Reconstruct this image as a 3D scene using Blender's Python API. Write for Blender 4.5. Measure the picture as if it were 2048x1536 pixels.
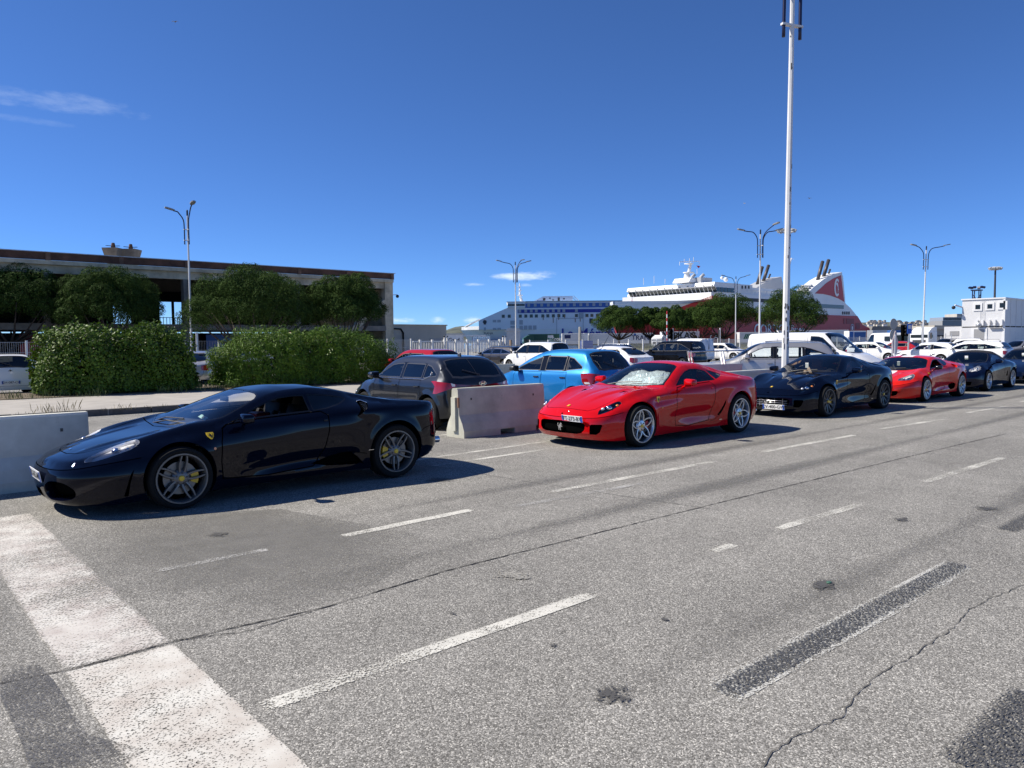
import bpy, bmesh, math, random
import numpy as np
from mathutils import Vector, Matrix
from mathutils.geometry import delaunay_2d_cdt
for o in list(bpy.data.objects): bpy.data.objects.remove(o)
scene = bpy.context.scene
COL = scene.collection
rad = math.radians

# ---------------------------------------------------------------- camera
# world: X runs along the traffic lanes, Y across them, Z up; the photographer stands at the origin
CAM_F, CAM_A, CAM_PITCH, CAM_ROLL, CAM_H = 1503.0, rad(48.65), math.atan(84 / 1503.0), rad(-0.55), 1.70
_U = np.array([0, 0, 1.0]); _f0 = np.array([math.cos(CAM_A), math.sin(CAM_A), 0]); _r0 = np.array([math.sin(CAM_A), -math.cos(CAM_A), 0])
_FW = _f0 * math.cos(CAM_PITCH) - _U * math.sin(CAM_PITCH); _u0 = _f0 * math.sin(CAM_PITCH) + _U * math.cos(CAM_PITCH)
_R = _r0 * math.cos(CAM_ROLL) + _u0 * math.sin(CAM_ROLL); _UP = _u0 * math.cos(CAM_ROLL) - _r0 * math.sin(CAM_ROLL)
cd = bpy.data.cameras.new('camera'); cam = bpy.data.objects.new('camera', cd); COL.objects.link(cam)
cd.sensor_width = 36; cd.lens = CAM_F / 2048 * 36; cd.clip_start = 0.1; cd.clip_end = 20000
m = Matrix.Identity(4)
for i in range(3):
    m[i][0], m[i][1], m[i][2] = _R[i], _UP[i], -_FW[i]
m[2][3] = CAM_H
cam.matrix_world = m; scene.camera = cam

# ---------------------------------------------------------------- sky, sun, exposure
SUN_EL, SUN_AZ = rad(46.8), rad(134.5)
world = bpy.data.worlds.new('World'); scene.world = world; world.use_nodes = True
def build_world():
    nt = world.node_tree; N = nt.nodes; N.clear(); L = nt.links
    out = N.new('ShaderNodeOutputWorld'); bg = N.new('ShaderNodeBackground'); L.new(bg.outputs[0], out.inputs[0])
    sky = N.new('ShaderNodeTexSky'); sky.sky_type = 'NISHITA'; sky.sun_disc = False
    sky.sun_elevation = SUN_EL; sky.sun_rotation = math.pi / 2 - SUN_AZ
    sky.air_density = 1.0; sky.dust_density = 0.0; sky.ozone_density = 10.0; sky.altitude = 4000
    bg.inputs['Strength'].default_value = 0.080
    tint = N.new('ShaderNodeMix'); tint.data_type = 'RGBA'; tint.blend_type = 'MULTIPLY'; tint.inputs['Factor'].default_value = 1; L.new(sky.outputs[0], tint.inputs['A']); tint.inputs['B'].default_value = (1.0, 1.17, 1.36, 1)
    # thin wisps and far cumulus: white masses in the sky dome at given bearings, one shared noise breaks their edges
    tc = N.new('ShaderNodeTexCoord'); nrm = N.new('ShaderNodeVectorMath'); nrm.operation = 'NORMALIZE'; L.new(tc.outputs['Generated'], nrm.inputs[0])
    def math2(op, a, b):
        q = N.new('ShaderNodeMath'); q.operation = op
        for k, s in enumerate((a, b)):
            if isinstance(s, (int, float)): q.inputs[k].default_value = s
            else: L.new(s, q.inputs[k])
        return q.outputs[0]
    def dot(v):
        q = N.new('ShaderNodeVectorMath'); q.operation = 'DOT_PRODUCT'; L.new(nrm.outputs[0], q.inputs[0]); q.inputs[1].default_value = v; return q.outputs['Value']
    mp = N.new('ShaderNodeMapping'); mp.inputs['Scale'].default_value = (1, 1, 3.2); L.new(nrm.outputs[0], mp.inputs[0])
    nz = N.new('ShaderNodeTexNoise'); nz.inputs['Scale'].default_value = 26; nz.inputs['Detail'].default_value = 4; nz.inputs['Roughness'].default_value = 0.62; L.new(mp.outputs[0], nz.inputs['Vector'])
    ns = math2('MULTIPLY', math2('SUBTRACT', nz.outputs[0], 0.55), 3.0); fac = None
    for px, py, wid, hei, amt in CLOUDS:
        c = _FW * CAM_F + _R * (px - 1024) - _UP * (py - 768); c = c / np.linalg.norm(c); rt = np.array([c[1], -c[0], 0]); rt /= np.linalg.norm(rt); up = np.cross(rt, c); n_ = math.hypot(math.hypot(px - 1024, py - 768), CAM_F)
        u = math2('DIVIDE', dot(rt), wid / n_); v = math2('DIVIDE', dot(up), hei / n_); r2 = math2('ADD', math2('MULTIPLY', u, u), math2('MULTIPLY', v, v)); e = math2('ADD', math2('SUBTRACT', 1.0, r2), ns)
        mr = N.new('ShaderNodeMapRange'); mr.interpolation_type = 'SMOOTHSTEP'; L.new(e, mr.inputs['Value']); mr.inputs['From Min'].default_value = 0.0; mr.inputs['From Max'].default_value = 1.4; mr.inputs['To Max'].default_value = amt
        f = math2('MULTIPLY', mr.outputs[0], math2('GREATER_THAN', dot(c), 0.0)); fac = f if fac is None else math2('MAXIMUM', fac, f)
    mx = N.new('ShaderNodeMix'); mx.data_type = 'RGBA'; L.new(fac, mx.inputs['Factor']); L.new(tint.outputs['Result'], mx.inputs['A']); mx.inputs['B'].default_value = (9.5, 10.5, 11.6, 1)
    L.new(mx.outputs['Result'], bg.inputs[0])
CLOUDS = [(95, 200, 200, 22, 0.14), (40, 237, 120, 9, 0.08), (1045, 551, 74, 11, 0.75), (950, 569, 30, 5, 0.5), (1050, 571, 18, 5, 0.45), (940, 639, 30, 10, 0.85), (875, 641, 22, 8, 0.7), (800, 641, 40, 8, 0.7)]
build_world()
sd = bpy.data.lights.new('sun', 'SUN'); sun = bpy.data.objects.new('sun', sd); COL.objects.link(sun)
sd.energy = 4.8; sd.angle = rad(0.53); sd.color = (1.0, 0.935, 0.83)
sun.rotation_euler = Vector((math.cos(SUN_AZ) * math.cos(SUN_EL), math.sin(SUN_AZ) * math.cos(SUN_EL), math.sin(SUN_EL))).to_track_quat('Z', 'Y').to_euler()
sun.location = (0, 0, 60)
vs = scene.view_settings; vs.view_transform = 'Standard'; vs.look = 'None'; vs.exposure = 0.46; vs.gamma = 1.0; vs.use_curve_mapping = False
scene.render.resolution_x, scene.render.resolution_y = 1024, 768
scene.cycles.max_bounces = 8; scene.cycles.transparent_max_bounces = 16

# ---------------------------------------------------------------- pixel -> place helpers (photograph pixels, 2048 x 1536)
def _ray(px, py): return _FW * CAM_F + _R * (px - 1024) - _UP * (py - 768)
def G(px, py, z=0.0):
    d = _ray(px, py); p = d * ((z - CAM_H) / d[2]); return np.array([p[0], p[1], z])
def D(px, py, dep):
    p = _ray(px, py) / CAM_F * dep; return np.array([p[0], p[1], p[2] + CAM_H])
def PY(px, py, Y):
    d = _ray(px, py); p = d * (Y / d[1]); return np.array([p[0], p[1], p[2] + CAM_H])
# ---------------------------------------------------------------- materials
MATS = {}
def pbr(name, col, rough=0.5, metal=0.0, coat=0.0, spec=0.5, noise=None, bump=None, emit=None, coat_rough=0.03, trans=0.0, flake=None):
    """noise=(scale, amount[, detail]) multiplies the colour; bump=(scale, strength, distance)"""
    if name in MATS: return MATS[name]
    mt = bpy.data.materials.new(name); mt.use_nodes = True; nt = mt.node_tree; N = nt.nodes; L = nt.links
    b = N['Principled BSDF']; b.inputs['Base Color'].default_value = (*col, 1); b.inputs['Roughness'].default_value = rough
    b.inputs['Metallic'].default_value = metal; b.inputs['Specular IOR Level'].default_value = spec
    if coat: b.inputs['Coat Weight'].default_value = coat; b.inputs['Coat Roughness'].default_value = coat_rough; b.inputs['Coat IOR'].default_value = 1.38 if max(col) < .03 else 1.47
    if trans: b.inputs['Transmission Weight'].default_value = trans
    if emit: b.inputs['Emission Color'].default_value = (*emit[:3], 1); b.inputs['Emission Strength'].default_value = emit[3]
    tc = None
    if noise or bump or flake:
        tc = N.new('ShaderNodeTexCoord')
    if noise:
        n = N.new('ShaderNodeTexNoise'); n.inputs['Scale'].default_value = noise[0]; n.inputs['Detail'].default_value = noise[2] if len(noise) > 2 else 5
        n.inputs['Roughness'].default_value = 0.62
        L.new(tc.outputs['Object'], n.inputs['Vector'])
        mr = N.new('ShaderNodeMapRange'); mr.inputs['From Min'].default_value = 0.3; mr.inputs['From Max'].default_value = 0.7
        mr.inputs['To Min'].default_value = 1 - noise[1]; mr.inputs['To Max'].default_value = 1 + noise[1]; L.new(n.outputs[0], mr.inputs['Value'])
        mx = N.new('ShaderNodeMix'); mx.data_type = 'RGBA'; mx.blend_type = 'MULTIPLY'; mx.inputs['Factor'].default_value = 1
        mx.inputs['A'].default_value = (*col, 1); L.new(mr.outputs[0], mx.inputs['B']); L.new(mx.outputs['Result'], b.inputs['Base Color'])
    if bump:
        n = N.new('ShaderNodeTexNoise'); n.inputs['Scale'].default_value = bump[0]; n.inputs['Detail'].default_value = 4
        L.new(tc.outputs['Object'], n.inputs['Vector'])
        bp = N.new('ShaderNodeBump'); bp.inputs['Strength'].default_value = bump[1]; bp.inputs['Distance'].default_value = bump[2]
        L.new(n.outputs[0], bp.inputs['Height']); L.new(bp.outputs[0], b.inputs['Normal'])
    MATS[name] = mt
    return mt
def glassmat(name, tint, refl=1.0, rough=0.0):
    """thin pane: tinted see-through plus Fresnel reflection of the surroundings"""
    if name in MATS: return MATS[name]
    mt = bpy.data.materials.new(name); mt.use_nodes = True; nt = mt.node_tree; N = nt.nodes; L = nt.links
    N.remove(N['Principled BSDF']); out = [n for n in N if n.type == 'OUTPUT_MATERIAL'][0]
    t = N.new('ShaderNodeBsdfTransparent'); t.inputs[0].default_value = (*tint, 1)
    g = N.new('ShaderNodeBsdfGlossy'); g.inputs['Roughness'].default_value = rough; g.inputs[0].default_value = (refl, refl, refl, 1)
    fr = N.new('ShaderNodeFresnel'); fr.inputs['IOR'].default_value = 1.65
    mx = N.new('ShaderNodeMixShader'); L.new(fr.outputs[0], mx.inputs[0]); L.new(t.outputs[0], mx.inputs[1]); L.new(g.outputs[0], mx.inputs[2]); L.new(mx.outputs[0], out.inputs[0])
    MATS[name] = mt
    return mt

# ---------------------------------------------------------------- shapes: every helper returns (verts, faces)
def box(x0, x1, y0, y1, z0, z1):
    v = [(x0, y0, z0), (x1, y0, z0), (x1, y1, z0), (x0, y1, z0), (x0, y0, z1), (x1, y0, z1), (x1, y1, z1), (x0, y1, z1)]
    return v, [(0, 3, 2, 1), (4, 5, 6, 7), (0, 1, 5, 4), (1, 2, 6, 5), (2, 3, 7, 6), (3, 0, 4, 7)]
def cbox(c, s): return box(c[0] - s[0] / 2, c[0] + s[0] / 2, c[1] - s[1] / 2, c[1] + s[1] / 2, c[2] - s[2] / 2, c[2] + s[2] / 2)
def bbox(x0, x1, y0, y1, z0, z1, b=0.02):
    """box with chamfered vertical and horizontal edges"""
    bm = bmesh.new(); v, f = box(x0, x1, y0, y1, z0, z1)
    vs_ = [bm.verts.new(p) for p in v]
    for q in f: bm.faces.new([vs_[i] for i in q])
    bmesh.ops.bevel(bm, geom=bm.edges[:], offset=b, segments=2, affect='EDGES', profile=0.6)
    bm.verts.index_update(); r = ([tuple(p.co) for p in bm.verts], [tuple(w.index for w in q.verts) for q in bm.faces]); bm.free(); return r
def prism(poly, a0, a1, axis='y'):
    """polygon (2D list) extruded along an axis: axis y -> poly is (x,z); x -> (y,z); z -> (x,y)"""
    def P(u, v, a): return {'y': (u, a, v), 'x': (a, u, v), 'z': (u, v, a)}[axis]
    n = len(poly); v = [P(u, w, a0) for u, w in poly] + [P(u, w, a1) for u, w in poly]
    f = [tuple(range(n)), tuple(range(2 * n - 1, n - 1, -1))] + [(i, i + n, (i + 1) % n + n, (i + 1) % n) for i in range(n)]
    return v, f
def lathe(prof, seg=32, axis='z', closed=False, a0=0.0, a1=2 * math.pi):
    """profile of (r, h)"""
    full = abs(a1 - a0 - 2 * math.pi) < 1e-6; n = seg if full else seg + 1; v = []
    for i in range(n):
        a = a0 + (a1 - a0) * i / seg; c, s = math.cos(a), math.sin(a)
        for r, h in prof:
            v.append({'z': (r * c, r * s, h), 'y': (r * c, h, r * s), 'x': (h, r * c, r * s)}[axis])
    k = len(prof); f = []
    for i in range(seg):
        j = (i + 1) % n
        for q in range(k - 1 + (1 if closed else 0)):
            q2 = (q + 1) % k; f.append((i * k + q, j * k + q, j * k + q2, i * k + q2))
    return v, f
def tube(path, r, seg=8, caps=True):
    """round bar along a path; r a number or one per point"""
    path = [Vector(p) for p in path]; n = len(path); rs = [r] * n if isinstance(r, (int, float)) else r; v = []; f = []
    t0 = (path[1] - path[0]).normalized(); ref = Vector((0, 0, 1)) if abs(t0.z) < 0.9 else Vector((1, 0, 0)); side = t0.cross(ref).normalized()
    for i in range(n):
        t = (path[min(i + 1, n - 1)] - path[max(i - 1, 0)]).normalized(); side = (side - t * side.dot(t)).normalized(); up = side.cross(t)
        for k in range(seg):
            a = 2 * math.pi * k / seg; v.append(tuple(path[i] + (side * math.cos(a) + up * math.sin(a)) * rs[i]))
    for i in range(n - 1):
        for k in range(seg):
            k2 = (k + 1) % seg; f.append((i * seg + k, i * seg + k2, (i + 1) * seg + k2, (i + 1) * seg + k))
    if caps: f.append(tuple(range(seg))[::-1]); f.append(tuple((n - 1) * seg + k for k in range(seg)))
    return v, f
def bar(a, b, w, h=None):
    """square bar from a to b"""
    a, b = Vector(a), Vector(b); h = h or w; t = (b - a).normalized(); ref = Vector((0, 0, 1)) if abs(t.z) < 0.95 else Vector((0, 1, 0))
    s = t.cross(ref).normalized() * w / 2; u = s.cross(t).normalized() * h / 2
    v = [tuple(p + q) for p in (a, b) for q in (s + u, s - u, -s - u, -s + u)]
    return v, [(3, 2, 1, 0), (4, 5, 6, 7)] + [(i, (i + 1) % 4, (i + 1) % 4 + 4, i + 4) for i in range(4)]
def ball(c, r, seg=12, ring=8):
    r = (r, r, r) if isinstance(r, (int, float)) else r; prof = [(math.sin(math.pi * i / ring), -math.cos(math.pi * i / ring)) for i in range(ring + 1)]
    v, f = lathe([(max(a, 1e-4), b) for a, b in prof], seg); return [(c[0] + x * r[0], c[1] + y * r[1], c[2] + z * r[2]) for x, y, z in v], f
def xf(vf, M):
    v, f = vf; return [tuple(M @ Vector(p)) for p in v], f
def mv(vf, d): return [(p[0] + d[0], p[1] + d[1], p[2] + d[2]) for p in vf[0]], vf[1]
def join(*parts):
    v = []; f = []
    for pv, pf in parts:
        o = len(v); v += list(pv); f += [tuple(i + o for i in q) for q in pf]
    return v, f
def mesh_data(name, vf, mat, smooth=False, angle=None):
    me = bpy.data.meshes.new(name); v, f = vf
    me.from_pydata([tuple(p) for p in v], [], [tuple(int(i) for i in q) for q in f]); me.update()
    for q in (mat if isinstance(mat, (list, tuple)) else [mat]): me.materials.append(q)
    bm = bmesh.new(); bm.from_mesh(me); bmesh.ops.recalc_face_normals(bm, faces=bm.faces[:]); bm.to_mesh(me); bm.free()
    if smooth:
        if angle: me.shade_smooth(); me.set_sharp_from_angle(angle=rad(angle))
        else: me.shade_smooth()
    return me
def put(name, me, parent=None, loc=(0, 0, 0), rot=(0, 0, 0)):
    o = bpy.data.objects.new(name, me); COL.objects.link(o); o.location = loc; o.rotation_euler = rot
    if parent is not None: o.parent = parent
    return o
def obj(name, vf, mat, parent=None, smooth=False, angle=None, loc=(0, 0, 0), rot=(0, 0, 0)):
    return put(name, mesh_data(name, vf, mat, smooth, angle), parent, loc, rot)
def np_mesh(name, V, F, mat, smooth=True):
    """big triangle or quad meshes straight from numpy"""
    me = bpy.data.meshes.new(name); V = np.asarray(V, np.float32); F = np.asarray(F, np.int32); k = F.shape[1]
    me.vertices.add(len(V)); me.vertices.foreach_set('co', V.ravel()); me.loops.add(F.size); me.loops.foreach_set('vertex_index', F.ravel())
    me.polygons.add(len(F)); me.polygons.foreach_set('loop_start', np.arange(0, F.size, k, dtype=np.int32)); me.polygons.foreach_set('loop_total', np.full(len(F), k, np.int32))
    for q in (mat if isinstance(mat, (list, tuple)) else [mat]): me.materials.append(q)
    me.update(); me.validate()
    if smooth: me.shade_smooth()
    return me
def thing(name, label, cat, loc=(0, 0, 0), rotz=0.0, group=None):
    o = bpy.data.objects.new(name, None); COL.objects.link(o); o.location = loc; o.rotation_euler = (0, 0, rotz); o.empty_display_size = 0.3
    return tag(o, label, cat, group)
def tag(o, label, cat, group=None):
    o['label'] = label; o['category'] = cat
    if group: o['group'] = group
    return o
def struct(o): o['kind'] = 'structure'; return o
def stuff(o): o['kind'] = 'stuff'; return o
def text_vf(s, size, depth=0.0, bold=0.0, shear=0.0, spacing=1.0):
    """flat lettering in the XZ plane, centred, reading along +X seen from -Y"""
    cu = bpy.data.curves.new('lettering', 'FONT'); cu.body = s; cu.size = size; cu.align_x = 'CENTER'; cu.align_y = 'CENTER'; cu.offset = bold; cu.extrude = depth; cu.resolution_u = 3; cu.shear = shear; cu.space_character = spacing
    o = bpy.data.objects.new('lettering', cu); COL.objects.link(o)
    me = bpy.data.meshes.new_from_object(o.evaluated_get(bpy.context.evaluated_depsgraph_get()))
    v = [(p.co.x, p.co.z * -1.0, p.co.y) for p in me.vertices]; f = [tuple(q.vertices) for q in me.polygons]
    bpy.data.objects.remove(o); bpy.data.curves.remove(cu); bpy.data.meshes.remove(me)
    return v, f
def pchip(tbl):
    """monotone cubic through (x, y) pairs"""
    t = sorted(tbl); x = np.array([a for a, _ in t], float); y = np.array([b for _, b in t], float)
    if len(x) == 1: return lambda q: np.full(np.shape(q), y[0], float)
    h = np.diff(x); s = np.diff(y) / h; d = np.zeros(len(x)); d[0], d[-1] = s[0], s[-1]
    for i in range(1, len(x) - 1):
        if s[i - 1] * s[i] > 0:
            w1, w2 = 2 * h[i] + h[i - 1], h[i] + 2 * h[i - 1]; d[i] = (w1 + w2) / (w1 / s[i - 1] + w2 / s[i])
    def fn(q):
        q = np.clip(np.asarray(q, float), x[0], x[-1]); i = np.clip(np.searchsorted(x, q) - 1, 0, len(x) - 2); hh = h[i]; t_ = (q - x[i]) / hh
        return (2 * t_**3 - 3 * t_**2 + 1) * y[i] + (t_**3 - 2 * t_**2 + t_) * hh * d[i] + (-2 * t_**3 + 3 * t_**2) * y[i + 1] + (t_**3 - t_**2) * hh * d[i + 1]
    return fn
def crom(pts, n=8, closed=False):
    """Catmull-Rom through points"""
    P = [np.array(p, float) for p in pts]; out = []; m_ = len(P)
    for i in range(m_ if closed else m_ - 1):
        p0 = P[(i - 1) % m_] if closed or i > 0 else 2 * P[0] - P[1]; p1 = P[i]; p2 = P[(i + 1) % m_]; p3 = P[(i + 2) % m_] if closed or i + 2 < m_ else 2 * P[-1] - P[-2]
        for k in range(n):
            t = k / n; out.append(0.5 * (2 * p1 + (p2 - p0) * t + (2 * p0 - 5 * p1 + 4 * p2 - p3) * t * t + (3 * p1 - p0 - 3 * p2 + p3) * t**3))
    if not closed: out.append(P[-1])
    return np.array(out)
def densify(P, step, closed=True):
    P = np.asarray(P, float); out = []; n = len(P)
    for i in range(n if closed else n - 1):
        a, b = P[i], P[(i + 1) % n]; k = max(1, int(math.ceil(np.linalg.norm(b - a) / step)))
        for j in range(k): out.append(a + (b - a) * j / k)
    if not closed: out.append(P[-1])
    return np.array(out)
def inpoly(Q, P):
    """points Q (n,2) inside polygon P (m,2)"""
    Q = np.asarray(Q); P = np.asarray(P); r = np.zeros(len(Q), bool); x, y = Q[:, 0], Q[:, 1]; j = len(P) - 1
    for i in range(len(P)):
        if P[i, 1] != P[j, 1]:
            c = ((P[i, 1] > y) != (P[j, 1] > y)) & (x < (P[j, 0] - P[i, 0]) * (y - P[i, 1]) / (P[j, 1] - P[i, 1]) + P[i, 0]); r ^= c
        j = i
    return r
def grow(P, d):
    """offset a closed polygon outwards by d (negative: inwards)"""
    P = np.asarray(P, float); a = 0.5 * np.sum(P[:, 0] * np.roll(P[:, 1], -1) - np.roll(P[:, 0], -1) * P[:, 1]); s = 1 if a > 0 else -1
    e = np.roll(P, -1, 0) - P; e /= np.maximum(np.linalg.norm(e, axis=1), 1e-9)[:, None]; n = np.stack([e[:, 1], -e[:, 0]], 1) * s
    m_ = n + np.roll(n, 1, 0); l = np.maximum(np.linalg.norm(m_, axis=1), 1e-6); m_ /= l[:, None]; c = np.maximum((m_ * n).sum(1), 0.5)
    return P + m_ * (d / c)[:, None]
# ---------------------------------------------------------------- ground, markings, kerbs
def asphalt_mat():
    mt = bpy.data.materials.new('asphalt'); mt.use_nodes = True; nt = mt.node_tree; N = nt.nodes; L = nt.links; b = N['Principled BSDF']; b.inputs['Roughness'].default_value = 0.88; b.inputs['Specular IOR Level'].default_value = 0.25
    tc = N.new('ShaderNodeTexCoord')
    v = N.new('ShaderNodeTexVoronoi'); v.inputs['Scale'].default_value = 150; L.new(tc.outputs['Object'], v.inputs['Vector'])
    hs = N.new('ShaderNodeSeparateColor'); L.new(v.outputs['Color'], hs.inputs[0])
    r1 = N.new('ShaderNodeValToRGB'); L.new(hs.outputs[0], r1.inputs[0]); e = r1.color_ramp.elements; e[0].position = 0.0; e[0].color = (.100, .095, .084, 1); e[1].position = 1.0; e[1].color = (.62, .595, .53, 1)
    for p, c in ((.25, (.158, .151, .136, 1)), (.7, (.280, .270, .245, 1)), (.9, (.42, .403, .366, 1))): q = e.new(p); q.color = c
    n1 = N.new('ShaderNodeTexNoise'); n1.inputs['Scale'].default_value = 0.35; n1.inputs['Detail'].default_value = 6; n1.inputs['Roughness'].default_value = .65; L.new(tc.outputs['Object'], n1.inputs['Vector'])
    n2 = N.new('ShaderNodeTexNoise'); n2.inputs['Scale'].default_value = 3.0; n2.inputs['Detail'].default_value = 8; n2.inputs['Roughness'].default_value = .7; L.new(tc.outputs['Object'], n2.inputs['Vector'])
    def rng(s, a, b_, lo, hi):
        m_ = N.new('ShaderNodeMapRange'); L.new(s, m_.inputs[0]); m_.inputs[1].default_value = a; m_.inputs[2].default_value = b_; m_.inputs[3].default_value = lo; m_.inputs[4].default_value = hi; return m_.outputs[0]
    def mul(a, b_):
        m_ = N.new('ShaderNodeMix'); m_.data_type = 'RGBA'; m_.blend_type = 'MULTIPLY'; m_.inputs['Factor'].default_value = 1; L.new(a, m_.inputs['A']); L.new(b_, m_.inputs['B']); return m_.outputs['Result']
    mp3 = N.new('ShaderNodeMapping'); mp3.inputs['Scale'].default_value = (.07, 1, 1); L.new(tc.outputs['Object'], mp3.inputs[0]); n3_ = N.new('ShaderNodeTexNoise'); n3_.inputs['Scale'].default_value = .9; n3_.inputs['Detail'].default_value = 4; L.new(mp3.outputs[0], n3_.inputs['Vector']); trk = mul(r1.outputs[0], rng(n3_.outputs[0], .3, .7, .86, 1.10))
    c = mul(mul(trk, rng(n1.outputs[0], .3, .7, .80, 1.15)), rng(n2.outputs[0], .25, .75, .86, 1.12)); L.new(c, b.inputs['Base Color'])
    bp = N.new('ShaderNodeBump'); bp.inputs['Strength'].default_value = .55; bp.inputs['Distance'].default_value = .004; L.new(v.outputs['Distance'], bp.inputs['Height']); bp.invert = True; L.new(bp.outputs[0], b.inputs['Normal'])
    return mt
def worn_mat(name, col, keep, scale=40, big=1.2, grain=.5, tint=None, stretch=None, edge=(.03, .18, .10), soft=.04):
    """road paint with the aggregate showing through where it has worn off; keep 0..1"""
    mt = bpy.data.materials.new(name); mt.use_nodes = True; nt = mt.node_tree; N = nt.nodes; L = nt.links; b = N['Principled BSDF']; b.inputs['Roughness'].default_value = .75; out = [n for n in N if n.type == 'OUTPUT_MATERIAL'][0]
    tc = N.new('ShaderNodeTexCoord'); mp = N.new('ShaderNodeMapping'); L.new(tc.outputs['Object'], mp.inputs[0])
    if stretch: mp.inputs['Scale'].default_value = stretch
    a = N.new('ShaderNodeTexNoise'); a.inputs['Scale'].default_value = scale; a.inputs['Detail'].default_value = 3; L.new(mp.outputs[0], a.inputs['Vector'])
    c = N.new('ShaderNodeTexNoise'); c.inputs['Scale'].default_value = big; c.inputs['Detail'].default_value = 5; L.new(mp.outputs[0], c.inputs['Vector'])
    m1 = N.new('ShaderNodeMath'); m1.operation = 'MULTIPLY_ADD'; L.new(c.outputs[0], m1.inputs[0]); m1.inputs[1].default_value = 1 - grain; 
    m2 = N.new('ShaderNodeMath'); m2.operation = 'MULTIPLY'; L.new(a.outputs[0], m2.inputs[0]); m2.inputs[1].default_value = grain; L.new(m2.outputs[0], m1.inputs[2])
    mr = N.new('ShaderNodeMapRange'); L.new(m1.outputs[0], mr.inputs[0]); t = .5 + (.5 - keep) * .42; mr.inputs[1].default_value = t - soft; mr.inputs[2].default_value = t + soft
    # paint thins out towards the rim of each marking
    sp_ = N.new('ShaderNodeSeparateXYZ'); L.new(tc.outputs['Generated'], sp_.inputs[0]); acc = None
    for ax, pw in ((0, edge[0]), (1, edge[1])):
        q1 = N.new('ShaderNodeMath'); q1.operation = 'SUBTRACT'; q1.inputs[0].default_value = 1; L.new(sp_.outputs[ax], q1.inputs[1]); q2 = N.new('ShaderNodeMath'); q2.operation = 'MINIMUM'; L.new(sp_.outputs[ax], q2.inputs[0]); L.new(q1.outputs[0], q2.inputs[1])
        q3 = N.new('ShaderNodeMapRange'); L.new(q2.outputs[0], q3.inputs[0]); q3.inputs[1].default_value = 0; q3.inputs[2].default_value = pw; q3.inputs[3].default_value = -edge[2]; q3.inputs[4].default_value = 0
        if acc is None: acc = q3.outputs[0]
        else: q4 = N.new('ShaderNodeMath'); q4.operation = 'ADD'; L.new(acc, q4.inputs[0]); L.new(q3.outputs[0], q4.inputs[1]); acc = q4.outputs[0]
    q5 = N.new('ShaderNodeMath'); q5.operation = 'ADD'; L.new(m1.outputs[0], q5.inputs[0]); L.new(acc, q5.inputs[1]); L.new(q5.outputs[0], mr.inputs[0])
    n3 = N.new('ShaderNodeTexNoise'); n3.inputs['Scale'].default_value = 5; n3.inputs['Detail'].default_value = 6; L.new(tc.outputs['Object'], n3.inputs['Vector'])
    cr = N.new('ShaderNodeValToRGB'); L.new(n3.outputs[0], cr.inputs[0]); cr.color_ramp.elements[0].position = .3; cr.color_ramp.elements[0].color = (*[q * .78 for q in (tint or col)], 1); cr.color_ramp.elements[1].position = .65; cr.color_ramp.elements[1].color = (*col, 1); L.new(cr.outputs[0], b.inputs['Base Color'])
    tr = N.new('ShaderNodeBsdfTransparent'); mx = N.new('ShaderNodeMixShader'); L.new(mr.outputs[0], mx.inputs[0]); L.new(tr.outputs[0], mx.inputs[1]); L.new(b.outputs[0], mx.inputs[2]); L.new(mx.outputs[0], out.inputs[0])
    return mt
ASPHALT = asphalt_mat()
gr = struct(obj('ground', ([(-3000, -3000, 0), (6000, -3000, 0), (6000, 9000, 0), (-3000, 9000, 0)], [(0, 1, 2, 3)]), ASPHALT))
LINE = worn_mat('lane_paint', (.64, .62, .55), .55, 95, 1.6, .6); FAINT = worn_mat('faded_lane_paint', (.46, .45, .42), .47, 95, 1.6, .6); STOP = worn_mat('stop_line_paint', (.62, .60, .54), .70, 95, .8, .60, (.60, .54, .47), edge=(.05, .002, .08)); BLACKOUT = worn_mat('masking_paint', (.060, .061, .064), .50, 120, 1.4, .85, stretch=(.35, 1, 1), edge=(.02, .22, .12), soft=.06); STAIN = worn_mat('oil_stain', (.085, .082, .077), .70, 60, 3.0, .6, edge=(.5, .5, .16)); DUST = worn_mat('pale_patch', (.34, .325, .285), .66, 60, 3.0, .5, edge=(.5, .5, .14))
def sheet(name, pts, mat, z=.004, parent=gr): return obj(name, ([(p[0], p[1], z) for p in pts], [tuple(range(len(pts)))]), mat, parent)
def dash(px0, px1, w=.11, mat=None, z=.004, name='lane_dash', y=None):
    """painted dash between two pixels on the ground, subdivided a little so its edge wanders"""
    a, b = G(*px0), G(*px1); d = (b - a)[:2]; n = np.array([-d[1], d[0]]) / np.linalg.norm(d) * w / 2; k = 9; rg = random.Random(int(px0[0])); L_ = []; R_ = []
    for i in range(k):
        t = i / (k - 1); c = a[:2] + d * t; L_.append(c + n * (1 + rg.uniform(-.10, .10))); R_.append(c - n * (1 + rg.uniform(-.10, .10)))
    return sheet(name, L_ + R_[::-1], mat or LINE, z)
for a, b in [((685, 1073), (942, 1020)), ((1098, 985), (1430, 923)), ((1520, 905), (1712, 870)), ((1760, 858), (1893, 838)), ((1932, 826), (2016, 812)), ((2036, 805), (2110, 792))]: dash(a, b, .12)
for a, b in [((527, 1416), (1187, 1188)), ((1555, 1058), (1725, 1008)), ((1845, 965), (2010, 915)), ((1428, 1103), (1468, 1090))]: dash(a, b, .115)
for a, b in [((800, 925), (1115, 880)), ((860, 933), (1160, 889)), ((770, 885), (905, 868))]: dash(a, b, .10, z=.004)
for a, b in [((310, 1143), (537, 1099)), ((1030, 1013), (1290, 966)), ((1480, 868), (1560, 856)), ((1700, 834), (1790, 820))]: dash(a, b, .10, FAINT)
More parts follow.
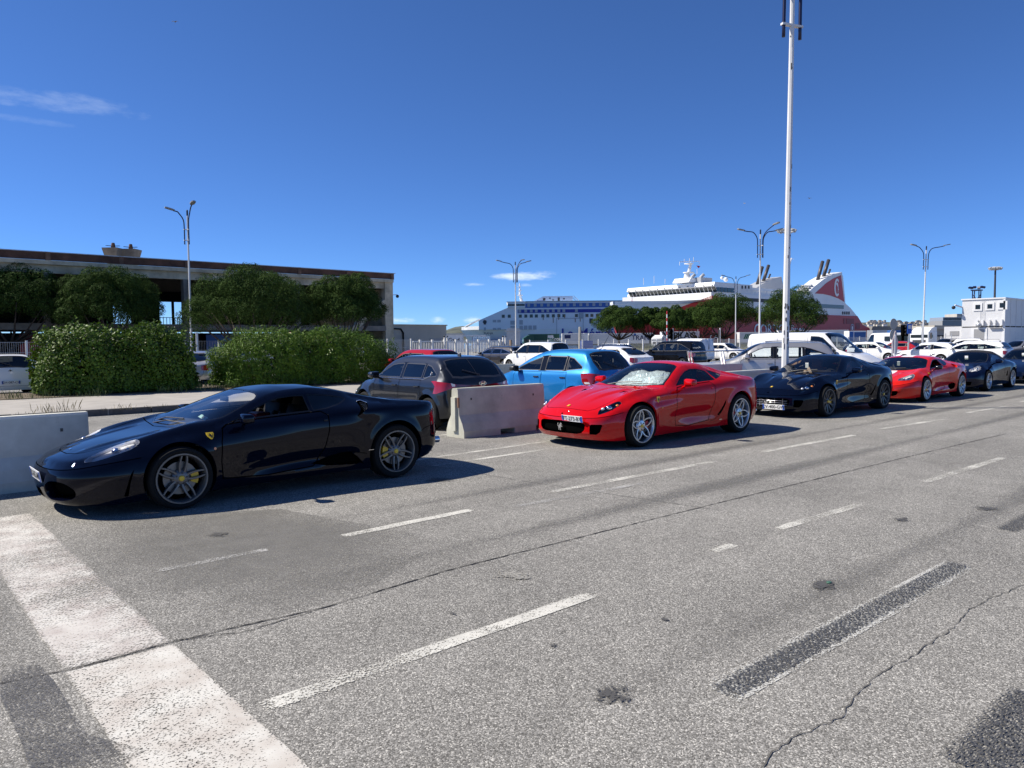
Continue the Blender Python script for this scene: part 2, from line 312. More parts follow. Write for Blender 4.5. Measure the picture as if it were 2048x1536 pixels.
# the broad stop line and the masked markings
sl = []
for y in np.linspace(8.95, -1.0, 26): sl.append((.77 + .004 * math.sin(y * 7), y))
for y in np.linspace(-1.0, 8.95, 26): sl.append((1.31 + .004 * math.sin(y * 9 + 1), y))
STOP2 = worn_mat('stop_line_worn', (.61, .585, .53), .62, 80, 1.1, .55, (.56, .50, .45), edge=(.06, .01, .08), soft=.07)
def bandx(y0, y1): return [(.77 + .004 * math.sin(y * 7), y) for y in np.linspace(y1, y0, 16)] + [(1.31 + .004 * math.sin(y * 9 + 1), y) for y in np.linspace(y0, y1, 16)]
sheet('stop_line', bandx(-1.0, 4.42), STOP, .004); sheet('stop_line', bandx(4.45, 8.95), STOP2, .004)
OLDA = worn_mat('old_asphalt', (.195, .188, .170), .46, 150, .5, .6, edge=(.28, .28, .16), soft=.16); TRACK = worn_mat('tyre_track', (.18, .174, .16), .42, 150, .6, .55, stretch=(.3, 1, 1), edge=(.1, .45, .16), soft=.16)
sheet('resurfaced_patch', [G(*q)[:2] for q in [(20, 1050), (560, 1018), (900, 1080), (720, 1185), (380, 1285), (330, 1275), (150, 1180)]], OLDA, .002)
for y in (2.35, 4.95, 6.55): sheet('tyre_track', [(1.6, y - .22), (34, y - .22), (34, y + .22), (1.6, y + .22)], TRACK, .0025)
sheet('tyre_track', [(-3, 1.6), (.7, 1.6), (.7, 9), (-3, 9)], OLDA, .002)
ma, mb = G(1437, 1388), G(1925, 1128); 
def strip(c0, c1, w, mat, z, name): 
    d = (c1 - c0)[:2]; n = np.array([-d[1], d[0]]) / np.linalg.norm(d) * w / 2; return sheet(name, [c0[:2] + n, c1[:2] + n, c1[:2] - n, c0[:2] - n], mat, z)
strip(ma, mb, .17, BLACKOUT, .008, 'masked_dash'); strip(ma, mb, .23, worn_mat('old_white', (.60, .59, .54), .50, 100, 1.5, .75), .004, 'old_dash')
strip(G(2010, 1062), G(2120, 1005), .20, BLACKOUT, .008, 'masked_dash'); strip(G(1950, 1545), G(2090, 1395), .30, BLACKOUT, .008, 'masked_dash')
sheet('masked_arrow', [G(*q)[:2] for q in [(0, 1345), (70, 1322), (110, 1365), (175, 1470), (290, 1500), (225, 1560), (60, 1545), (40, 1480), (0, 1400)]], worn_mat('masking_paint_faded', (.085, .085, .09), .50, 130, 1.0, .6, soft=.10), .004)
for (x, y, rx, ry, m_) in [(1652, 1172, 34, 15, STAIN), (1228, 1390, 60, 30, STAIN), (1105, 1293, 14, 6, STAIN), (1975, 1017, 40, 5, STAIN), (1800, 1040, 26, 6, STAIN), (880, 960, 40, 4, STAIN), (1015, 1150, 50, 17, DUST), (1690, 1262, 12, 6, STAIN), (1330, 1240, 10, 4, STAIN), (440, 1070, 30, 6, STAIN), (905, 1228, 10, 4, STAIN)]:
    c = G(x, y); u = G(x + rx, y)[:2] - c[:2]; w_ = G(x, y - ry)[:2] - c[:2]; rg = random.Random(x); sheet('stain', [c[:2] + (u * math.cos(t) + w_ * math.sin(t)) * rg.uniform(.75, 1.2) for t in np.linspace(0, 2 * math.pi, 15)[:-1]], m_, .0075)
def crack(pts, w, jitter, name='crack', seed=1, mat=None):
    rg = random.Random(seed); P = [G(*q)[:2] for q in pts]; c = densify(np.array(P), .05, False); c = c + np.array([[rg.uniform(-jitter, jitter), rg.uniform(-jitter, jitter)] for _ in c]); t = np.gradient(c, axis=0); t /= np.linalg.norm(t, axis=1)[:, None]; n = np.stack([-t[:, 1], t[:, 0]], 1)
    ws = np.array([w * rg.uniform(.35, 1.3) for _ in c])[:, None] / 2; a, b = c + n * ws, c - n * ws; k = len(c)
    return obj(name, ([(p[0], p[1], .0045) for p in np.concatenate([a, b])], [(i, i + 1, k + i + 1, k + i) for i in range(k - 1)]), mat or pbr('crack_dark', (.028, .026, .024), .95), gr)
crack([(0, 1368), (150, 1338), (340, 1286), (460, 1258), (640, 1218), (900, 1140), (1180, 1070), (1450, 1003), (1840, 908), (2010, 868)], .013, .004, 'pavement_joint', 3)
crack([(1520, 1536), (1560, 1490), (1680, 1435), (1720, 1380), (1760, 1345), (1830, 1310), (1900, 1260), (1930, 1225), (1985, 1195), (2048, 1170)], .006, .012, 'crack', 4, pbr('crack_soft', (.095, .09, .08), .95))
crack([(850, 930), (1000, 955), (1200, 985), (1430, 1020)], .010, .015, 'crack', 7, pbr('crack_faint', (.10, .097, .09), .95)); crack([(350, 1282), (500, 1262), (620, 1225)], .008, .012, 'crack', 8); crack([(1640, 893), (1960, 915), (2040, 918)], .010, .01, 'crack', 9, pbr('crack_faint', (.1, .1, .09), .95))
# raised pavement with its kerb stones
CONC_L = pbr('pavement_concrete', (.37, .345, .305), .9, noise=(1.6, .14, 8), bump=(60, .25, .004))
KERB = pbr('kerb_stone', (.10, .095, .09), .85, noise=(6, .35)); KERB2 = pbr('kerb_joint', (.30, .28, .25), .9)
pv = struct(obj('pavement', prism([(-30, 21.05), (12.6, 20.35), (14.4, 20.7), (15.2, 22.2), (15.2, 26.6), (18, 27.5), (18, 29.3), (-30, 29.3)], 0.0, .15, 'z'), CONC_L))
def kerb_line(a, b, n):
    a, b = np.array(a), np.array(b); d = (b - a) / n; u = d / np.linalg.norm(d); nn = np.array([u[1], -u[0]]); rg = random.Random(5)
    for i in range(n):
        p, q = a + d * i + u * .012, a + d * (i + 1) - u * .012; z = .155 + rg.uniform(-.006, .006); v = [tuple(p), tuple(q), tuple(q + nn * .16), tuple(p + nn * .16)]; obj('kerb_stone', prism(v, 0, z, 'z'), KERB, pv)
        if i % 2 == 0: obj('kerb_mortar', prism([tuple(q), tuple(q + u * .03), tuple(q + u * .03 + nn * .155), tuple(q + nn * .155)], 0, z - .005, 'z'), KERB2, pv)
kerb_line((-20, 20.885), (12.6, 20.35), 33); kerb_line((12.6, 20.35), (14.4, 20.7), 2); kerb_line((14.4, 20.7), (15.2, 22.2), 2)
# dry soil strip under the hedges and weeds on the pavement edge
soil = stuff(obj('planting_soil', prism([(3.2, 26.2), (17.6, 25.0), (17.8, 29.5), (3.2, 29.8)], .15, .17, 'z'), pbr('dry_soil', (.13, .10, .065), .95, noise=(3, .4), bump=(20, .6, .03)))); soil['label'] = 'dry brown soil strip under the two hedges'; soil['category'] = 'soil'
def tufts(name, spots, seed, mat, hgt=(.12, .45), n=14, spread=.18):
    rg = random.Random(seed); v = []; f = []
    for (x, y, z, s) in spots:
        for k in range(int(n * s) + 3):
            bx, by = x + rg.gauss(0, spread * s), y + rg.gauss(0, spread * s); h_ = rg.uniform(*hgt) * s; a = rg.uniform(0, 6.28); ln = rg.uniform(.1, .5) * h_; w = rg.uniform(.003, .007); o = len(v); tx, ty = math.cos(a), math.sin(a)
            v += [(bx - ty * w, by + tx * w, z), (bx + ty * w, by - tx * w, z), (bx + tx * ln * .4 + ty * w * .7, by + ty * ln * .4 - tx * w * .7, z + h_ * .6), (bx + tx * ln, by + ty * ln, z + h_)]; f += [(o, o + 1, o + 2), (o, o + 2, o + 3)]
    return stuff(put(name, np_mesh(name, v, np.array(f), mat, False)))
WEED = pbr('dry_grass', (.30, .24, .11), .9, noise=(8, .3)); WEEDG = pbr('green_weed', (.10, .13, .035), .85, noise=(8, .3)); rg = random.Random(2)
w1 = tufts('dry_weeds', [(G(px, py, .15)[0], G(px, py, .15)[1], .15, s) for px, py, s in [(95, 826, .9), (105, 824, 1.2), (120, 820, 1.5), (128, 822, 1.1), (140, 824, .6), (55, 828, .6), (212, 820, .5), (240, 818, .9), (252, 819, .7), (330, 812, .5), (300, 814, .4)]], 3, WEED, (.05, .20)); w1['label'] = 'dry straw-coloured weeds growing along the pavement kerb'; w1['category'] = 'weeds'
w2 = tufts('low_undergrowth', [(rg.uniform(3.4, 17.4), rg.uniform(25.6, 27.4), .16, rg.uniform(.5, 1.1)) for _ in range(150)], 4, WEEDG, (.08, .35)); w2['label'] = 'low green weeds at the foot of the hedges'; w2['category'] = 'weeds'
# harbour water behind the quay
wt_ = struct(obj('harbour_water', ([(-900, 128, .02), (1500, 128, .02), (2500, 5000, .02), (-2500, 5000, .02), (-2500, 128, .02)], [(0, 1, 2, 3, 4)]), pbr('sea_water', (.012, .05, .07), .12, bump=(.5, .4, .3))))
def sm(x, a, b):
    t = np.clip((np.asarray(x, float) - a) / (b - a), 0, 1); return t * t * (3 - 2 * t)
# ---------------------------------------------------------------- car bodies
# A body is two sheets that meet along the shoulder line: a shell wrapped round the plan outline (bumpers, wings, doors,
# side windows) and a top sheet (bonnet, windscreen, roof, tail). Panels, glass, lamps and vents are cut out of both sheets.
class Body:
    def __init__(s, sp):
        s.sp = sp; s.h = sp.get('h', 0.03)
        C = crom(sp['contour'], 24); C[:, 1] = np.maximum(C[:, 1], 0)
        C[:, 0] = np.maximum.accumulate(C[:, 0] + np.arange(len(C)) * 1e-7)
        seg = np.linalg.norm(np.diff(C, axis=0), axis=1); s.P = np.concatenate([[0], np.cumsum(seg)]); s.C = C; s.L = C[-1, 0]
        t = np.gradient(C, axis=0); t[0] = (0, 1); t[-1] = (0, -1); t /= np.maximum(np.linalg.norm(t, axis=1), 1e-9)[:, None]
        s.N = np.stack([-t[:, 1], t[:, 0]], 1)
        k = int(np.argmax(C[:, 1])); s.kmax = k
        s.zs_t, s.zb_t, s.rr_t, s.zc_t = pchip(sp['zs']), pchip(sp['zb']), pchip(sp['rr']), pchip(sp['zc'])
        st = []
        for key, tb in sp['stations']:
            p = s.pf(key[1]) if key[0] == 'f' else s.pr(key[1]) if key[0] == 'r' else s.px(key[1]); st.append((float(p), pchip(tb)))
        st.sort(key=lambda q: q[0]); s.st = st
    def px(s, x): return np.interp(x, s.C[:, 0], s.P)
    def pf(s, y):
        y = np.asarray(y, float); k = s.kmax; yy = np.maximum.accumulate(s.C[:k + 1, 1] + np.arange(k + 1) * 1e-7); return np.sign(y) * np.interp(np.abs(y), yy, s.P[:k + 1])
    def pr(s, y):
        y = np.asarray(y, float); k = s.kmax; yy = np.maximum.accumulate(s.C[k:, 1][::-1] + np.arange(len(s.C) - k) * 1e-7); pp = s.P[k:][::-1]; r = np.interp(np.abs(y), yy, pp); return np.where(y < 0, 2 * s.P[-1] - r, r)
    def conv(s, dom, pts):
        out = []
        for q in pts:
            d = dom
            if isinstance(q[0], str): d, q = {'x': 'side', 'f': 'front', 'r': 'rear', 't': 'top'}[q[0]], q[1:]
            u = q[0]
            if d == 'side': u = float(s.px(u))
            elif d == 'front': u = float(s.pf(u))
            elif d == 'rear': u = float(s.pr(u))
            out.append((u, q[1]))
        return out
    def inset(s, p, z):
        ps = np.array([q[0] for q in s.st]); vals = np.array([q[1](z) for q in s.st]); p = np.clip(p, ps[0], ps[-1])
        i = np.clip(np.searchsorted(ps, p) - 1, 0, len(ps) - 2); t = (p - ps[i]) / np.maximum(ps[i + 1] - ps[i], 1e-6); t = t * t * (3 - 2 * t) * 0.5 + t * 0.5
        ar = np.arange(len(p)); return vals[i, ar] * (1 - t) + vals[i + 1, ar] * t
    def shell(s, p, z):
        p = np.asarray(p, float); z = np.asarray(z, float); x = np.interp(p, s.P, s.C[:, 0]); y = np.interp(p, s.P, s.C[:, 1]); nx = np.interp(p, s.P, s.N[:, 0]); ny = np.interp(p, s.P, s.N[:, 1])
        zs = s.zs_t(x); r = s.rr_t(x); d = s.inset(p, z); w = np.clip((z - (zs - r)) / r, 0, 1); d = d + r * (1 - np.sqrt(1 - (0.8 * w)**2))
        if 'side_add' in s.sp: d = d - s.sp['side_add'](x, z) * np.abs(ny)
        if 'arch_flare' in s.sp:
            for (xc, zc, R) in s.sp['arches']:
                rr = np.hypot(x - xc, z - zc); d = d - s.sp['arch_flare'] * np.exp(-((rr - R) / 0.05)**2)
        return np.stack([x - nx * d, np.maximum(y - ny * d, 0), z], 1)
    def side(s, x, z):
        q = s.shell(np.array([s.px(x)]), np.array([z]))[0]; return q
    def prep_top(s, pts):
        o = pts.copy(); o[:, 0] = np.maximum.accumulate(o[:, 0] + np.arange(len(o)) * 1e-7); s.S = o
        k = int(np.argmax(o[:, 1])); a = np.maximum.accumulate(o[:k + 1, 1] + np.arange(k + 1) * 1e-7); s.xf_ = (a, o[:k + 1, 0])
        b = o[k:][::-1]; s.xr_ = (np.maximum.accumulate(b[:, 1] + np.arange(len(b)) * 1e-7), b[:, 0])
    def ys(s, x): return np.interp(x, s.S[:, 0], s.S[:, 1])
    def top(s, x, y):
        x = np.asarray(x, float); y = np.asarray(y, float); Ys = np.maximum(np.interp(x, s.S[:, 0], s.S[:, 1]), 1e-4); Zs = np.interp(x, s.S[:, 0], s.S[:, 2]); Zc = s.zc_t(x); r = s.rr_t(x)
        a = np.abs(y); e = np.maximum(np.minimum(np.minimum(Ys - a, x - np.interp(a, *s.xf_)), np.interp(a, *s.xr_) - x), 0)
        w = np.clip((r - e) / r, 0, 1); drop = r * (1 - np.sqrt(1 - (0.8 * w)**2)); t = np.clip(a / Ys, 0, 1); cr = s.sp.get('crown', 2.0); cw = s.sp.get('screen', None); cr = cr if cw is None else cr + 1.6 * sm(x, cw[0] - .1, cw[0] + .1) * (1 - sm(x, cw[1], cw[1] + .2)); g = 1 - t**cr
        z = Zs + (Zc - Zs - 0.4 * r) * g + 0.4 * r - drop
        if 'top_add' in s.sp: z = z + s.sp['top_add'](x, a) * np.clip(e / 0.08, 0, 1)
        return np.stack([x, y, z], 1)
    def cdt(s, boundary, feats, h):
        """boundary polygon + feature polygons in one flat domain -> triangulated points, triangle list, labels"""
        V = []; E = []
        def poly(P, closed=True):
            o = len(V); V.extend([(float(a), float(b)) for a, b in P]); n = len(P)
            E.extend([(o + i, o + (i + 1) % n) for i in range(n if closed else n - 1)])
        poly(boundary)
        for f in feats: poly(f['P'])
        K = np.array(V); lo = boundary.min(0); hi = boundary.max(0)
        gx, gy = np.meshgrid(np.arange(lo[0] + h * .5, hi[0], h), np.arange(lo[1] + h * .5, hi[1], h)); Q = np.stack([gx.ravel(), gy.ravel()], 1); Q = Q[inpoly(Q, boundary)]
        # drop grid points that crowd a constraint
        cell = {}
        for a, b in K: cell.setdefault((int(a // h), int(b // h)), []).append((a, b))
        keep = []
        for a, b in Q:
            ci, cj = int(a // h), int(b // h); ok = True
            for i in (ci - 1, ci, ci + 1):
                for j in (cj - 1, cj, cj + 1):
                    for (u, w) in cell.get((i, j), ()):
                        if (u - a)**2 + (w - b)**2 < (0.55 * h)**2: ok = False; break
                    if not ok: break
                if not ok: break
            keep.append(ok)
        Q = Q[np.array(keep, bool)]
        V.extend([(float(a), float(b)) for a, b in Q])
        v, e, f, _, _, _ = delaunay_2d_cdt([Vector(q) for q in V], E, [], 0, 1e-6, False)
        v = np.array([(q.x, q.y) for q in v]); f = np.array([q for q in f if len(q) == 3], int)
        c = v[f].mean(1); k = inpoly(c, boundary); f = f[k]; c = c[k]
        lab = np.zeros(len(f), int)
        for ft in feats: lab[inpoly(c, ft['P'])] = ft['id']
        return v, f, lab
    def build(s):
        h = s.h; sp = s.sp; names = ['body']
        def lid(n):
            if n not in names: names.append(n)
            return names.index(n)
        # shoulder samples
        pp = np.linspace(0, s.P[-1], 1500); zz = s.zs_t(np.interp(pp, s.P, s.C[:, 0])); d = np.concatenate([[0], np.cumsum(np.hypot(np.diff(pp), np.diff(zz)))])
        n = int(d[-1] / h); pi = np.interp(np.linspace(0, d[-1], n + 1), d, pp); zi = s.zs_t(np.interp(pi, s.P, s.C[:, 0]))
        pb = np.linspace(0, s.P[-1], int(s.P[-1] / h) + 1)[::-1]; zb = s.zb_t(np.interp(pb, s.P, s.C[:, 0]))
        bnd = np.concatenate([np.stack([pi, zi], 1), densify([(s.P[-1], zi[-1]), (s.P[-1], zb[0])], h, False)[1:-1], np.stack([pb, zb], 1), densify([(0, zb[-1]), (0, zi[0])], h, False)[1:-1]])
        s3 = s.shell(pi, zi); s.prep_top(s3)
        tb = np.concatenate([s.S[:, :2], densify([(s.S[-1, 0], 0), (s.S[0, 0], 0)], h, False)[1:-1]])
        tb[0, 1] = 0; tb[len(s.S) - 1, 1] = 0
        sh, tp = [], []
        for xc, zc, R in sp['arches']:
            a = np.linspace(0, 2 * math.pi, 73)[:-1]; s_ = [(xc + R * math.cos(q), zc + R * math.sin(q)) for q in a]; sh.append(dict(P=np.array(s.conv('side', s_)), id=lid('_hole')))
        for f in sp['feats']:
            dom = f['dom']; pts = [q(s) if callable(q) else q for q in f['pts']]; pts = s.conv(dom, pts) if dom != 'top' else pts
            lst = tp if dom == 'top' else sh
            if f.get('line'):
                c = crom(pts, 6) if f.get('smooth', True) and len(pts) > 2 else np.array(pts, float); c = densify(c, h * 0.8, False); t = np.gradient(c, axis=0); t /= np.linalg.norm(t, axis=1)[:, None]; nn = np.stack([-t[:, 1], t[:, 0]], 1) * f['line'] / 2
                lst.append(dict(P=np.concatenate([c + nn, (c - nn)[::-1]]), id=lid(f.get('n', 'groove')))); continue
            c = crom(pts, 6, True) if f.get('smooth') else np.array(pts, float); c = densify(c, h * 0.8)
            if f.get('groove'):
                lst.append(dict(P=grow(c, f['groove'] / 2), id=lid('groove'))); c = grow(c, -f['groove'] / 2)
            if f.get('ring'):
                lst.append(dict(P=c, id=lid(f['ring'][0]))); c = grow(c, -f['ring'][1])
            lst.append(dict(P=c, id=lid(f['n'])))
        v1, f1, l1 = s.cdt(bnd, sh, h); v2, f2, l2 = s.cdt(tb, tp, h)
        A = s.shell(v1[:, 0], v1[:, 1]); A[v1[:, 0] < 1e-6, 1] = 0; A[v1[:, 0] > s.P[-1] - 1e-6, 1] = 0
        B = s.top(v2[:, 0], v2[:, 1]); B[np.abs(v2[:, 1]) < 1e-6, 1] = 0
        V = np.concatenate([A, B]); F = np.concatenate([f1[:, ::-1], f2 + len(A)]); Lb = np.concatenate([l1, l2])
        hid = names.index('_hole') if '_hole' in names else -1; k = Lb != hid; F, Lb = F[k], Lb[k]
        n = len(V); V = np.concatenate([V, V * (1, -1, 1)]); F = np.concatenate([F, F[:, ::-1] + n]); Lb = np.concatenate([Lb, Lb])
        bm = bmesh.new(); bv = [bm.verts.new(q) for q in V]
        for q, l in zip(F, Lb):
            try: bm.faces.new([bv[i] for i in q]).material_index = int(l)
            except ValueError: pass
        cand = [w for w in bm.verts if w.is_boundary or abs(w.co.y) < 1e-4]
        bmesh.ops.remove_doubles(bm, verts=cand, dist=4e-4)
        loose = [w for w in bm.verts if not w.link_faces]; bmesh.ops.delete(bm, geom=loose, context='VERTS'); bm.verts.index_update()
        s.V = np.array([w.co for w in bm.verts]); s.F = np.array([[w.index for w in q.verts] for q in bm.faces if len(q.verts) == 3]); s.lab = np.array([q.material_index for q in bm.faces if len(q.verts) == 3]); bm.free()
        fn = np.cross(s.V[s.F[:, 1]] - s.V[s.F[:, 0]], s.V[s.F[:, 2]] - s.V[s.F[:, 0]]); s.VN = np.zeros_like(s.V)
        for k in range(3): np.add.at(s.VN, s.F[:, k], fn)
        s.VN /= np.maximum(np.linalg.norm(s.VN, axis=1), 1e-12)[:, None]; s.names = names; s.cen = s.V[s.F].mean(1)
        return s
    def mask(s, *labels):
        return np.isin(s.lab, [s.names.index(l) for l in labels if l in s.names])
    def sub(s, m, off=0.0):
        F = s.F[m]; u, inv = np.unique(F, return_inverse=True); return s.V[u] + s.VN[u] * off, inv.reshape(-1, 3), s.VN[u]
    def recess(s, m, depth, vec=None, shrink=0.0):
        """floor pushed in by depth plus the walls round it"""
        V, F, Nn = s.sub(m); d = -Nn * depth if vec is None else np.array(vec)[None, :] * depth
        Fl = V + d
        if shrink: c = Fl.mean(0); Fl = Fl + (c - Fl) * shrink
        cnt = {}
        for t in F:
            for a, b in ((t[0], t[1]), (t[1], t[2]), (t[2], t[0])): cnt[(min(a, b), max(a, b))] = cnt.get((min(a, b), max(a, b)), 0) + 1
        W = []; n = len(V)
        for t in F:
            for a, b in ((t[0], t[1]), (t[1], t[2]), (t[2], t[0])):
                if cnt[(min(a, b), max(a, b))] == 1: W.append((a, b, b + n)); W.append((a, b + n, a + n))
        W = np.array(W, int).reshape(-1, 3); return np.concatenate([V, Fl]), F + n, W[:, ::-1]

def islands(b, m):
    """split a face mask into its connected pieces"""
    idx = np.nonzero(m)[0]; F = b.F[idx]; u, inv = np.unique(F, return_inverse=True); inv = inv.reshape(-1, 3); lab = np.arange(len(u))
    while True:
        mn = lab[inv].min(1); new = lab.copy()
        for k in range(3): np.minimum.at(new, inv[:, k], mn)
        if (new == lab).all(): break
        lab = new
    out = []
    for q in np.unique(lab[inv[:, 0]]): z = np.zeros(len(m), bool); z[idx[lab[inv[:, 0]] == q]] = True; out.append(z)
    return out
def sides(b, m):
    return [q for q in (m & (b.cen[:, 1] < 0), m & (b.cen[:, 1] >= 0)) if q.any()]

# ---------------------------------------------------------------- wheels
def wheel_meshes(kind, R, width, rim, style, rim_mat, cap_mat, cal_mat, seg=48):
    """meshes for one wheel, axle along Y, outer face towards -Y"""
    key = ('wheel', kind)
    if key in WHEELS: return WHEELS[key]
    w = width / 2; tp = []
    prof = [(rim - 0.012, -w + 0.012), (rim + 0.012, -w + 0.002), (rim + (R - rim) * 0.45, -w - 0.010), (rim + (R - rim) * 0.8, -w + 0.002), (R - 0.012, -w + 0.018), (R - 0.002, -w + 0.045), (R, -w * 0.45), (R, w * 0.45), (R - 0.002, w - 0.045), (R - 0.02, w - 0.01), (rim, w)]
    tyre = mesh_data('tyre', lathe(prof, seg, 'y'), TYRE, True, 50)
    parts = []
    lip = [(rim + 0.004, -w + 0.006), (rim + 0.002, -w - 0.004), (rim - 0.012, -w - 0.004), (rim - 0.022, -w + 0.012), (rim - 0.03, -w + 0.05), (rim - 0.035, w * 0.6)]
    parts.append(lathe(lip, seg, 'y'))
    fy = -w + 0.012
    def spoke(a0, r0, w0, a1, r1, w1, d0=0.0, d1=0.0, th=0.03, bow=0.0):
        """tapered bar on the wheel face from polar (a0,r0) to (a1,r1) with chamfered front edges"""
        pts = []; K = 5
        for k in range(K):
            t = k / (K - 1); r = r0 + (r1 - r0) * t; a = a0 + (a1 - a0) * t; c = np.array([r * math.cos(a), r * math.sin(a)]); pts.append((c, w0 + (w1 - w0) * t, fy + d0 + (d1 - d0) * t - bow * math.sin(math.pi * t)))
        v = []; f = []
        for k in range(K):
            a = pts[min(k + 1, K - 1)][0] - pts[max(k - 1, 0)][0]; a = a / np.linalg.norm(a); nn = np.array([-a[1], a[0]]); c, ww, y = pts[k]
            for s_, yy in ((-0.5, th), (-0.5, 0.008), (-0.32, 0.0), (0.32, 0.0), (0.5, 0.008), (0.5, th)):
                q = c + nn * ww * s_; v.append((q[0], y + yy, q[1]))
        for k in range(K - 1):
            for j in range(5): f.append((k * 6 + j, k * 6 + j + 1, (k + 1) * 6 + j + 1, (k + 1) * 6 + j))
        f.append(tuple(range(6))); f.append(tuple((K - 1) * 6 + j for j in range(6))[::-1])
        return v, f
    re = rim - 0.016; T = 2 * math.pi
    if style == 'twin5':
        for i in range(5):
            a = T * i / 5 + math.pi / 2
            for s_ in (-1, 1): parts.append(spoke(a + s_ * 0.36, 0.060, 0.030, a + s_ * 0.10, re, 0.019, 0.018, 0.004, 0.03, 0.004))
        parts.append(lathe([(0.001, fy + 0.012), (0.045, fy + 0.012), (0.07, fy + 0.018), (0.095, fy + 0.045)], 30, 'y'))
    elif style == 'star5':
        for i in range(5):
            a = T * i / 5 + math.pi / 2 + 0.25
            for s_ in (-1, 1): parts.append(spoke(a + s_ * 0.60, 0.088, 0.024, a + s_ * 0.03, re, 0.022, 0.02, 0.0, 0.035, 0.004))
        parts.append(lathe([(0.001, fy + 0.014), (0.05, fy + 0.014), (0.085, fy + 0.022), (0.105, fy + 0.05)], 30, 'y'))
    elif style.startswith('multi'):
        n = int(style[5:])
        for i in range(n):
            a = T * i / n + math.pi / 2
            for s_ in (-1, 1): parts.append(spoke(a, 0.06, 0.024, a + s_ * 0.10, re, 0.014, 0.03, 0.0, 0.03, 0.0))
        parts.append(lathe([(0.001, fy + 0.022), (0.045, fy + 0.022), (0.075, fy + 0.032), (0.09, fy + 0.06)], 30, 'y'))
    else:
        n = int(style[4:])
        for i in range(n):
            a = T * i / n + math.pi / 2; parts.append(spoke(a, 0.05, 0.07, a + 0.02, re, 0.045 if n > 6 else 0.06, 0.02, 0.0, 0.03))
        parts.append(lathe([(0.001, fy + 0.01), (0.05, fy + 0.012), (0.08, fy + 0.02), (0.1, fy + 0.04)], 24, 'y'))
    rimm = mesh_data('wheel', join(*parts), rim_mat, True, 38)
    cap = mesh_data('hub_cap', lathe([(0.0005, fy - 0.002), (0.024, fy - 0.001), (0.030, fy + 0.006), (0.031, fy + 0.03)], 24, 'y'), cap_mat, True, 40)
    bl = []
    for i in range(5):
        a = T * i / 5 + math.pi / 2 + T / 10 * (1 if style == 'star5' else 0); c = (0.054 * math.cos(a), 0.054 * math.sin(a)); bl.append(mv(lathe([(0.0005, fy + 0.004), (0.008, fy + 0.004), (0.010, fy + 0.012), (0.010, fy + 0.04)], 10, 'y'), (c[0], 0, c[1])))
    bolts = mesh_data('wheel_bolt', join(*bl), DARKMETAL, True, 40)
    dr = rim * 0.66; yd = fy + 0.075
    dparts = [lathe([(0.07, yd - 0.006), (dr * 0.55, yd - 0.006), (dr * 0.55, yd - 0.012), (dr, yd - 0.012), (dr, yd + 0.012), (0.07, yd + 0.012)], seg, 'y')]
    disc = mesh_data('brake_disc', dparts[0], DISC, True, 40)
    hat = mesh_data('inner_wheel', join(lathe([(0.001, yd + 0.02), (rim - 0.04, yd + 0.03), (rim - 0.036, yd + 0.10)], 32, 'y')), BLACK, True, 40)
    cp = [(dr * math.cos(a) * k, dr * math.sin(a) * k) for k, rng in ((0.62, np.linspace(-0.42, 0.42, 7)), (1.06, np.linspace(0.42, -0.42, 7))) for a in rng]
    cal = mesh_data('brake_caliper', prism(cp, yd - 0.035, yd + 0.05, 'y'), cal_mat, False)
    WHEELS[key] = dict(tyre=tyre, rim=rimm, cap=cap, bolts=bolts, disc=disc, hat=hat, cal=cal); return WHEELS[key]
WHEELS = {}
def add_wheel(parent, mm, x, y, z, left, cal_ang=0.0, full=True, roll=0.0):
    """left=True: outer face towards -Y"""
    o = put('wheel', mm['rim'], parent, (x, y, z), (0, roll, 0 if left else math.pi))
    put('tyre', mm['tyre'], o); 
    if full:
        put('hub_cap', mm['cap'], o); put('wheel_bolt', mm['bolts'], o); put('brake_disc', mm['disc'], o); put('inner_wheel', mm['hat'], o)
        put('brake_caliper', mm['cal'], o, (0, 0, 0), (0, -cal_ang - roll, 0))
    else: put('inner_wheel', mm['hat'], o)
    return o
def seat_vf(x, y, z, s=1.0, head=True):
    """bucket seat facing -X"""
    p = [bbox(x - 0.25, x + 0.28, y - 0.25, y + 0.25, z, z + 0.16, 0.05)]
    back = bbox(-0.07, 0.07, -0.24, 0.24, 0, 0.62, 0.05); p.append(mv(xf(back, Matrix.Rotation(rad(20), 4, 'Y')), (x + 0.27, y, z + 0.10)))
    for q in (-1, 1): p.append(mv(xf(bbox(-0.12, 0.05, -0.045, 0.045, 0.05, 0.5, 0.03), Matrix.Rotation(rad(20), 4, 'Y')), (x + 0.25, y + q * 0.23, z + 0.10)))
    if head: p.append(mv(xf(bbox(-0.05, 0.05, -0.13, 0.13, 0.6, 0.80, 0.04), Matrix.Rotation(rad(16), 4, 'Y')), (x + 0.28, y, z + 0.10)))
    return join(*p)
def torus(c, R, r, tilt, seg=24, ring=8):
    v, f = lathe([(R + r * math.cos(2 * math.pi * i / ring), r * math.sin(2 * math.pi * i / ring)) for i in range(ring)], seg, 'x', True)
    return mv(xf((v, f), Matrix.Rotation(tilt, 4, 'Y')), c)

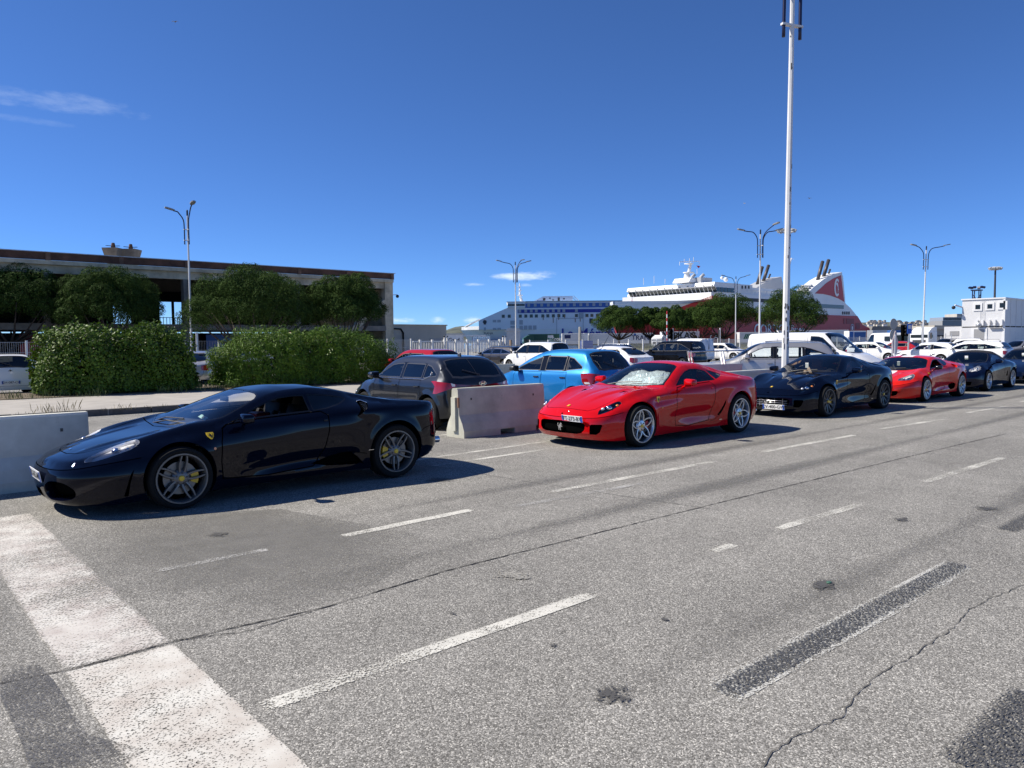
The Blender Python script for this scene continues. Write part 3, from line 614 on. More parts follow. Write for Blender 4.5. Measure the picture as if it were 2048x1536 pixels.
HORSE = [(-.05, .48), (.02, .40), (.00, .33), (.12, .28), (.22, .12), (.24, -.02), (.36, .10), (.40, .30), (.30, .36), (.42, .44), (.50, .28), (.44, .02), (.30, -.14), (.34, -.26), (.24, -.42), (.30, -.48), (.16, -.50), (.18, -.40), (.22, -.28), (.12, -.20),
         (.04, -.34), (-.06, -.50), (-.16, -.48), (-.06, -.36), (-.06, -.18), (-.12, -.04), (-.26, -.10), (-.40, -.02), (-.36, .06), (-.24, -.01), (-.16, .06), (-.30, .12), (-.34, .24), (-.24, .18), (-.12, .18), (-.14, .28), (-.26, .30), (-.28, .38), (-.14, .42)]
def tri_poly(pts, plane='xz'):
    """flat polygon triangulated for any outline"""
    from mathutils.geometry import tessellate_polygon
    t = tessellate_polygon([[Vector((a, b, 0)) for a, b in pts]]); v = [(a, 0, b) if plane == 'xz' else (0, a, b) for a, b in pts]; return v, [tuple(q) for q in t]

def number_plate(parent, s, loc, rot, w=0.52, h=0.11, scale=1.0):
    """European plate lying in the XZ plane of its own frame, facing -Y, then turned"""
    o = obj('number_plate', bbox(-w / 2, w / 2, -0.004, 0.004, -h / 2, h / 2, 0.003), PLATE_W, parent, loc=loc, rot=rot)
    obj('plate_band', join(box(-w / 2 + 0.002, -w / 2 + 0.045, -0.0062, -0.005, -h / 2 + 0.003, h / 2 - 0.003), box(w / 2 - 0.045, w / 2 - 0.002, -0.0062, -0.005, -h / 2 + 0.003, h / 2 - 0.003)), PLATE_B, o)
    obj('plate_lettering', mv(text_vf(s, h * 0.92, 0.0, 0.0015), (0, -0.0065, -0.002)), PLATE_K, o)
    return o
# ---------------------------------------------------------------- car materials
TYRE = pbr('tyre_rubber', (0.011, 0.011, 0.011), 0.8, spec=0.2, noise=(30, 0.25))
DARKMETAL = pbr('dark_metal', (0.09, 0.09, 0.095), 0.4, 0.8)
DISC = pbr('brake_steel', (0.20, 0.195, 0.19), 0.4, 0.9)
BLACK = pbr('black_void', (0.003, 0.003, 0.003), 0.9, spec=0.0)
PLASTIC = pbr('black_plastic', (0.018, 0.018, 0.020), 0.45)
GLOSSBLACK = pbr('gloss_black', (0.008, 0.008, 0.009), 0.08)
CHROME = pbr('chrome', (0.75, 0.75, 0.77), 0.12, 1.0)
SILVER = pbr('silver_rim', (0.56, 0.57, 0.59), 0.28, 0.85, 0.3)
GREYRIM = pbr('grey_rim', (0.17, 0.165, 0.16), 0.38, 0.6, 0.2)
DARKRIM = pbr('dark_rim', (0.10, 0.10, 0.105), 0.4, 0.7, 0.3)
YELLOW = pbr('yellow_enamel', (0.80, 0.52, 0.03), 0.3, coat=0.5)
YCAL = pbr('yellow_caliper', (0.72, 0.44, 0.02), 0.35, coat=0.5)
RCAL = pbr('red_caliper', (0.45, 0.02, 0.015), 0.35, coat=0.5)
GCAL = pbr('grey_caliper', (0.2, 0.2, 0.2), 0.5, 0.4)
INTERIOR = pbr('interior_trim', (0.022, 0.022, 0.024), 0.8)
LEATHER_B = pbr('black_leather', (0.010, 0.010, 0.010), 0.6, spec=0.2)
LEATHER_R = pbr('red_leather', (0.28, 0.012, 0.012), 0.5)
LEATHER_T = pbr('tan_leather', (0.33, 0.20, 0.11), 0.55)
LEATHER_G = pbr('grey_fabric', (0.10, 0.10, 0.11), 0.85)
PLATE_W = pbr('plate_white', (0.78, 0.78, 0.77), 0.35)
PLATE_B = pbr('plate_blue', (0.02, 0.09, 0.45), 0.35)
PLATE_K = pbr('plate_ink', (0.01, 0.01, 0.01), 0.5)
TAIL = pbr('tail_light_red', (0.32, 0.008, 0.012), 0.08, coat=1.0)
TAILD = pbr('tail_light_dark', (0.10, 0.004, 0.006), 0.08, coat=1.0)
TAILW = pbr('tail_light_clear', (0.7, 0.68, 0.68), 0.12, coat=1.0)
AMBER = pbr('amber_lamp', (0.85, 0.26, 0.04), 0.2, coat=1.0)
BOWL = pbr('lamp_bowl', (0.80, 0.80, 0.82), 0.4, 0.1)
BOWLD = pbr('lamp_bowl_dark', (0.26, 0.26, 0.27), 0.35, 0.2)
GLASS = glassmat('window_glass', (0.62, 0.68, 0.66)); GLASS_D = glassmat('tinted_glass', (0.08, 0.085, 0.09)); GLASS_C = glassmat('clear_glass', (0.86, 0.9, 0.9)); LENS = glassmat('lamp_lens', (0.93, 0.94, 0.95))
def paint(name, col, metal=0.0, rough=0.35, flake=0.0):
    return pbr('paint_' + name, col, rough, metal, 1.0, 0.0 if metal == 0 else 0.3, coat_rough=0.012)

DEFAULT = {  # label: (mode, part name, material key)
    'windscreen': ('glass', 'windscreen'), 'rear_window': ('glass', 'rear_window'), 'side_window': ('glass', 'side_window'), 'quarter_window': ('glass', 'quarter_window'), 'rear_side_window': ('glass', 'rear_side_window'),
    'trim': ('flush', 'window_trim', 'trim'), 'door': ('flush', 'door', 'paint'), 'rear_door': ('flush', 'rear_door', 'paint'), 'bonnet': ('flush', 'bonnet', 'paint'), 'boot': ('flush', 'boot_lid', 'paint'), 'tailgate': ('flush', 'tailgate', 'paint'), 'fuel_flap': ('flush', 'fuel_flap', 'paint'),
    'headlight': ('lamp', 'headlight'), 'tail_light': ('raised', 'tail_light', TAIL), 'tail_light_clear': ('raised', 'reversing_light', TAILW), 'tail_strip': ('raised', 'tail_light_strip', TAILD), 'grille': ('recess', 'grille', 0.06), 'intake': ('recess', 'air_intake', 0.09), 'vent': ('recess', 'air_vent', 0.03), 'vent_deep': ('recess', 'air_vent', 0.06),
    'plastic': ('flush', 'bumper_plastic', PLASTIC), 'cladding': ('flush', 'sill_cladding', PLASTIC), 'stripe': ('flush', 'roof_stripe', 'white'), 'gloss': ('flush', 'black_trim', GLOSSBLACK), 'chrome': ('raised', 'chrome_trim', CHROME), 'skylight': ('flush', 'roof_panel', GLOSSBLACK), 'soft_top': ('flush', 'fabric_roof', 'fabric'), 'indicator': ('raised', 'side_indicator', AMBER)}
BODIES = {}
def get_body(key):
    if key not in BODIES: BODIES[key] = Body(SPECS[key]()).build()
    return BODIES[key]

def make_car(name, label, key, loc, rotz, pnt, cat='car', group=None, wheel=None, cal=None, glass=None, opts=None):
    """one car: Empty at the ground under its nose, body and parts as children"""
    b = get_body(key); sp = b.sp; root = thing(name, label, cat, loc, rotz, group); op = dict(sp.get('opts', {})); op.update(opts or {})
    gl = glass or op.get('glass', GLASS)
    def emit(nm, V, F, mat, parent=root, smooth=True): return put(nm, np_mesh(nm, V, F, mat, smooth), parent)
    # painted shell with the dark panel gaps behind it
    V, F, _ = b.sub(b.mask('body')); mats = [pnt]; mi = np.zeros(len(F), int); g = b.mask('groove')
    if g.any():
        V2, F2, _ = b.sub(g, -0.007); F = np.concatenate([F, F2 + len(V)]); V = np.concatenate([V, V2]); mi = np.concatenate([mi, np.ones(len(F2), int)]); mats.append(BLACK)
    body = emit('body', V, F, mats); body.data.polygons.foreach_set('material_index', mi)
    # arch returns and liners
    lips = []; lin = []
    for xc, zc, R in sp['arches']:
        a = np.linspace(rad(-35), rad(215), 60); xs = xc + R * np.cos(a); zs = zc + R * np.sin(a); k = zs > b.zb_t(xs) - 0.005; xs, zs = xs[k], zs[k]; q = b.shell(b.px(xs), zs)
        for sg in (-1, 1):
            o = q * (1, sg, 1); i_ = o.copy(); i_[:, 1] -= sg * 0.03; i_[:, 0] += (xc - o[:, 0]) * 0.02; i_[:, 2] += (zc - o[:, 2]) * 0.02; n = len(o)
            lips.append(([tuple(w) for w in np.concatenate([o, i_])], [(j, j + 1, n + j + 1, n + j) for j in range(n - 1)]))
            yo = sg * (abs(o[:, 1]).min() - 0.02); yi = sg * max(abs(yo) - 0.42, 0.25)
            v, f = lathe([(R * 1.02, yo), (R * 1.02, yi), (0.02, yi)], 30, 'y', False, rad(-25), rad(205)); lin.append((mv((v, f), (xc, 0, zc))))
    for q in lips: obj('arch_edge', q, pnt if not op.get('dark_arch') else PLASTIC, root, True)
    for q in lin: obj('wheel_well', q, BLACK, root, True, 40)
    # floor under the car
    xs = np.linspace(0.25, b.L - 0.2, 24); yy = np.array([b.side(x, float(b.zb_t(x)) + 0.02)[1] - 0.02 for x in xs]); zz = b.zb_t(xs) + 0.025
    for xc, zc, R in sp['arches']: yy = np.where(np.abs(xs - xc) < R + 0.02, np.minimum(yy, 0.5), yy)
    v = [(x, sg * y, z) for sg in (-1, 1) for x, y, z in zip(xs, yy, zz)]; n = len(xs); obj('underbody', (v, [(i, i + 1, n + i + 1, n + i) for i in range(n - 1)]), BLACK, root)
    # lining of the cabin
    x0, x1 = sp['cabin']; m_ = b.mask('body', 'door', 'rear_door', 'boot', 'stripe', 'tailgate', 'skylight', 'soft_top', 'gloss') & (b.cen[:, 0] > x0) & (b.cen[:, 0] < x1); V, F, _ = b.sub(m_, -0.03); emit('cabin_lining', V, F[:, ::-1], op.get('lining', INTERIOR))
    # everything cut out of the sheets
    for lab in b.names:
        if lab in ('body', 'groove', '_hole'): continue
        mode = op.get('emit', {}).get(lab) or DEFAULT[lab]; mk = b.mask(lab)
        for ms in sides(b, mk) if not op.get('whole', {}).get(lab) and lab not in ('windscreen', 'rear_window', 'bonnet', 'boot', 'tailgate', 'stripe', 'grille', 'skylight', 'soft_top', 'tail_strip', 'trim', 'gloss', 'plastic', 'cladding') else [mk]:
          for ms in (islands(b, ms) if mode[0] in ('recess', 'raised', 'lamp', 'glass') else [ms]):
            if not ms.any(): continue
            if mode[0] == 'open': continue      # pane wound down into the door
            if mode[0] == 'glass':
                V, F, _ = b.sub(ms, -0.004); emit(mode[1], V, F, mode[2] if len(mode) > 2 else gl)
            elif mode[0] == 'flush':
                mt = mode[2]; mt = pnt if mt == 'paint' else op.get('trim_mat', PLASTIC) if mt == 'trim' else op.get('stripe_mat', PLATE_W) if mt == 'white' else op.get('fabric_mat', PLASTIC) if mt == 'fabric' else mt
                V, F, _ = b.sub(ms, -0.0015 if lab == 'trim' else 0.0); emit(mode[1], V, F, mt)
            elif mode[0] == 'raised':
                V, F, _ = b.sub(ms, 0.004); emit(mode[1], V, F, mode[2])
            elif mode[0] == 'recess':
                Va, Fl, W = b.recess(ms, mode[2], op.get('recess_dir', {}).get(lab), op.get('shrink', {}).get(lab, 0.0)); o = emit(mode[1], Va, np.concatenate([Fl, W]), [BLACK, pnt], smooth=False)
                o.data.polygons.foreach_set('material_index', np.concatenate([np.zeros(len(Fl), int), np.full(len(W), 1 if op.get('paint_walls', {}).get(lab) else 0, int)]))
            elif mode[0] == 'lamp':
                Va, Fl, W = b.recess(ms, op.get('lamp_depth', 0.06), None, 0.18); o = emit(mode[1], Va, np.concatenate([Fl, W]), op.get('bowl', BOWLD), smooth=False)
                V, F, _ = b.sub(ms, -0.001); put('lens', np_mesh('lens', V, F, LENS), o)
                c = b.cen[ms].mean(0); nn = b.VN[np.unique(b.F[ms])].mean(0)
                for dx, dy, dz, r, mt in op.get('bulbs', [(0, 0, 0, 0.05, CHROME)]):
                    sg = 1 if c[1] > 0 else -1; p = (c[0] + dx, c[1] + sg * dy, c[2] + dz); obj('bulb', ball(p, (r, r * 0.9, r * 0.7), 12, 8), mt, o, True)
    # cabin furniture
    f = sp['interior']; lm = op.get('leather', LEATHER_B)
    dash = [(f['dash'][0] - 0.30, f['dash'][1] - 0.28), (f['dash'][0] - 0.30, f['dash'][1] - 0.06), (f['dash'][0] - 0.05, f['dash'][1] + 0.01), (f['dash'][0] + 0.12, f['dash'][1] - 0.02), (f['dash'][0] + 0.2, f['dash'][1] - 0.12), (f['dash'][0] + 0.14, f['dash'][1] - 0.35)]
    obj('dashboard', prism(dash, -f['w'], f['w'], 'y'), op.get('dash_mat', INTERIOR), root)
    for x, ys in f['seats']:
        for y in ys: obj('seat', seat_vf(x, y, f['zseat']), lm, root, True, 40)
    obj('steering_wheel', torus((f['dash'][0] + 0.30, -f['drive'], f['dash'][1] - 0.03), 0.175, 0.016, rad(-24)), LEATHER_B, root, True)
    if 'shelf' in f: xs0, xs1, zsh = f['shelf']; obj('rear_bulkhead', box(xs0, xs1, -f['w'], f['w'], f['zseat'] - 0.1, zsh), op.get('shelf_mat', INTERIOR), root)
    # mirrors on both doors
    mm_ = sp.get('mirror')
    if mm_:
        mx, mz, my, sz = mm_
        for sg in (-1, 1):
            v = bbox(-0.09, 0.07, -0.10, 0.11, -0.065, 0.07, 0.045); M = Matrix.Scale(sz, 4)
            shp = [(x * (1.0 if y * sg > -0.05 else 0.75), y, z * (1 - 0.25 * max(0, sg * y) / 0.11)) for x, y, z in v[0]]
            o = obj('door_mirror', mv(([tuple(c * sz for c in q) for q in shp], v[1]), (mx, sg * my, mz)), op.get('mirror_mat', pnt), root, True, 60)
            obj('mirror_stalk', tube([(mx + 0.02, sg * (my - 0.22 * sz), mz - 0.10 * sz), (mx + 0.01, sg * (my - 0.1 * sz), mz - 0.055 * sz), (mx, sg * my, mz - 0.05 * sz)], 0.022 * sz, 8), op.get('mirror_mat', pnt), o, True)
            obj('mirror_glass', cbox((mx + 0.058 * sz, sg * my, mz), (0.02, 0.13 * sz, 0.075 * sz)), GLOSSBLACK, o)
    # wipers
    for pth in sp.get('wipers', []): obj('wiper', tube([tuple(np.array(q) + (0, 0, 0.012)) for q in pth], 0.008, 5), PLASTIC, root)
    # wheels
    wk = wheel or sp['wheel']; wf = wheel_meshes(key + wk[0] + 'f', sp['tyre'][0], sp['tyre_w'][0], sp['rim'][0], wk[0], wk[1], wk[2], cal or GCAL); wr = wheel_meshes(key + wk[0] + 'r', sp['tyre'][1], sp['tyre_w'][1], sp['rim'][1], wk[0], wk[1], wk[2], cal or GCAL)
    for i, ax in enumerate(sp['axles']):
        mm2 = wf if i == 0 else wr; ty = sp['track'][i]; Rr = sp['tyre'][i]
        for sg in (-1, 1): add_wheel(root, mm2, ax, sg * ty, Rr, sg < 0, 0.0 if i == 0 else math.pi, op.get('full_wheel', True), op.get('roll', 0.15) + i * 0.5)
    for fn in sp.get('extra', []): fn(b, root, pnt, op)
    return root
# ---------------------------------------------------------------- buildings
CONC = pbr('old_concrete', (.50, .425, .30), .9, noise=(.8, .42, 9), bump=(12, .35, .02)); CONC2 = pbr('grey_concrete', (.42, .395, .34), .9, noise=(.5, .10, 8)); CONCD = pbr('dark_concrete', (.20, .18, .15), .9, noise=(.9, .35, 8)); RUST = pbr('rusty_fascia', (.13, .058, .034), .85, noise=(.9, .55, 9)); RUSTP = pbr('rusty_post', (.20, .105, .065), .85, noise=(1.5, .4)); DARKIN = pbr('dark_interior', (.012, .012, .013), .9, spec=0.1); WHITEP = pbr('white_paint', (.74, .74, .73), .5, noise=(.8, .06)); GREYP = pbr('grey_panel', (.30, .30, .30), .6, noise=(.6, .06)); REDP = pbr('red_panel', (.42, .02, .02), .5); GALV = pbr('galvanised', (.48, .49, .50), .45, .5, noise=(3, .12)); NAVYP = pbr('navy_paint', (.012, .018, .06), .4); BLUEP = pbr('blue_panel', (.03, .11, .33), .5)  # CONCD: darker concrete tone for inner columns, floor slab and fan cowls
LATZ = CAM_A - math.pi / 2
def lat(px, dep, z=0.0): p = D(px, 684, dep); return (p[0], p[1], z)
def warehouse():
    Y = 66.0; xr = PY(785, 600, Y)[0]; xl = -34.0; zt = PY(600, 536, Y)[2]; t = thing('warehouse', 'long derelict concrete warehouse with rusty brown fascia behind the pines', 'warehouse', (0, 0, 0))
    n = int((xr - xl) / 5.0); xs = [xr - i * (xr - xl) / n for i in range(n + 1)]
    for i in range(n):
        obj('fascia_panel', box(xs[i + 1] + .16, xs[i] - .16, Y - .05, Y + .12, zt - .56, zt), RUST, t); obj('fascia_post', box(xs[i] - .16, xs[i] + .16, Y - .12, Y + .12, zt - .60, zt + .02), RUSTP, t)
    obj('roof', box(xl, xr, Y + .12, Y + 26, zt - .85, zt - .60), CONC, t); obj('roof_edge', box(xl, xr + .35, Y - .10, Y + 1.2, zt, zt + .06), GALV, t)
    obj('eaves_beam', box(xl, xr - .01, Y - .30, Y + .35, zt - .92, zt - .61), CONC, t); obj('lower_beam', box(xl, xr - .02, Y + .02, Y + .4, zt - 1.55, zt - .922), CONC, t)
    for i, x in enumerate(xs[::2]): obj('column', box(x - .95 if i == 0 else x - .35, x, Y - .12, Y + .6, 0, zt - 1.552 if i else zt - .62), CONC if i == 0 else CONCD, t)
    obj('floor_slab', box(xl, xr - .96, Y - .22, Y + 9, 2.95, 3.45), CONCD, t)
    obj('diagonal_brace', bar((xr - 1.0, Y + .05, 5.9), (xr - 7.2, Y + .05, 1.2), .7, .5), CONC, t)
    for z in (3.6, 1.2): pass
    # gloomy back wall with a few openings that show daylight
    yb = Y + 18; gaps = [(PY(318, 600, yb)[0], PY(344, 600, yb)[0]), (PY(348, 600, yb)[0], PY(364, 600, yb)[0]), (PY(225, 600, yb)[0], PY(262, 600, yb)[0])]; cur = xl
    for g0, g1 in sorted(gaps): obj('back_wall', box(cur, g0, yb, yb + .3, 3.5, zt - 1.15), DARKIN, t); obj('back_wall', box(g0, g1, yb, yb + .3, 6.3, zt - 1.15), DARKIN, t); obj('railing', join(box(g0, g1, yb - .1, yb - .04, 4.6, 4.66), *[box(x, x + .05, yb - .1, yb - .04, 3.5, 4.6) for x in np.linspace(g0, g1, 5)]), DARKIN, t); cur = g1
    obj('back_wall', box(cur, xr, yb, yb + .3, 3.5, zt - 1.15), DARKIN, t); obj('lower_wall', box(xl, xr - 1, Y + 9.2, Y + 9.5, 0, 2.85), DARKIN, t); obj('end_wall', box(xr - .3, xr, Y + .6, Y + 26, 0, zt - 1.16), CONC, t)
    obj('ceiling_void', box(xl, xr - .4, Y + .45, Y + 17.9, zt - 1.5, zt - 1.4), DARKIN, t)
    for i in range(9):
        x = xs[1] - 2 - i * 4.6; obj('lower_panel', box(x - 2.2, x + 1.9, Y + 1.0, Y + 1.15, .3, 2.6), [REDP, DARKIN, BLUEP, DARKIN, WHITEP, REDP, DARKIN, REDP, DARKIN][i], t)
    for px in (227, 262):
        x = PY(px, 510, Y + 3)[0]; o = thing('roof_fan', 'rusty cooling fan on the warehouse roof, %s of the pair' % ('left' if px == 227 else 'right'), 'fan', (x, Y + 3, zt + .55), 0, 'roof fans')
        obj('cowl', ([(-.5, -.5, -1.0), (.5, -.5, -1.0), (.5, .5, -1.0), (-.5, .5, -1.0), (-.85, -.85, .35), (.85, -.85, .35), (.85, .85, .35), (-.85, .85, .35), (-.88, -.88, .52), (.88, -.88, .52), (.88, .88, .52), (-.88, .88, .52)], [(0, 1, 5, 4), (1, 2, 6, 5), (2, 3, 7, 6), (3, 0, 4, 7), (4, 5, 9, 8), (5, 6, 10, 9), (6, 7, 11, 10), (7, 4, 8, 11), (8, 9, 10, 11)]), CONCD, o); o.rotation_euler = (0, 0, CAM_A); o.scale = (.72, .72, .85)
        obj('motor', lathe([(.001, 1.05), (.16, 1.05), (.2, .9), (.24, .6), (.3, .52)], 12), RUSTP, o)
        for k in range(3): a = k * 2.09 + .4; obj('fan_blade', xf(box(.1, .8, -.1, .1, .72, .76), Matrix.Rotation(a, 4, 'Z')), DARKIN, o)
    cam_ = thing('security_camera', 'dark dome camera on a bracket at the corner of the warehouse', 'camera', (xr, Y, PY(789, 590, Y)[2])); obj('bracket', bar((0, 0, 0), (.55, 0, .05), .07), GALV, cam_); obj('dome', ball((.6, 0, -.12), .17), PLASTIC, cam_, True)
warehouse()
def low_building():
    Y = 70.0; x0, x1 = PY(776, 680, Y)[0], PY(893, 680, Y)[0]; zt = PY(830, 651, Y)[2]; t = thing('concrete_building', 'low windowless sandy concrete building beside the warehouse', 'building')
    obj('wall', box(x0, x1, Y, Y + 14, 0, zt), CONC2, t); obj('parapet', box(x0 - .1, x1 + .1, Y - .1, Y + 14.1, zt, zt + .12), CONC, t); obj('drain_pipe', tube([(x0 + .2, Y - .1, zt - .35), (x0 + 1.6, Y - .1, zt - .4), (x0 + 1.9, Y - .1, zt - .8), (x0 + 1.9, Y - .1, 0)], .09, 6), DARKIN, t)
    a = PY(860, 690, Y)[0]; obj('door', box(a, PY(882, 690, Y)[0], Y - .06, Y - .01, 0, PY(870, 677, Y)[2]), GREYP, t); obj('shutter', box(PY(806, 690, Y)[0], PY(818, 690, Y)[0], Y - .06, Y - .01, 0, PY(810, 692, Y)[2]), GREYP, t)
    t = thing('white_kiosk', 'small white quay cabin with dark lettering by the gate', 'cabin', lat(906, 150), LATZ); obj('wall', box(-1.4, 1.9, 0, 4, 0, 3.3), WHITEP, t); obj('roof', box(-1.6, 2.1, -.2, 4.2, 3.3, 3.5), GALV, t); obj('sign_lettering', mv(text_vf('Gard', 1.1, 0, .01), (.2, -.05, 2.2)), PLATE_K, t)
    t = thing('quay_canopy', 'flat white canopy on posts in front of the blue ferry bow', 'canopy', lat(938, 160), LATZ); obj('roof', box(-2.2, 3.6, 0, 5, 3.0, 3.25), WHITEP, t)
    for x in (-2, .7, 3.4): obj('post', box(x - .1, x + .1, .2, .4, 0, 3.0), GALV, t)
    t = thing('water_bottle_pallet', 'tall stack of shrink-wrapped water bottle packs behind the white gate', 'pallet', lat(972, 120), LATZ); WB = pbr('bottle_wrap', (.42, .55, .68), .2, coat=.5, noise=(4, .35)); rr = random.Random(1)
    for i in range(6):
        for j in range(4):
            if not (j == 3 and i > 3): obj('bottle_pack', bbox(-2.0 + i * .68, -1.36 + i * .68, 0, 1.0, .15 + j * .62, .73 + j * .62, .08), WB, t)
    obj('pallet_base', box(-2.1, 2.2, -.05, 1.05, 0, .14), pbr('pallet_wood', (.30, .22, .13), .9), t)
    t = thing('switch_cabinet', 'grey roofed cabinet on a post behind the lamp post', 'cabinet', lat(1028, 120), LATZ); obj('box_body', box(-1.2, 1.0, 0, 1.2, 1.2, 3.4), GALV, t); obj('roof', prism([(-1.5, 3.4), (1.2, 3.4), (.8, 3.9), (-.9, 3.9)], -.2, 1.4, 'y'), GALV, t); obj('post', box(-.3, .3, .3, .7, 0, 1.2), GALV, t)
low_building()
def container_office():
    dep = 79; c = D(2010, 597, dep); X0, Y0, zt = c[0], c[1], c[2]; t = thing('container_office', 'white two-storey container cabin building at the right edge', 'building')
    # lit end faces -X, shaded long side faces -Y
    k = (lambda px: None); Yl = None
    lo, hi = Y0, Y0 + 40
    def pxof(Y):
        q = np.array([X0, Y, 3.0]) - (0, 0, CAM_H); return 1024 + CAM_F * (q @ _R) / (q @ _FW)
    for _ in range(50):
        mid = (lo + hi) / 2
        if pxof(mid) > 1923: lo = mid
        else: hi = mid
    Yl = lo; zm = zt * .5 - .05; LG = pbr('cabin_cladding', (.66, .66, .655), .55, noise=(.8, .05)); GW = pbr('cabin_side', (.60, .60, .60), .55, noise=(.8, .05))
    obj('lower_container', box(X0, X0 + 14, Y0, Yl, .25, zm - .06), LG, t); obj('upper_container', box(X0 + .02, X0 + 14, Y0 + .02, Yl - .02, zm + .06, zt), LG, t); obj('joint_band', box(X0 + .1, X0 + 13.9, Y0 + .1, Yl - .1, zm - .06, zm + .06), DARKIN, t); obj('plinth', box(X0 + .3, X0 + 13.7, Y0 + .3, Yl - .3, 0, .25), DARKIN, t)
    obj('roof_trim', box(X0 - .08, X0 + 14.08, Y0 - .08, Yl + .08, zt, zt + .14), WHITEP, t); obj('corner_post', box(X0 - .06, X0 + .12, Y0 - .06, Y0 + .12, .2, zt - .002), WHITEP, t)
    for x in range(1, 7): obj('panel_seam', box(X0 + x * 2.0, X0 + x * 2.0 + .04, Y0 - .012, Y0 + .05, .26, zt - .01), LG, t)
    for y in np.linspace(Y0 + 1.8, Yl - 1.8, 5): obj('panel_seam', box(X0 - .005, X0 + .05, y, y + .03, .26, zt - .01), LG, t)
    def yat(px):
        a, b_ = Y0, Yl
        for _ in range(40):
            q = (a + b_) / 2
            if pxof(q) > px: a = q
            else: b_ = q
        return a
    for px, py, w in ((1955, 614, .42), (1979, 613, .42), (2004, 611, .45)):
        y = yat(px); dep_ = (np.array([X0, y, 0]) - (0, 0, CAM_H)) @ _FW; z = CAM_H + (674.8 - py) * dep_ / CAM_F; o = obj('window', box(X0 - .06, X0 + .05, y - w, y + w, z - w, z + w), WHITEP, t); obj('pane', box(X0 - .075, X0 - .061, y - w * .55, y + w * .55, z - w * .55, z + w * .55), GLOSSBLACK, o)
    y = yat(1959); o = obj('door', box(X0 - .06, X0 + .02, y - .75, y + .75, .5, 2.75), WHITEP, t); obj('door_glass', box(X0 - .075, X0 - .061, y - .5, y + .5, 1.5, 2.6), GREYP, o)
    obj('door_lamp', ball((X0 - .25, y, 3.05), .3, 10, 6), GALV, t, True); st = obj('entrance_steps', join(*[box(X0 - 1.6 + .3 * i, X0 - .07, y - .9, y + .9, .02 + .1 * i, .11 + .1 * i) for i in range(5)]), GALV, t)
    for sg in (-1, 1): obj('stair_rail', join(bar((X0 - .3, y + sg * 1.9, 1.5), (X0 - .3, y + sg * 3.2, .1), .05), bar((X0 - .3, y - .9, 1.5), (X0 - .3, y + sg * 1.9, 1.5), .05)), GALV, t)
    obj('sign_board', box(X0 - .05, X0 - .02, Y0 + .3, Y0 + 2.6, .55, 1.0), REDP, t)
    for px in (1955, 1966, 1979, 1990, 2004): q = yat(px); obj('wall_bracket', box(X0 - .3, X0 - .02, q - .1, q + .1, zm + .15, zm + .75), WHITEP, t)
    obj('cable_tray', box(X0 - .25, X0 - .03, Y0 + .2, yat(1980), zm - .16, zm - .08), GREYP, t)
    o = thing('security_camera', 'white dome camera at the left corner of the container cabins', 'camera', (X0, Yl, zt - .75)); obj('bracket', bar((0, 0, 0), (-.6, .5, .25), .14), WHITEP, o); obj('dome', ball((-.7, .6, -.02), .2, 10, 8), PLASTIC, o, True)
    t2 = thing('side_cabin', 'lower white cabin left of the container building with outside steps', 'cabin', (X0 + .5, Yl, 0)); obj('wall', box(0, 3, .15, 1.9, .2, zm + .1), LG, t2); obj('vent_grille', box(-.05, 0, .4, 1.3, zm - .9, zm - .4), GREYP, t2); obj('ladder', join(bar((-.4, 1.0, 0), (-.4, 1.0, 2.2), .07), bar((-.4, 1.6, 0), (-.4, 1.6, 2.2), .07), *[bar((-.4, 1.0, z), (-.4, 1.6, z), .06) for z in (.4, .9, 1.4, 1.9)]), GALV, t2)
container_office()
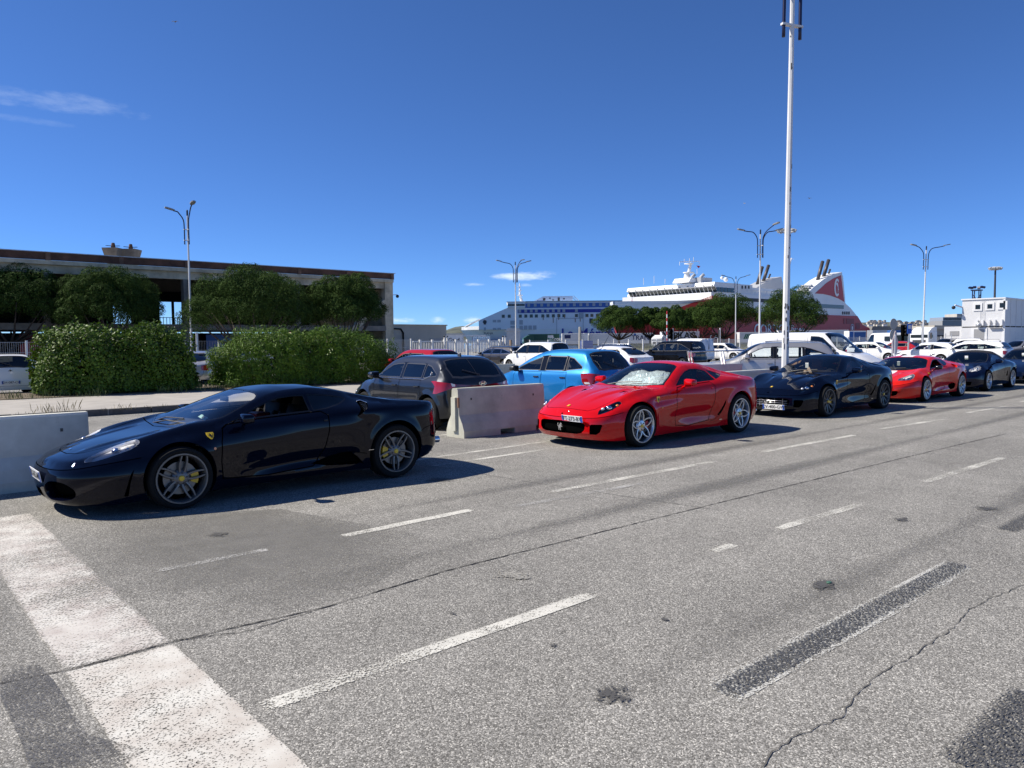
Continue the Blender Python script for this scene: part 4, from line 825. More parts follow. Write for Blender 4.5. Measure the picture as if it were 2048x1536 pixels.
def far_sheds():
    t = thing('quay_shed', 'long low grey quay shed below the hillside town', 'shed', lat(1745, 300), LATZ); obj('wall', box(0, 38, 0, 14, 0, 3.6), CONC2, t); obj('roof', prism([(-1, 5.0), (38.5, 4.6), (39, 6.1), (-.5, 6.6)], -1, 16, 'y'), pbr('shed_roof', (.20, .195, .18), .8, noise=(.3, .15)), t)
    for i in range(12): obj('opening', box(1 + i * 3.0, 3.2 + i * 3.0, -.15, -.02, .5, 3.4), DARKIN, t)
    t = thing('grey_warehouse', 'grey flat warehouse between the white truck and the container cabins', 'warehouse', lat(1868, 210), LATZ); obj('wall', box(0, 12, 0, 14, 0, 4.2), GREYP, t); obj('roof', prism([(-.5, 4.2), (12.5, 4.0), (12.5, 4.9), (-.5, 5.2)], -1, 15, 'y'), CONC2, t)
    for i in range(4): obj('dock_door', box(.6 + i * 2.9, 2.8 + i * 2.9, -.12, -.02, 0, 2.4), DARKIN, t)
    t = thing('terminal_building', 'glass-fronted terminal building left of the container cabins on the skyline', 'building', lat(1884, 420), LATZ); obj('wall', box(0, 16, 0, 14, 0, 11.2), GREYP, t); obj('upper_floor', box(0, 10.5, -.5, 13, 11.2, 13.2), GALV, t); obj('upper_block', box(8, 16, 0, 12, 13.2, 15), CONC2, t)
    for i in range(14): obj('window', box(.3 + i * .72, .75 + i * .72, -.65, -.51, 11.5, 12.9), GLOSSBLACK, t)
    # hills with the town on the right, a bare ridge on the left
    def ridge(name, pts, dep, mat, thick):
        P = [D(px, py, dep) for px, py in pts]; v = []; f = []; n = len(P); fw = np.array([_f0[0], _f0[1], 0])
        for k, (dz, dy) in enumerate(((-1.0, 0), (-.35, thick * .35), (0, thick), (-1.0, thick * 2))):
            for p in P: z = p[2] if dz == 0 else (p[2] * (1 + dz) if dz > -1 else -2.0); q = p + fw * dy; v.append((q[0], q[1], z))
        for k in range(3):
            for i in range(n - 1): f.append((k * n + i, k * n + i + 1, (k + 1) * n + i + 1, (k + 1) * n + i))
        return struct(obj(name, (v, f), mat, None, True))
    HILLM = pbr('hill_scrub', (.085, .095, .075), .95, noise=(.012, .5, 8)); ridge('hill', [(870, 662), (885, 656), (900, 651), (915, 649), (930, 650), (950, 655), (975, 662), (1000, 668)], 3200, HILLM, 300)
    ridge('town_hill', [(1690, 650), (1720, 642), (1745, 640), (1780, 641), (1820, 641), (1850, 640), (1880, 641), (1910, 640), (1960, 642), (2060, 645), (2150, 650)], 2600, HILLM, 260)
    rg = random.Random(8); cols = [pbr('house_cream', (.62, .57, .48), .9), pbr('house_white', (.70, .68, .65), .9), pbr('house_tan', (.50, .43, .35), .9)]; roofm = pbr('house_tile', (.24, .20, .17), .9)  # roof tile greyed: distance haze put into its colour
    for i in range(90):
        px = rg.uniform(1725, 1925); u = rg.uniform(0, 1); py = 652 - 11.5 * u; dep = 2560 + 150 * u; p = D(px, py, dep); w, h_ = rg.uniform(6, 16), rg.uniform(4, 8)
        o = thing('hillside_house', 'tiny pale house in the hillside town on the right skyline', 'house', (p[0], p[1], p[2] - h_), LATZ, 'houses of the hillside town'); obj('wall', box(-w / 2, w / 2, 0, 9, -6, h_), cols[i % 3], o); obj('roof', prism([(-w / 2 - .5, h_), (w / 2 + .5, h_), (0, h_ + 2)], -.4, 9.4, 'y'), roofm, o)
far_sheds()
# ---------------------------------------------------------------- ferries
SHIPW = pbr('ship_white', (.82, .82, .81), .45, noise=(.12, .05, 6)); SHIPR = pbr('ship_red', (.50, .018, .022), .45, noise=(.1, .08)); SHIPB = pbr('ship_blue', (.012, .035, .30), .45); SHIPL = pbr('ship_light_blue', (.03, .13, .42), .45); SHIPG = pbr('ship_glass', (.02, .028, .032), .08); SHIPK = pbr('ship_dark', (.05, .05, .055), .6); SHIPGR = pbr('ship_grey', (.42, .43, .44), .5); RUSTY = pbr('rust_streak', (.36, .20, .09), .8); STACK = pbr('funnel_pipe', (.085, .075, .075), .5, .4)
def ferry_blue():
    dep = 390.0; s = dep / CAM_F; x0 = D(918, 684, dep); t = thing('blue_ferry', 'white ferry with two blue stripes lying behind the trailers', 'ship', (x0[0], x0[1], 0), LATZ)
    X = lambda px: (px - 918) * s
    Z = lambda py, px=1080: CAM_H + (684 - .0096 * (px - 1024) - py) * s
    # hull: flared bow, straight side
    st = [(0, 1.0, 8.4, 5.6), (4, 5, 8.3, 3.5), (10, 9, 8.3, .0), (22, 13, 8.3, 0), (40, 15, 8.3, 0), (130, 15, 8.3, 0)]
    v = []; f = []; n = len(st)
    for x, b, zt, zk in st:
        xx = x + 2; v += [(xx + 4 if x < 12 else xx, -b * .55 if x < 30 else -b, 0), (x, -b, zt), (x, b, zt), (xx + 4 if x < 12 else xx, b * .55 if x < 30 else b, 0)]
    for i in range(n - 1):
        a, c = i * 4, i * 4 + 4; f += [(a, a + 1, c + 1, c), (a + 1, a + 2, c + 2, c + 1), (a + 2, a + 3, c + 3, c + 2)]
    obj('hull', mv((v, f), (0, 15, 0)), SHIPW, t, True, 30)
    bl = [(6.3, -3.6, 5.6), (12, -8.2, 3.6), (24, -13.1, 1.9), (34, -14.4, .9), (45, -15.03, -.2)]; obj('blue_boot_stripe', mv(([(x, y - .25, z) for x, y, z in bl] + [(x, y * .75 - .6, -.3) for x, y, z in bl], [(i, i + 1, i + 6, i + 5) for i in range(4)]), (0, 15, 0)), SHIPL, t)
    # superstructure with the long sloping front
    prof = [(X(958), 8.28), (X(958), Z(641, 958)), (X(1022), Z(613, 1022)), (X(1022), Z(604, 1022)), (X(1330), Z(604, 1080)), (X(1330), 8.28)]; obj('superstructure', prism(prof, .02, 29.5, 'y'), SHIPW, t)
    obj('bow_bulwark', ([(X(920), 13.6, 8.3), (X(932), 9.5, 8.3), (X(958), 3.5, 8.3), (X(920), 13.6, Z(652)), (X(932), 9.5, Z(651)), (X(958), 3.5, Z(651))], [(0, 1, 4, 3), (1, 2, 5, 4)]), SHIPW, t)
    obj('bow_arch', join(bar((X(930), 6, Z(652)), (X(944), 3.0, Z(645)), 1.6, .5), bar((X(944), 3.0, Z(645)), (X(960), 1.5, Z(638)), 1.8, .6)), SHIPW, t)
    for i in range(8): px = 923 + i * 4.3; obj('mooring_opening', box(X(px), X(px) + .55, 12.4 - i * 1.1, 12.6 - i * 1.1, Z(658), Z(653)), SHIPK, t)
    y = -.06
    obj('upper_blue_band', box(X(1050), X(1330), y, .01, Z(616), Z(607)), SHIPL, t); obj('lower_blue_band', box(X(1036), X(1330), y, .01, Z(626), Z(619)), SHIPB, t); obj('deck_line', box(X(1030), X(1330), -.3, .01, Z(604.5), Z(602.5)), SHIPGR, t)
    br = obj('bridge', box(X(1016), X(1051), -1.2, 30, Z(615), Z(605)), SHIPW, t); obj('bridge_windows', box(X(1017), X(1050), -1.3, -1.21, Z(612), Z(608)), SHIPG, br); obj('bridge_roof', box(X(1014), X(1052), -1.6, 30.4, Z(605), Z(603)), SHIPW, br)
    wm = mesh_data('window', box(-.75, .75, -.12, -.02, -.8, .8), SHIPG)
    for px in (1007, 1019, 1041, 1052, 1063, 1073, 1086, 1096, 1107, 1118, 1128, 1153, 1174, 1184, 1195): put('window', wm, t, (X(px), 0, Z(632)))
    wl = mesh_data('window', box(-.7, .7, -.20, -.08, -.75, .75), SHIPGR)
    for px in (1040, 1052, 1063, 1073, 1086, 1096, 1107, 1118, 1128, 1153): put('window', wl, t, (X(px), 0, Z(622)))
    for px in range(1058, 1250, 13): put('window', wl, t, (X(px), 0, Z(610.5)))
    for px0, px1, p0, p1 in ((986, 993, 639, 644), (995, 1002, 639, 644), (986, 993, 655, 659), (995, 1002, 655, 659), (1021, 1031, 641, 649), (1021, 1031, 651, 659), (1039, 1046, 640, 649), (1039, 1046, 651, 659), (1048, 1055, 651, 659), (1057, 1064, 651, 659), (1066, 1073, 651, 659), (968, 972, 654, 660)): obj('hull_opening', box(X(px0), X(px1), -.10, -.02, Z(p1), Z(p0)), SHIPGR, t)
    obj('side_door', join(box(X(1113), X(1114), -.12, -.02, Z(672), Z(637)), box(X(1113), X(1166), -.12, -.02, Z(638), Z(637)), box(X(1166), X(1167), -.12, -.02, Z(672), Z(628))), SHIPGR, t); obj('gangway_box', box(X(1158), X(1167), -.4, -.02, Z(637), Z(627)), SHIPGR, t); obj('dark_sign', box(X(1179), X(1186), -.14, -.02, Z(648), Z(638)), SHIPK, t)
    for px, p0, p1 in ((1106, 633, 646), (1117, 628, 640), (1129, 630, 637), (1086, 634, 640), (1150, 638, 645), (1160, 638, 644)): obj('rust_streak', box(X(px), X(px) + .35, -.13, -.03, Z(p1), Z(p0)), RUSTY, t)
    # top works
    ub = obj('upper_block', prism([(X(1064), Z(604)), (X(1088), Z(592)), (X(1147), Z(592)), (X(1147), Z(604))], 4, 24, 'y'), pbr('ship_pale_blue', (.45, .58, .76), .5), t)
    for px, p0, p1, w in ((1087, 596, 601, 5), (1100, 595, 598, 2.5), (1106, 598.5, 601, 3), (1117, 595, 603, 4), (1128, 596, 599, 3)): obj('block_opening', box(X(px), X(px + w), 3.9, 3.98, Z(p1), Z(p0)), SHIPK, ub)
    obj('ship_name', mv(text_vf('PIANA', 1.25, 0, .03), (X(1082), 3.85, Z(602.3))), SHIPB, t); obj('hull_name', mv(text_vf('PIANA', 1.7, 0, .02), (X(977), -.2, Z(666))), SHIPK, t); obj('company_name', mv(text_vf('La Méridionale', 7.2, 0, .08), (X(1205), -.3, Z(668.5))), SHIPB, t)
    hd = obj('head_emblem', join(xf(lathe([(.001, 0), (1.0, 0), (1.0, -.1), (.001, -.1)], 16, 'y'), Matrix.Translation((X(970), -.05, Z(643)))), prism([(X(970) - .5, Z(648)), (X(970) + .6, Z(648)), (X(970) + .5, Z(643)), (X(970) - .7, Z(643))], -.16, -.04, 'y')), SHIPK, t)
    obj('mast', join(tube([(X(1046), 14, Z(604)), (X(1041), 14, Z(586)), (X(1041), 14, Z(563))], [.9, .55, .25], 8), box(X(1036), X(1047), 13, 15, Z(588), Z(586.5)), box(X(1038), X(1045), 13.5, 14.5, Z(578), Z(577)), box(X(1037), X(1044), 13.5, 14.5, Z(570), Z(569.3))), SHIPW, t); obj('mast_stay', join(tube([(X(1147), 10, Z(592)), (X(1160), 10, Z(604))], .15, 4), tube([(X(1150), 10, Z(590)), (X(1166), 10, Z(604))], .15, 4)), SHIPW, t)
    obj('radar_dome', ball((X(1277), 10, Z(598)), 1.0), SHIPW, t, True)
ferry_blue()
def ferry_red():
    P = D(1430, 600, 225.0); Xb, Yb = P[0], P[1]; t = thing('red_ferry', 'large red and white ferry with a bridge of many windows and twin funnels', 'ship', (0, 0, 0)); BEAM = 30.0
    sx = lambda px, py: PY(px, py, Yb)                     # a point of the near side
    def fx(px, py):                                        # a point of the bridge front (plane X = Xb)
        d = _ray(px, py); q = d * (Xb / d[0]); return np.array([q[0], q[1], q[2] + CAM_H])
    # near side: white upper hull, red lower hull, both following the stern's curve
    xs = lambda px: sx(px, 620)[0]
    z_of = lambda px, py: float(sx(px, py)[2])
    ztop = z_of(1500, 589); zred = z_of(1690, 631.5); stern = [(1688, 604), (1701, 616), (1714, 632), (1725, 650), (1738, 656), (1740, 664)]
    sp = [(sx(a, b)[0], sx(a, b)[2]) for a, b in stern]
    aft = [(Xb - 2, -.5), (Xb - 2, ztop)] + [(sx(1645, 602)[0], ztop)] + sp[:3] + [(sp[2][0], zred - .5), (sp[2][0], -.5)]
    obj('upper_hull', prism(aft, Yb, Yb + BEAM, 'y'), SHIPW, t)
    red = [(Xb - 1.9, -.55), (Xb - 1.9, zred + 4.6), (Xb + 4, zred + 4.6), (Xb + 10, zred)] + sp[2:] + [(sp[-1][0] - 1, -.55)]
    obj('red_hull', prism(red, Yb - .18, Yb + BEAM + .18, 'y'), SHIPR, t)
    # bow: flared sides that close on the stem; white bulwark over the red hull
    z0 = fx(1345, 607)[2]; yc = Yb + BEAM / 2; xs_ = [-2, -8, -14, -20, -25, -28.5]; hb = [15.18, 14.2, 12.0, 8.6, 4.6, .4]; zr = [zred + 4.6, zred + 2.6, zred + .6, zred - .8, zred - 1.6, zred - 2.0]; zt_ = [z0 + .6, z0 + .2, z0 - .1, z0 - .2, z0 - .2, z0 - .2]
    for nm, lo, hi, mt, kl, kh in (('bow_red_side', [-.5] * 6, zr, SHIPR, .62, .93), ('bow_white_side', zr, zt_, SHIPW, .93, 1.0)):
        for sg in (-1, 1):
            v = []; f = []
            for k in range(6): v += [(Xb + xs_[k] + (3.2 if kl < .9 else .0) * (k / 5), yc + sg * hb[k] * (kl if k else 1), lo[k]), (Xb + xs_[k], yc + sg * hb[k] * (kh if k else 1), hi[k])]
            obj(nm, (v, [(2 * k, 2 * k + 1, 2 * k + 3, 2 * k + 2) for k in range(5)]), mt, t, True)
    obj('foredeck', ([(Xb + x, yc + sg * h, z - .9) for sg in (-1, 1) for x, h, z in zip(xs_, hb, zt_)], [(k, k + 1, k + 7, k + 6) for k in range(5)]), SHIPGR, t)
    # bridge: a wide raked front with a brow and a row of windows
    yl, yr = fx(1262, 590)[1], fx(1430, 585)[1]; zb, zt = fx(1345, 600)[2], fx(1345, 571)[2]; zw0, zw1 = fx(1345, 590.5)[2], fx(1345, 579.5)[2]
    br = obj('bridge', prism([(Xb + 1.0, zb), (Xb - .2, zw0), (Xb - 1.4, zw1), (Xb - 2.2, zw1 + .2), (Xb - 1.6, zt), (Xb + 12, zt), (Xb + 12, zb)], yr - 1.0, yl, 'y'), SHIPW, t)
    n = 23; w = (yl - yr + 1.0) / n; wm = mesh_data('bridge_window', ([(-.30 + .02, -w * .40, 0), (-.30 + .02, w * .40, 0), (-1.5 + .02, w * .40, zw1 - zw0 - .25), (-1.5 + .02, -w * .40, zw1 - zw0 - .25), (-.1, -w * .40, 0), (-.1, w * .40, 0), (-1.2, w * .40, zw1 - zw0 - .25), (-1.2, -w * .40, zw1 - zw0 - .25)], [(0, 1, 2, 3), (4, 7, 6, 5), (0, 4, 5, 1), (1, 5, 6, 2), (2, 6, 7, 3), (3, 7, 4, 0)]), SHIPG)
    for i in range(n): put('bridge_window', wm, br, (Xb, yr - 1.0 + w * (i + .5), zw0 + .1))
    for i in range(5): obj('bridge_side_window', box(Xb - .8 + i * 1.9, Xb + .8 + i * 1.9, yr - 1.15, yr - 1.01, zw0 + .15, zw1 - .2), SHIPG, br)
    for i in range(0, n, 2): obj('brow_lamp', box(Xb - 2.3, Xb - 2.1, yr - .6 + w * i, yr - .2 + w * i, zw1 + .35, zw1 + .55), SHIPK, br)
    # decks below the bridge: rail stanchions and shadowed recess
    zd = fx(1345, 607)[2]; obj('fore_recess', box(Xb + 2.5, Xb + 6, yr + .5, yl - 1, zd, zb), SHIPGR, t); obj('fore_balcony', prism([(Xb + .9, zb - .1), (Xb + 2.4, zb - 1.1), (Xb + 3.2, zb - 1.1), (Xb + 3.2, zb - .1)], yr, yl - .5, 'y'), pbr('ship_cream', (.62, .58, .47), .6), t)
    for i in range(12): y = yr + 1 + i * (yl - yr - 3) / 11; obj('recess_window', box(Xb + 2.38, Xb + 2.48, y, y + 1.1, zd + .3, zb - 1.3), SHIPK, t)
    for y in np.linspace(yr, yl, 14): obj('stanchion', box(Xb - .2, Xb - .1, y - .05, y + .05, zd, zd + 1.2), SHIPW, t)
    obj('fore_rail', box(Xb - .22, Xb - .08, yr, yl, zd + 1.1, zd + 1.25), SHIPW, t)
    # upper works along the side
    def side_block(name, px0, px1, py0, py1, mat, depth=BEAM - 2, off=.0, parent=t): return obj(name, box(xs(px0), xs(px1), Yb + off, Yb + depth, z_of((px0 + px1) / 2, py1), z_of((px0 + px1) / 2, py0)), mat, parent)
    a = side_block('upper_deckhouse', 1431, 1508, 567, 592, SHIPW, BEAM - 3, .6); side_block('midship_deckhouse', 1506, 1650, 580, 604, SHIPW, BEAM - 3, .9); side_block('promenade_band', 1430, 1560, 596, 603, SHIPK, 1.0, -.10); side_block('stern_window_band', 1560, 1687, 607, 615, pbr('ship_slate', (.07, .085, .10), .25), 1.0, -.12)
    obj('ship_name', mv(text_vf('PAOLI', 1.5, 0, .03), (xs(1441), Yb + .45, z_of(1441, 572.5))), SHIPR, t)
    for i in range(9): px = 1447 + i * 6.5; obj('deck_window', box(xs(px), xs(px + 2.6), Yb + .5, Yb + .58, z_of(px, 577), z_of(px, 571)), SHIPK, a)
    for i in range(16): px = 1440 + i * 7; obj('rail_post', box(xs(px), xs(px) + .12, Yb + .05, Yb + .15, ztop, ztop + 1.5), SHIPW, t)
    obj('deck_rail', box(xs(1432), xs(1560), Yb + .02, Yb + .12, ztop + 1.4, ztop + 1.55), SHIPW, t)
    for i in range(4): px = 1684 + i * 4.2; obj('stern_window', box(xs(px), xs(px + 2.4), Yb - .14, Yb - .02, z_of(px, 629), z_of(px, 623)), SHIPK, t)
    for i, (p0, p1, q0, q1) in enumerate(((1686, 1690, 637, 648), (1692, 1707, 637, 648), (1711, 1719, 646, 658))): obj('hull_door', box(xs(p0), xs(p1), Yb - .26, Yb - .19, z_of(p0, q1), z_of(p0, q0)), pbr('ship_red_dark', (.25, .012, .016), .5), t)
    obj('company_name', mv(text_vf('CORSICA linea', 5.2, 0, .05), (xs(1560), Yb - .3, z_of(1600, 661))), SHIPW, t)
    hm = obj('stern_emblem', mv(lathe([(1.15, 0), (1.55, 0), (1.55, -.08), (1.15, -.08)], 24, 'y', True), (xs(1704), Yb - .2, z_of(1704, 656))), SHIPGR, t); obj('emblem_head', mv(ball((0, 0, 0), (.62, .05, .8), 12, 8), (xs(1704), Yb - .24, z_of(1704, 656))), SHIPW, hm)
    obj('stern_ramp', box(xs(1738), xs(1742), Yb + 4, Yb + BEAM - 4, 1, z_of(1739, 655)), SHIPK, t)
    # twin funnels
    def funnel(dy, red_):
        o = obj('funnel', prism([(sx(a, b)[0], sx(a, b)[2]) for a, b in ((1600, 600), (1612, 588), (1628, 573), (1646, 559), (1664, 549), (1683, 544), (1686, 560), (1690, 604), (1690, 612), (1600, 612))], Yb + dy - .1, Yb + dy + 5.0, 'y'), SHIPW if red_ else SHIPGR, t)
        if red_:
            obj('red_panel', prism([(sx(a, b)[0], sx(a, b)[2]) for a, b in ((1629, 587), (1640, 577), (1652, 566), (1666, 557), (1681, 550.5), (1684, 575), (1687.5, 603.5), (1676, 597), (1660, 591), (1645, 588))], Yb + dy - .22, Yb + dy - .10, 'y'), SHIPR, o)
            cx, cz = xs(1672), z_of(1672, 575); R1 = 3.3; pts = [(cx + 1.15 * math.cos(q) * 1.9 * 1.0, cz + math.sin(q) * R1) for q in np.linspace(rad(48), rad(312), 22)] + [(cx + .62 * math.cos(q) * 1.9 + .1, cz + math.sin(q) * R1 * .72) for q in np.linspace(rad(312), rad(48), 22)]
            v, f = tri_poly(pts); em = obj('funnel_emblem', ([(p[0], Yb + dy - .30, p[2]) for p in v], f), SHIPW, o)
            v, f = tri_poly([(cx - .2, cz + 1.9), (cx + .7, cz + 1.5), (cx + .9, cz + .6), (cx + 1.0, cz - .2), (cx + 1.25, cz - .8), (cx + .95, cz - 1.0), (cx + .9, cz - 1.6), (cx + .5, cz - 1.9), (cx + .6, cz - 1.0), (cx + .5, cz + .2), (cx - .6, cz + 1.1), (cx - 1.0, cz + 1.2)]); obj('emblem_profile', ([(p[0], Yb + dy - .31, p[2]) for p in v], f), SHIPW, em)
            for i in range(20): z = z_of(1688, 552 + i * 2.6); x = float(np.interp(i, [0, 19], [xs(1684.5), xs(1690)])); obj('funnel_rung', box(x, x + 1.3, Yb + dy + .5, Yb + dy + 1.2, z - .09, z + .09), SHIPGR, o)
        for a, b in (((1646, 560), (1656, 522)), ((1658, 552), (1668, 519)), ((1668, 546), (1671, 538))): p, q = sx(*a), sx(*b); obj('exhaust_pipe', tube([(p[0], Yb + dy + 2, p[2]), (q[0], Yb + dy + 2, q[2])], .62 if b[1] < 530 else .35, 10), STACK, o, True)
        for i in range(7): p = sx(1603 + i * 4.2, 598 - i * 4.4); obj('louvre', box(p[0] - 1.0, p[0] + .2, Yb + dy + .6, Yb + dy + 4.4, p[2] - .05, p[2] + .5), SHIPGR, o)
    funnel(0, True); funnel(24, False)
    # mast with platforms, radars, dome, whip aerials, flag
    mp = D(1374, 566, 232); mx, my = mp[0], mp[1]; zz = lambda py: CAM_H + (680.6 - py) * 232 / CAM_F
    mo = obj('mast', join(tube([(mx, my, zz(566)), (mx, my, zz(545))], [1.3, .7], 10), tube([(mx + .4, my - .3, zz(545)), (mx + .9, my - .8, zz(526))], [.55, .4], 8)), SHIPW, t); 
    def disc(py, r): obj('mast_platform', mv(lathe([(.01, 0), (r, .05), (r, .28), (.01, .3)], 14), (mx + .4, my - .3, zz(py))), SHIPW, mo)
    disc(546.5, 1.7); disc(529, 1.4); obj('mast_base', prism([(0, 0), (5.5, 0), (4.6, 1.2), (1.2, 1.4)], -3, 3, 'y'), SHIPW, mo, loc=(mx - 3.4, my, zz(566.5)))
    obj('yard_arm', join(bar((mx - 1.6, my + 1.6, zz(524)), (mx + 2.6, my - 2.6, zz(523)), .2), bar((mx - 1.6, my + 1.6, zz(524)), (mx - 1.6, my + 1.6, zz(531)), .1), bar((mx + 2.6, my - 2.6, zz(523)), (mx + 2.6, my - 2.6, zz(529)), .1)), SHIPW, mo)
    for dx, py in ((-.6, 518), (.5, 517), (1.4, 515)): obj('aerial', tube([(mx + dx, my - dx, zz(526)), (mx + dx, my - dx, zz(py))], .09, 5), SHIPW, mo)
    obj('radar_dome', ball((mx + 9, my - 7.9, zz(560)), .7), SHIPW, t, True); q = D(1444, 556, 228); obj('satellite_dome', ball(tuple(q), .5), SHIPW, t, True)
    for px in (1384, 1402): q = D(px, 550, 230); obj('vent_cowl', tube([(q[0], q[1], q[2] - 2.6), (q[0], q[1], q[2] - .6), (q[0] + .7, q[1] - .6, q[2] + .2)], [.45, .5, .5], 8), SHIPGR, t, True)
    q = D(1402, 560, 232); obj('vent_house', mv(box(-3, 3, -2, 2, 0, 2.2), (q[0], q[1], q[2] - 1.6)), SHIPGR, t); q = D(1393, 531, 230); fl = obj('flag', ([(q[0], q[1], q[2]), (q[0] + .9, q[1] - .8, q[2] - .2), (q[0] + .5, q[1] - .45, q[2] - .85), (q[0], q[1] + .06, q[2]), (q[0] + .9, q[1] - .74, q[2] - .2), (q[0] + .5, q[1] - .39, q[2] - .85)], [(0, 1, 2), (3, 5, 4), (0, 2, 5, 3), (0, 3, 4, 1), (1, 4, 5, 2)]), SHIPR, t)
    for px, p0, p1 in ((1287, 570, 556), (1308, 567, 552), (1330, 568, 558), (1394, 548, 538)): q, r = D(px, p0, 228), D(px, p1, 228); obj('aerial', tube([tuple(q), tuple(r)], .08, 5), SHIPW, t)
    q = D(1259, 592, 250); obj('radar_dome', ball(tuple(q), .75), SHIPW, t, True); q = D(1262, 601, 250); obj('locker', mv(box(-2, 2, -2, 2, -1, 1), tuple(q)), SHIPW, t)
    q, r = D(1577, 535, 275), D(1583, 516, 275); obj('aft_mast', join(tube([tuple(D(1576, 590, 275)), tuple(q), tuple(r)], [.5, .45, .2], 8), bar(tuple(D(1581, 518, 275)), tuple(D(1588, 518, 275)), .15)), SHIPW, t)
ferry_red()
# ---------------------------------------------------------------- foliage
def leaf_mat(name, lo, hi, scale=1.2, rough=.55, spec=.4):
    mt = bpy.data.materials.new(name); mt.use_nodes = True; nt = mt.node_tree; N = nt.nodes; L = nt.links; b = N['Principled BSDF']; b.inputs['Roughness'].default_value = rough; b.inputs['Specular IOR Level'].default_value = spec
    g = N.new('ShaderNodeNewGeometry'); tc = N.new('ShaderNodeTexCoord'); n = N.new('ShaderNodeTexNoise'); n.inputs['Scale'].default_value = scale; L.new(tc.outputs['Object'], n.inputs['Vector'])
    ad = N.new('ShaderNodeMath'); ad.operation = 'ADD'; L.new(g.outputs['Random Per Island'], ad.inputs[0]); L.new(n.outputs[0], ad.inputs[1]); mr = N.new('ShaderNodeMapRange'); mr.inputs[1].default_value = .35; mr.inputs[2].default_value = 1.25; L.new(ad.outputs[0], mr.inputs[0])
    cr = N.new('ShaderNodeValToRGB'); L.new(mr.outputs[0], cr.inputs[0]); cr.color_ramp.elements[0].color = (*lo, 1); cr.color_ramp.elements[1].color = (*hi, 1); L.new(cr.outputs[0], b.inputs['Base Color'])
    tl = N.new('ShaderNodeBsdfTranslucent'); L.new(cr.outputs[0], tl.inputs[0]); mx = N.new('ShaderNodeMixShader'); mx.inputs[0].default_value = .10; out = [q for q in N if q.type == 'OUTPUT_MATERIAL'][0]; L.new(b.outputs[0], mx.inputs[1]); L.new(tl.outputs[0], mx.inputs[2]); L.new(mx.outputs[0], out.inputs[0])
    return mt
BARK = pbr('pine_bark', (.075, .055, .042), .95, noise=(9, .4), bump=(25, .8, .03)); PINE = leaf_mat('pine_needles', (.009, .023, .007), (.060, .105, .020), .5, .8, .1); OLEANDER = leaf_mat('oleander_leaf', (.014, .036, .006), (.125, .22, .018), .8, .5, .2); BROAD = leaf_mat('fig_leaf', (.013, .032, .005), (.115, .19, .018), .8, .48, .22); SCRUB = leaf_mat('scrub', (.05, .06, .02), (.16, .16, .06), .5, .8, .2)
def leaves(C, Nn, size, rg, aspect=.35, jitter=.6, fold=.0, up=0.0):
    """one diamond leaf per centre, roughly facing its normal: returns verts, tris"""
    n = len(C); Nn = Nn + rg.normal(0, jitter, (n, 3)); Nn /= np.linalg.norm(Nn, axis=1)[:, None]; t = rg.normal(0, 1, (n, 3)) + (0, 0, up); t -= Nn * (t * Nn).sum(1)[:, None]; t /= np.linalg.norm(t, axis=1)[:, None]; u = np.cross(Nn, t); s = (size * rg.uniform(.6, 1.35, n))[:, None]
    V = np.stack([C - t * s * .5, C + u * s * aspect * .5, C + t * s * .5 + Nn * s * fold, C - u * s * aspect * .5], 1).reshape(-1, 3); i = np.arange(n)[:, None] * 4; F = np.concatenate([i + [0, 1, 2], i + [0, 2, 3]], 0); return V, F
def pine_crown(rx, ry, h, seed, n_clump=46, per=330, tuft=.20):
    """umbrella crown: clumps over a flattened dome, needle tufts over each clump; origin at the crown's base centre"""
    rg = np.random.default_rng(seed); cs = []; tries = 0
    while len(cs) < n_clump and tries < 4000:
        tries += 1; a = rg.uniform(0, 2 * math.pi); rr = math.sqrt(rg.uniform(0, 1)); x, y = rr * math.cos(a), rr * math.sin(a); top = math.sqrt(max(0, 1 - rr**2)); z = h * (.12 + .80 * top * rg.uniform(.35, 1.0)) ; r = rg.uniform(.17, .30) * min(rx, h * 1.5)
        p = np.array([x * rx * .86, y * ry * .86, z]); 
        if all(np.linalg.norm((p - q[0]) * (1, 1, 1.2)) > .52 * (r + q[1]) for q in cs): cs.append((p, r))
    Vs = []; Fs = []; o = 0
    for p, r in cs:
        k = int(per * (r / (.2 * min(rx, h * 1.5)))**2); d = rg.normal(0, 1, (k, 3)); d[:, 2] = d[:, 2] * .9 + .35; d /= np.linalg.norm(d, axis=1)[:, None]; rad_ = r * (1 + .16 * np.sin(d[:, 0] * 7 + seed) * np.cos(d[:, 1] * 6)) * rg.uniform(.86, 1.05, k); c = p + d * rad_[:, None] * (1, 1, .78)
        V, F = leaves(c, d * (1, 1, 1), tuft, rg, .34, .55); Vs.append(V); Fs.append(F + o); o += len(V)
    return np.concatenate(Vs), np.concatenate(Fs), cs
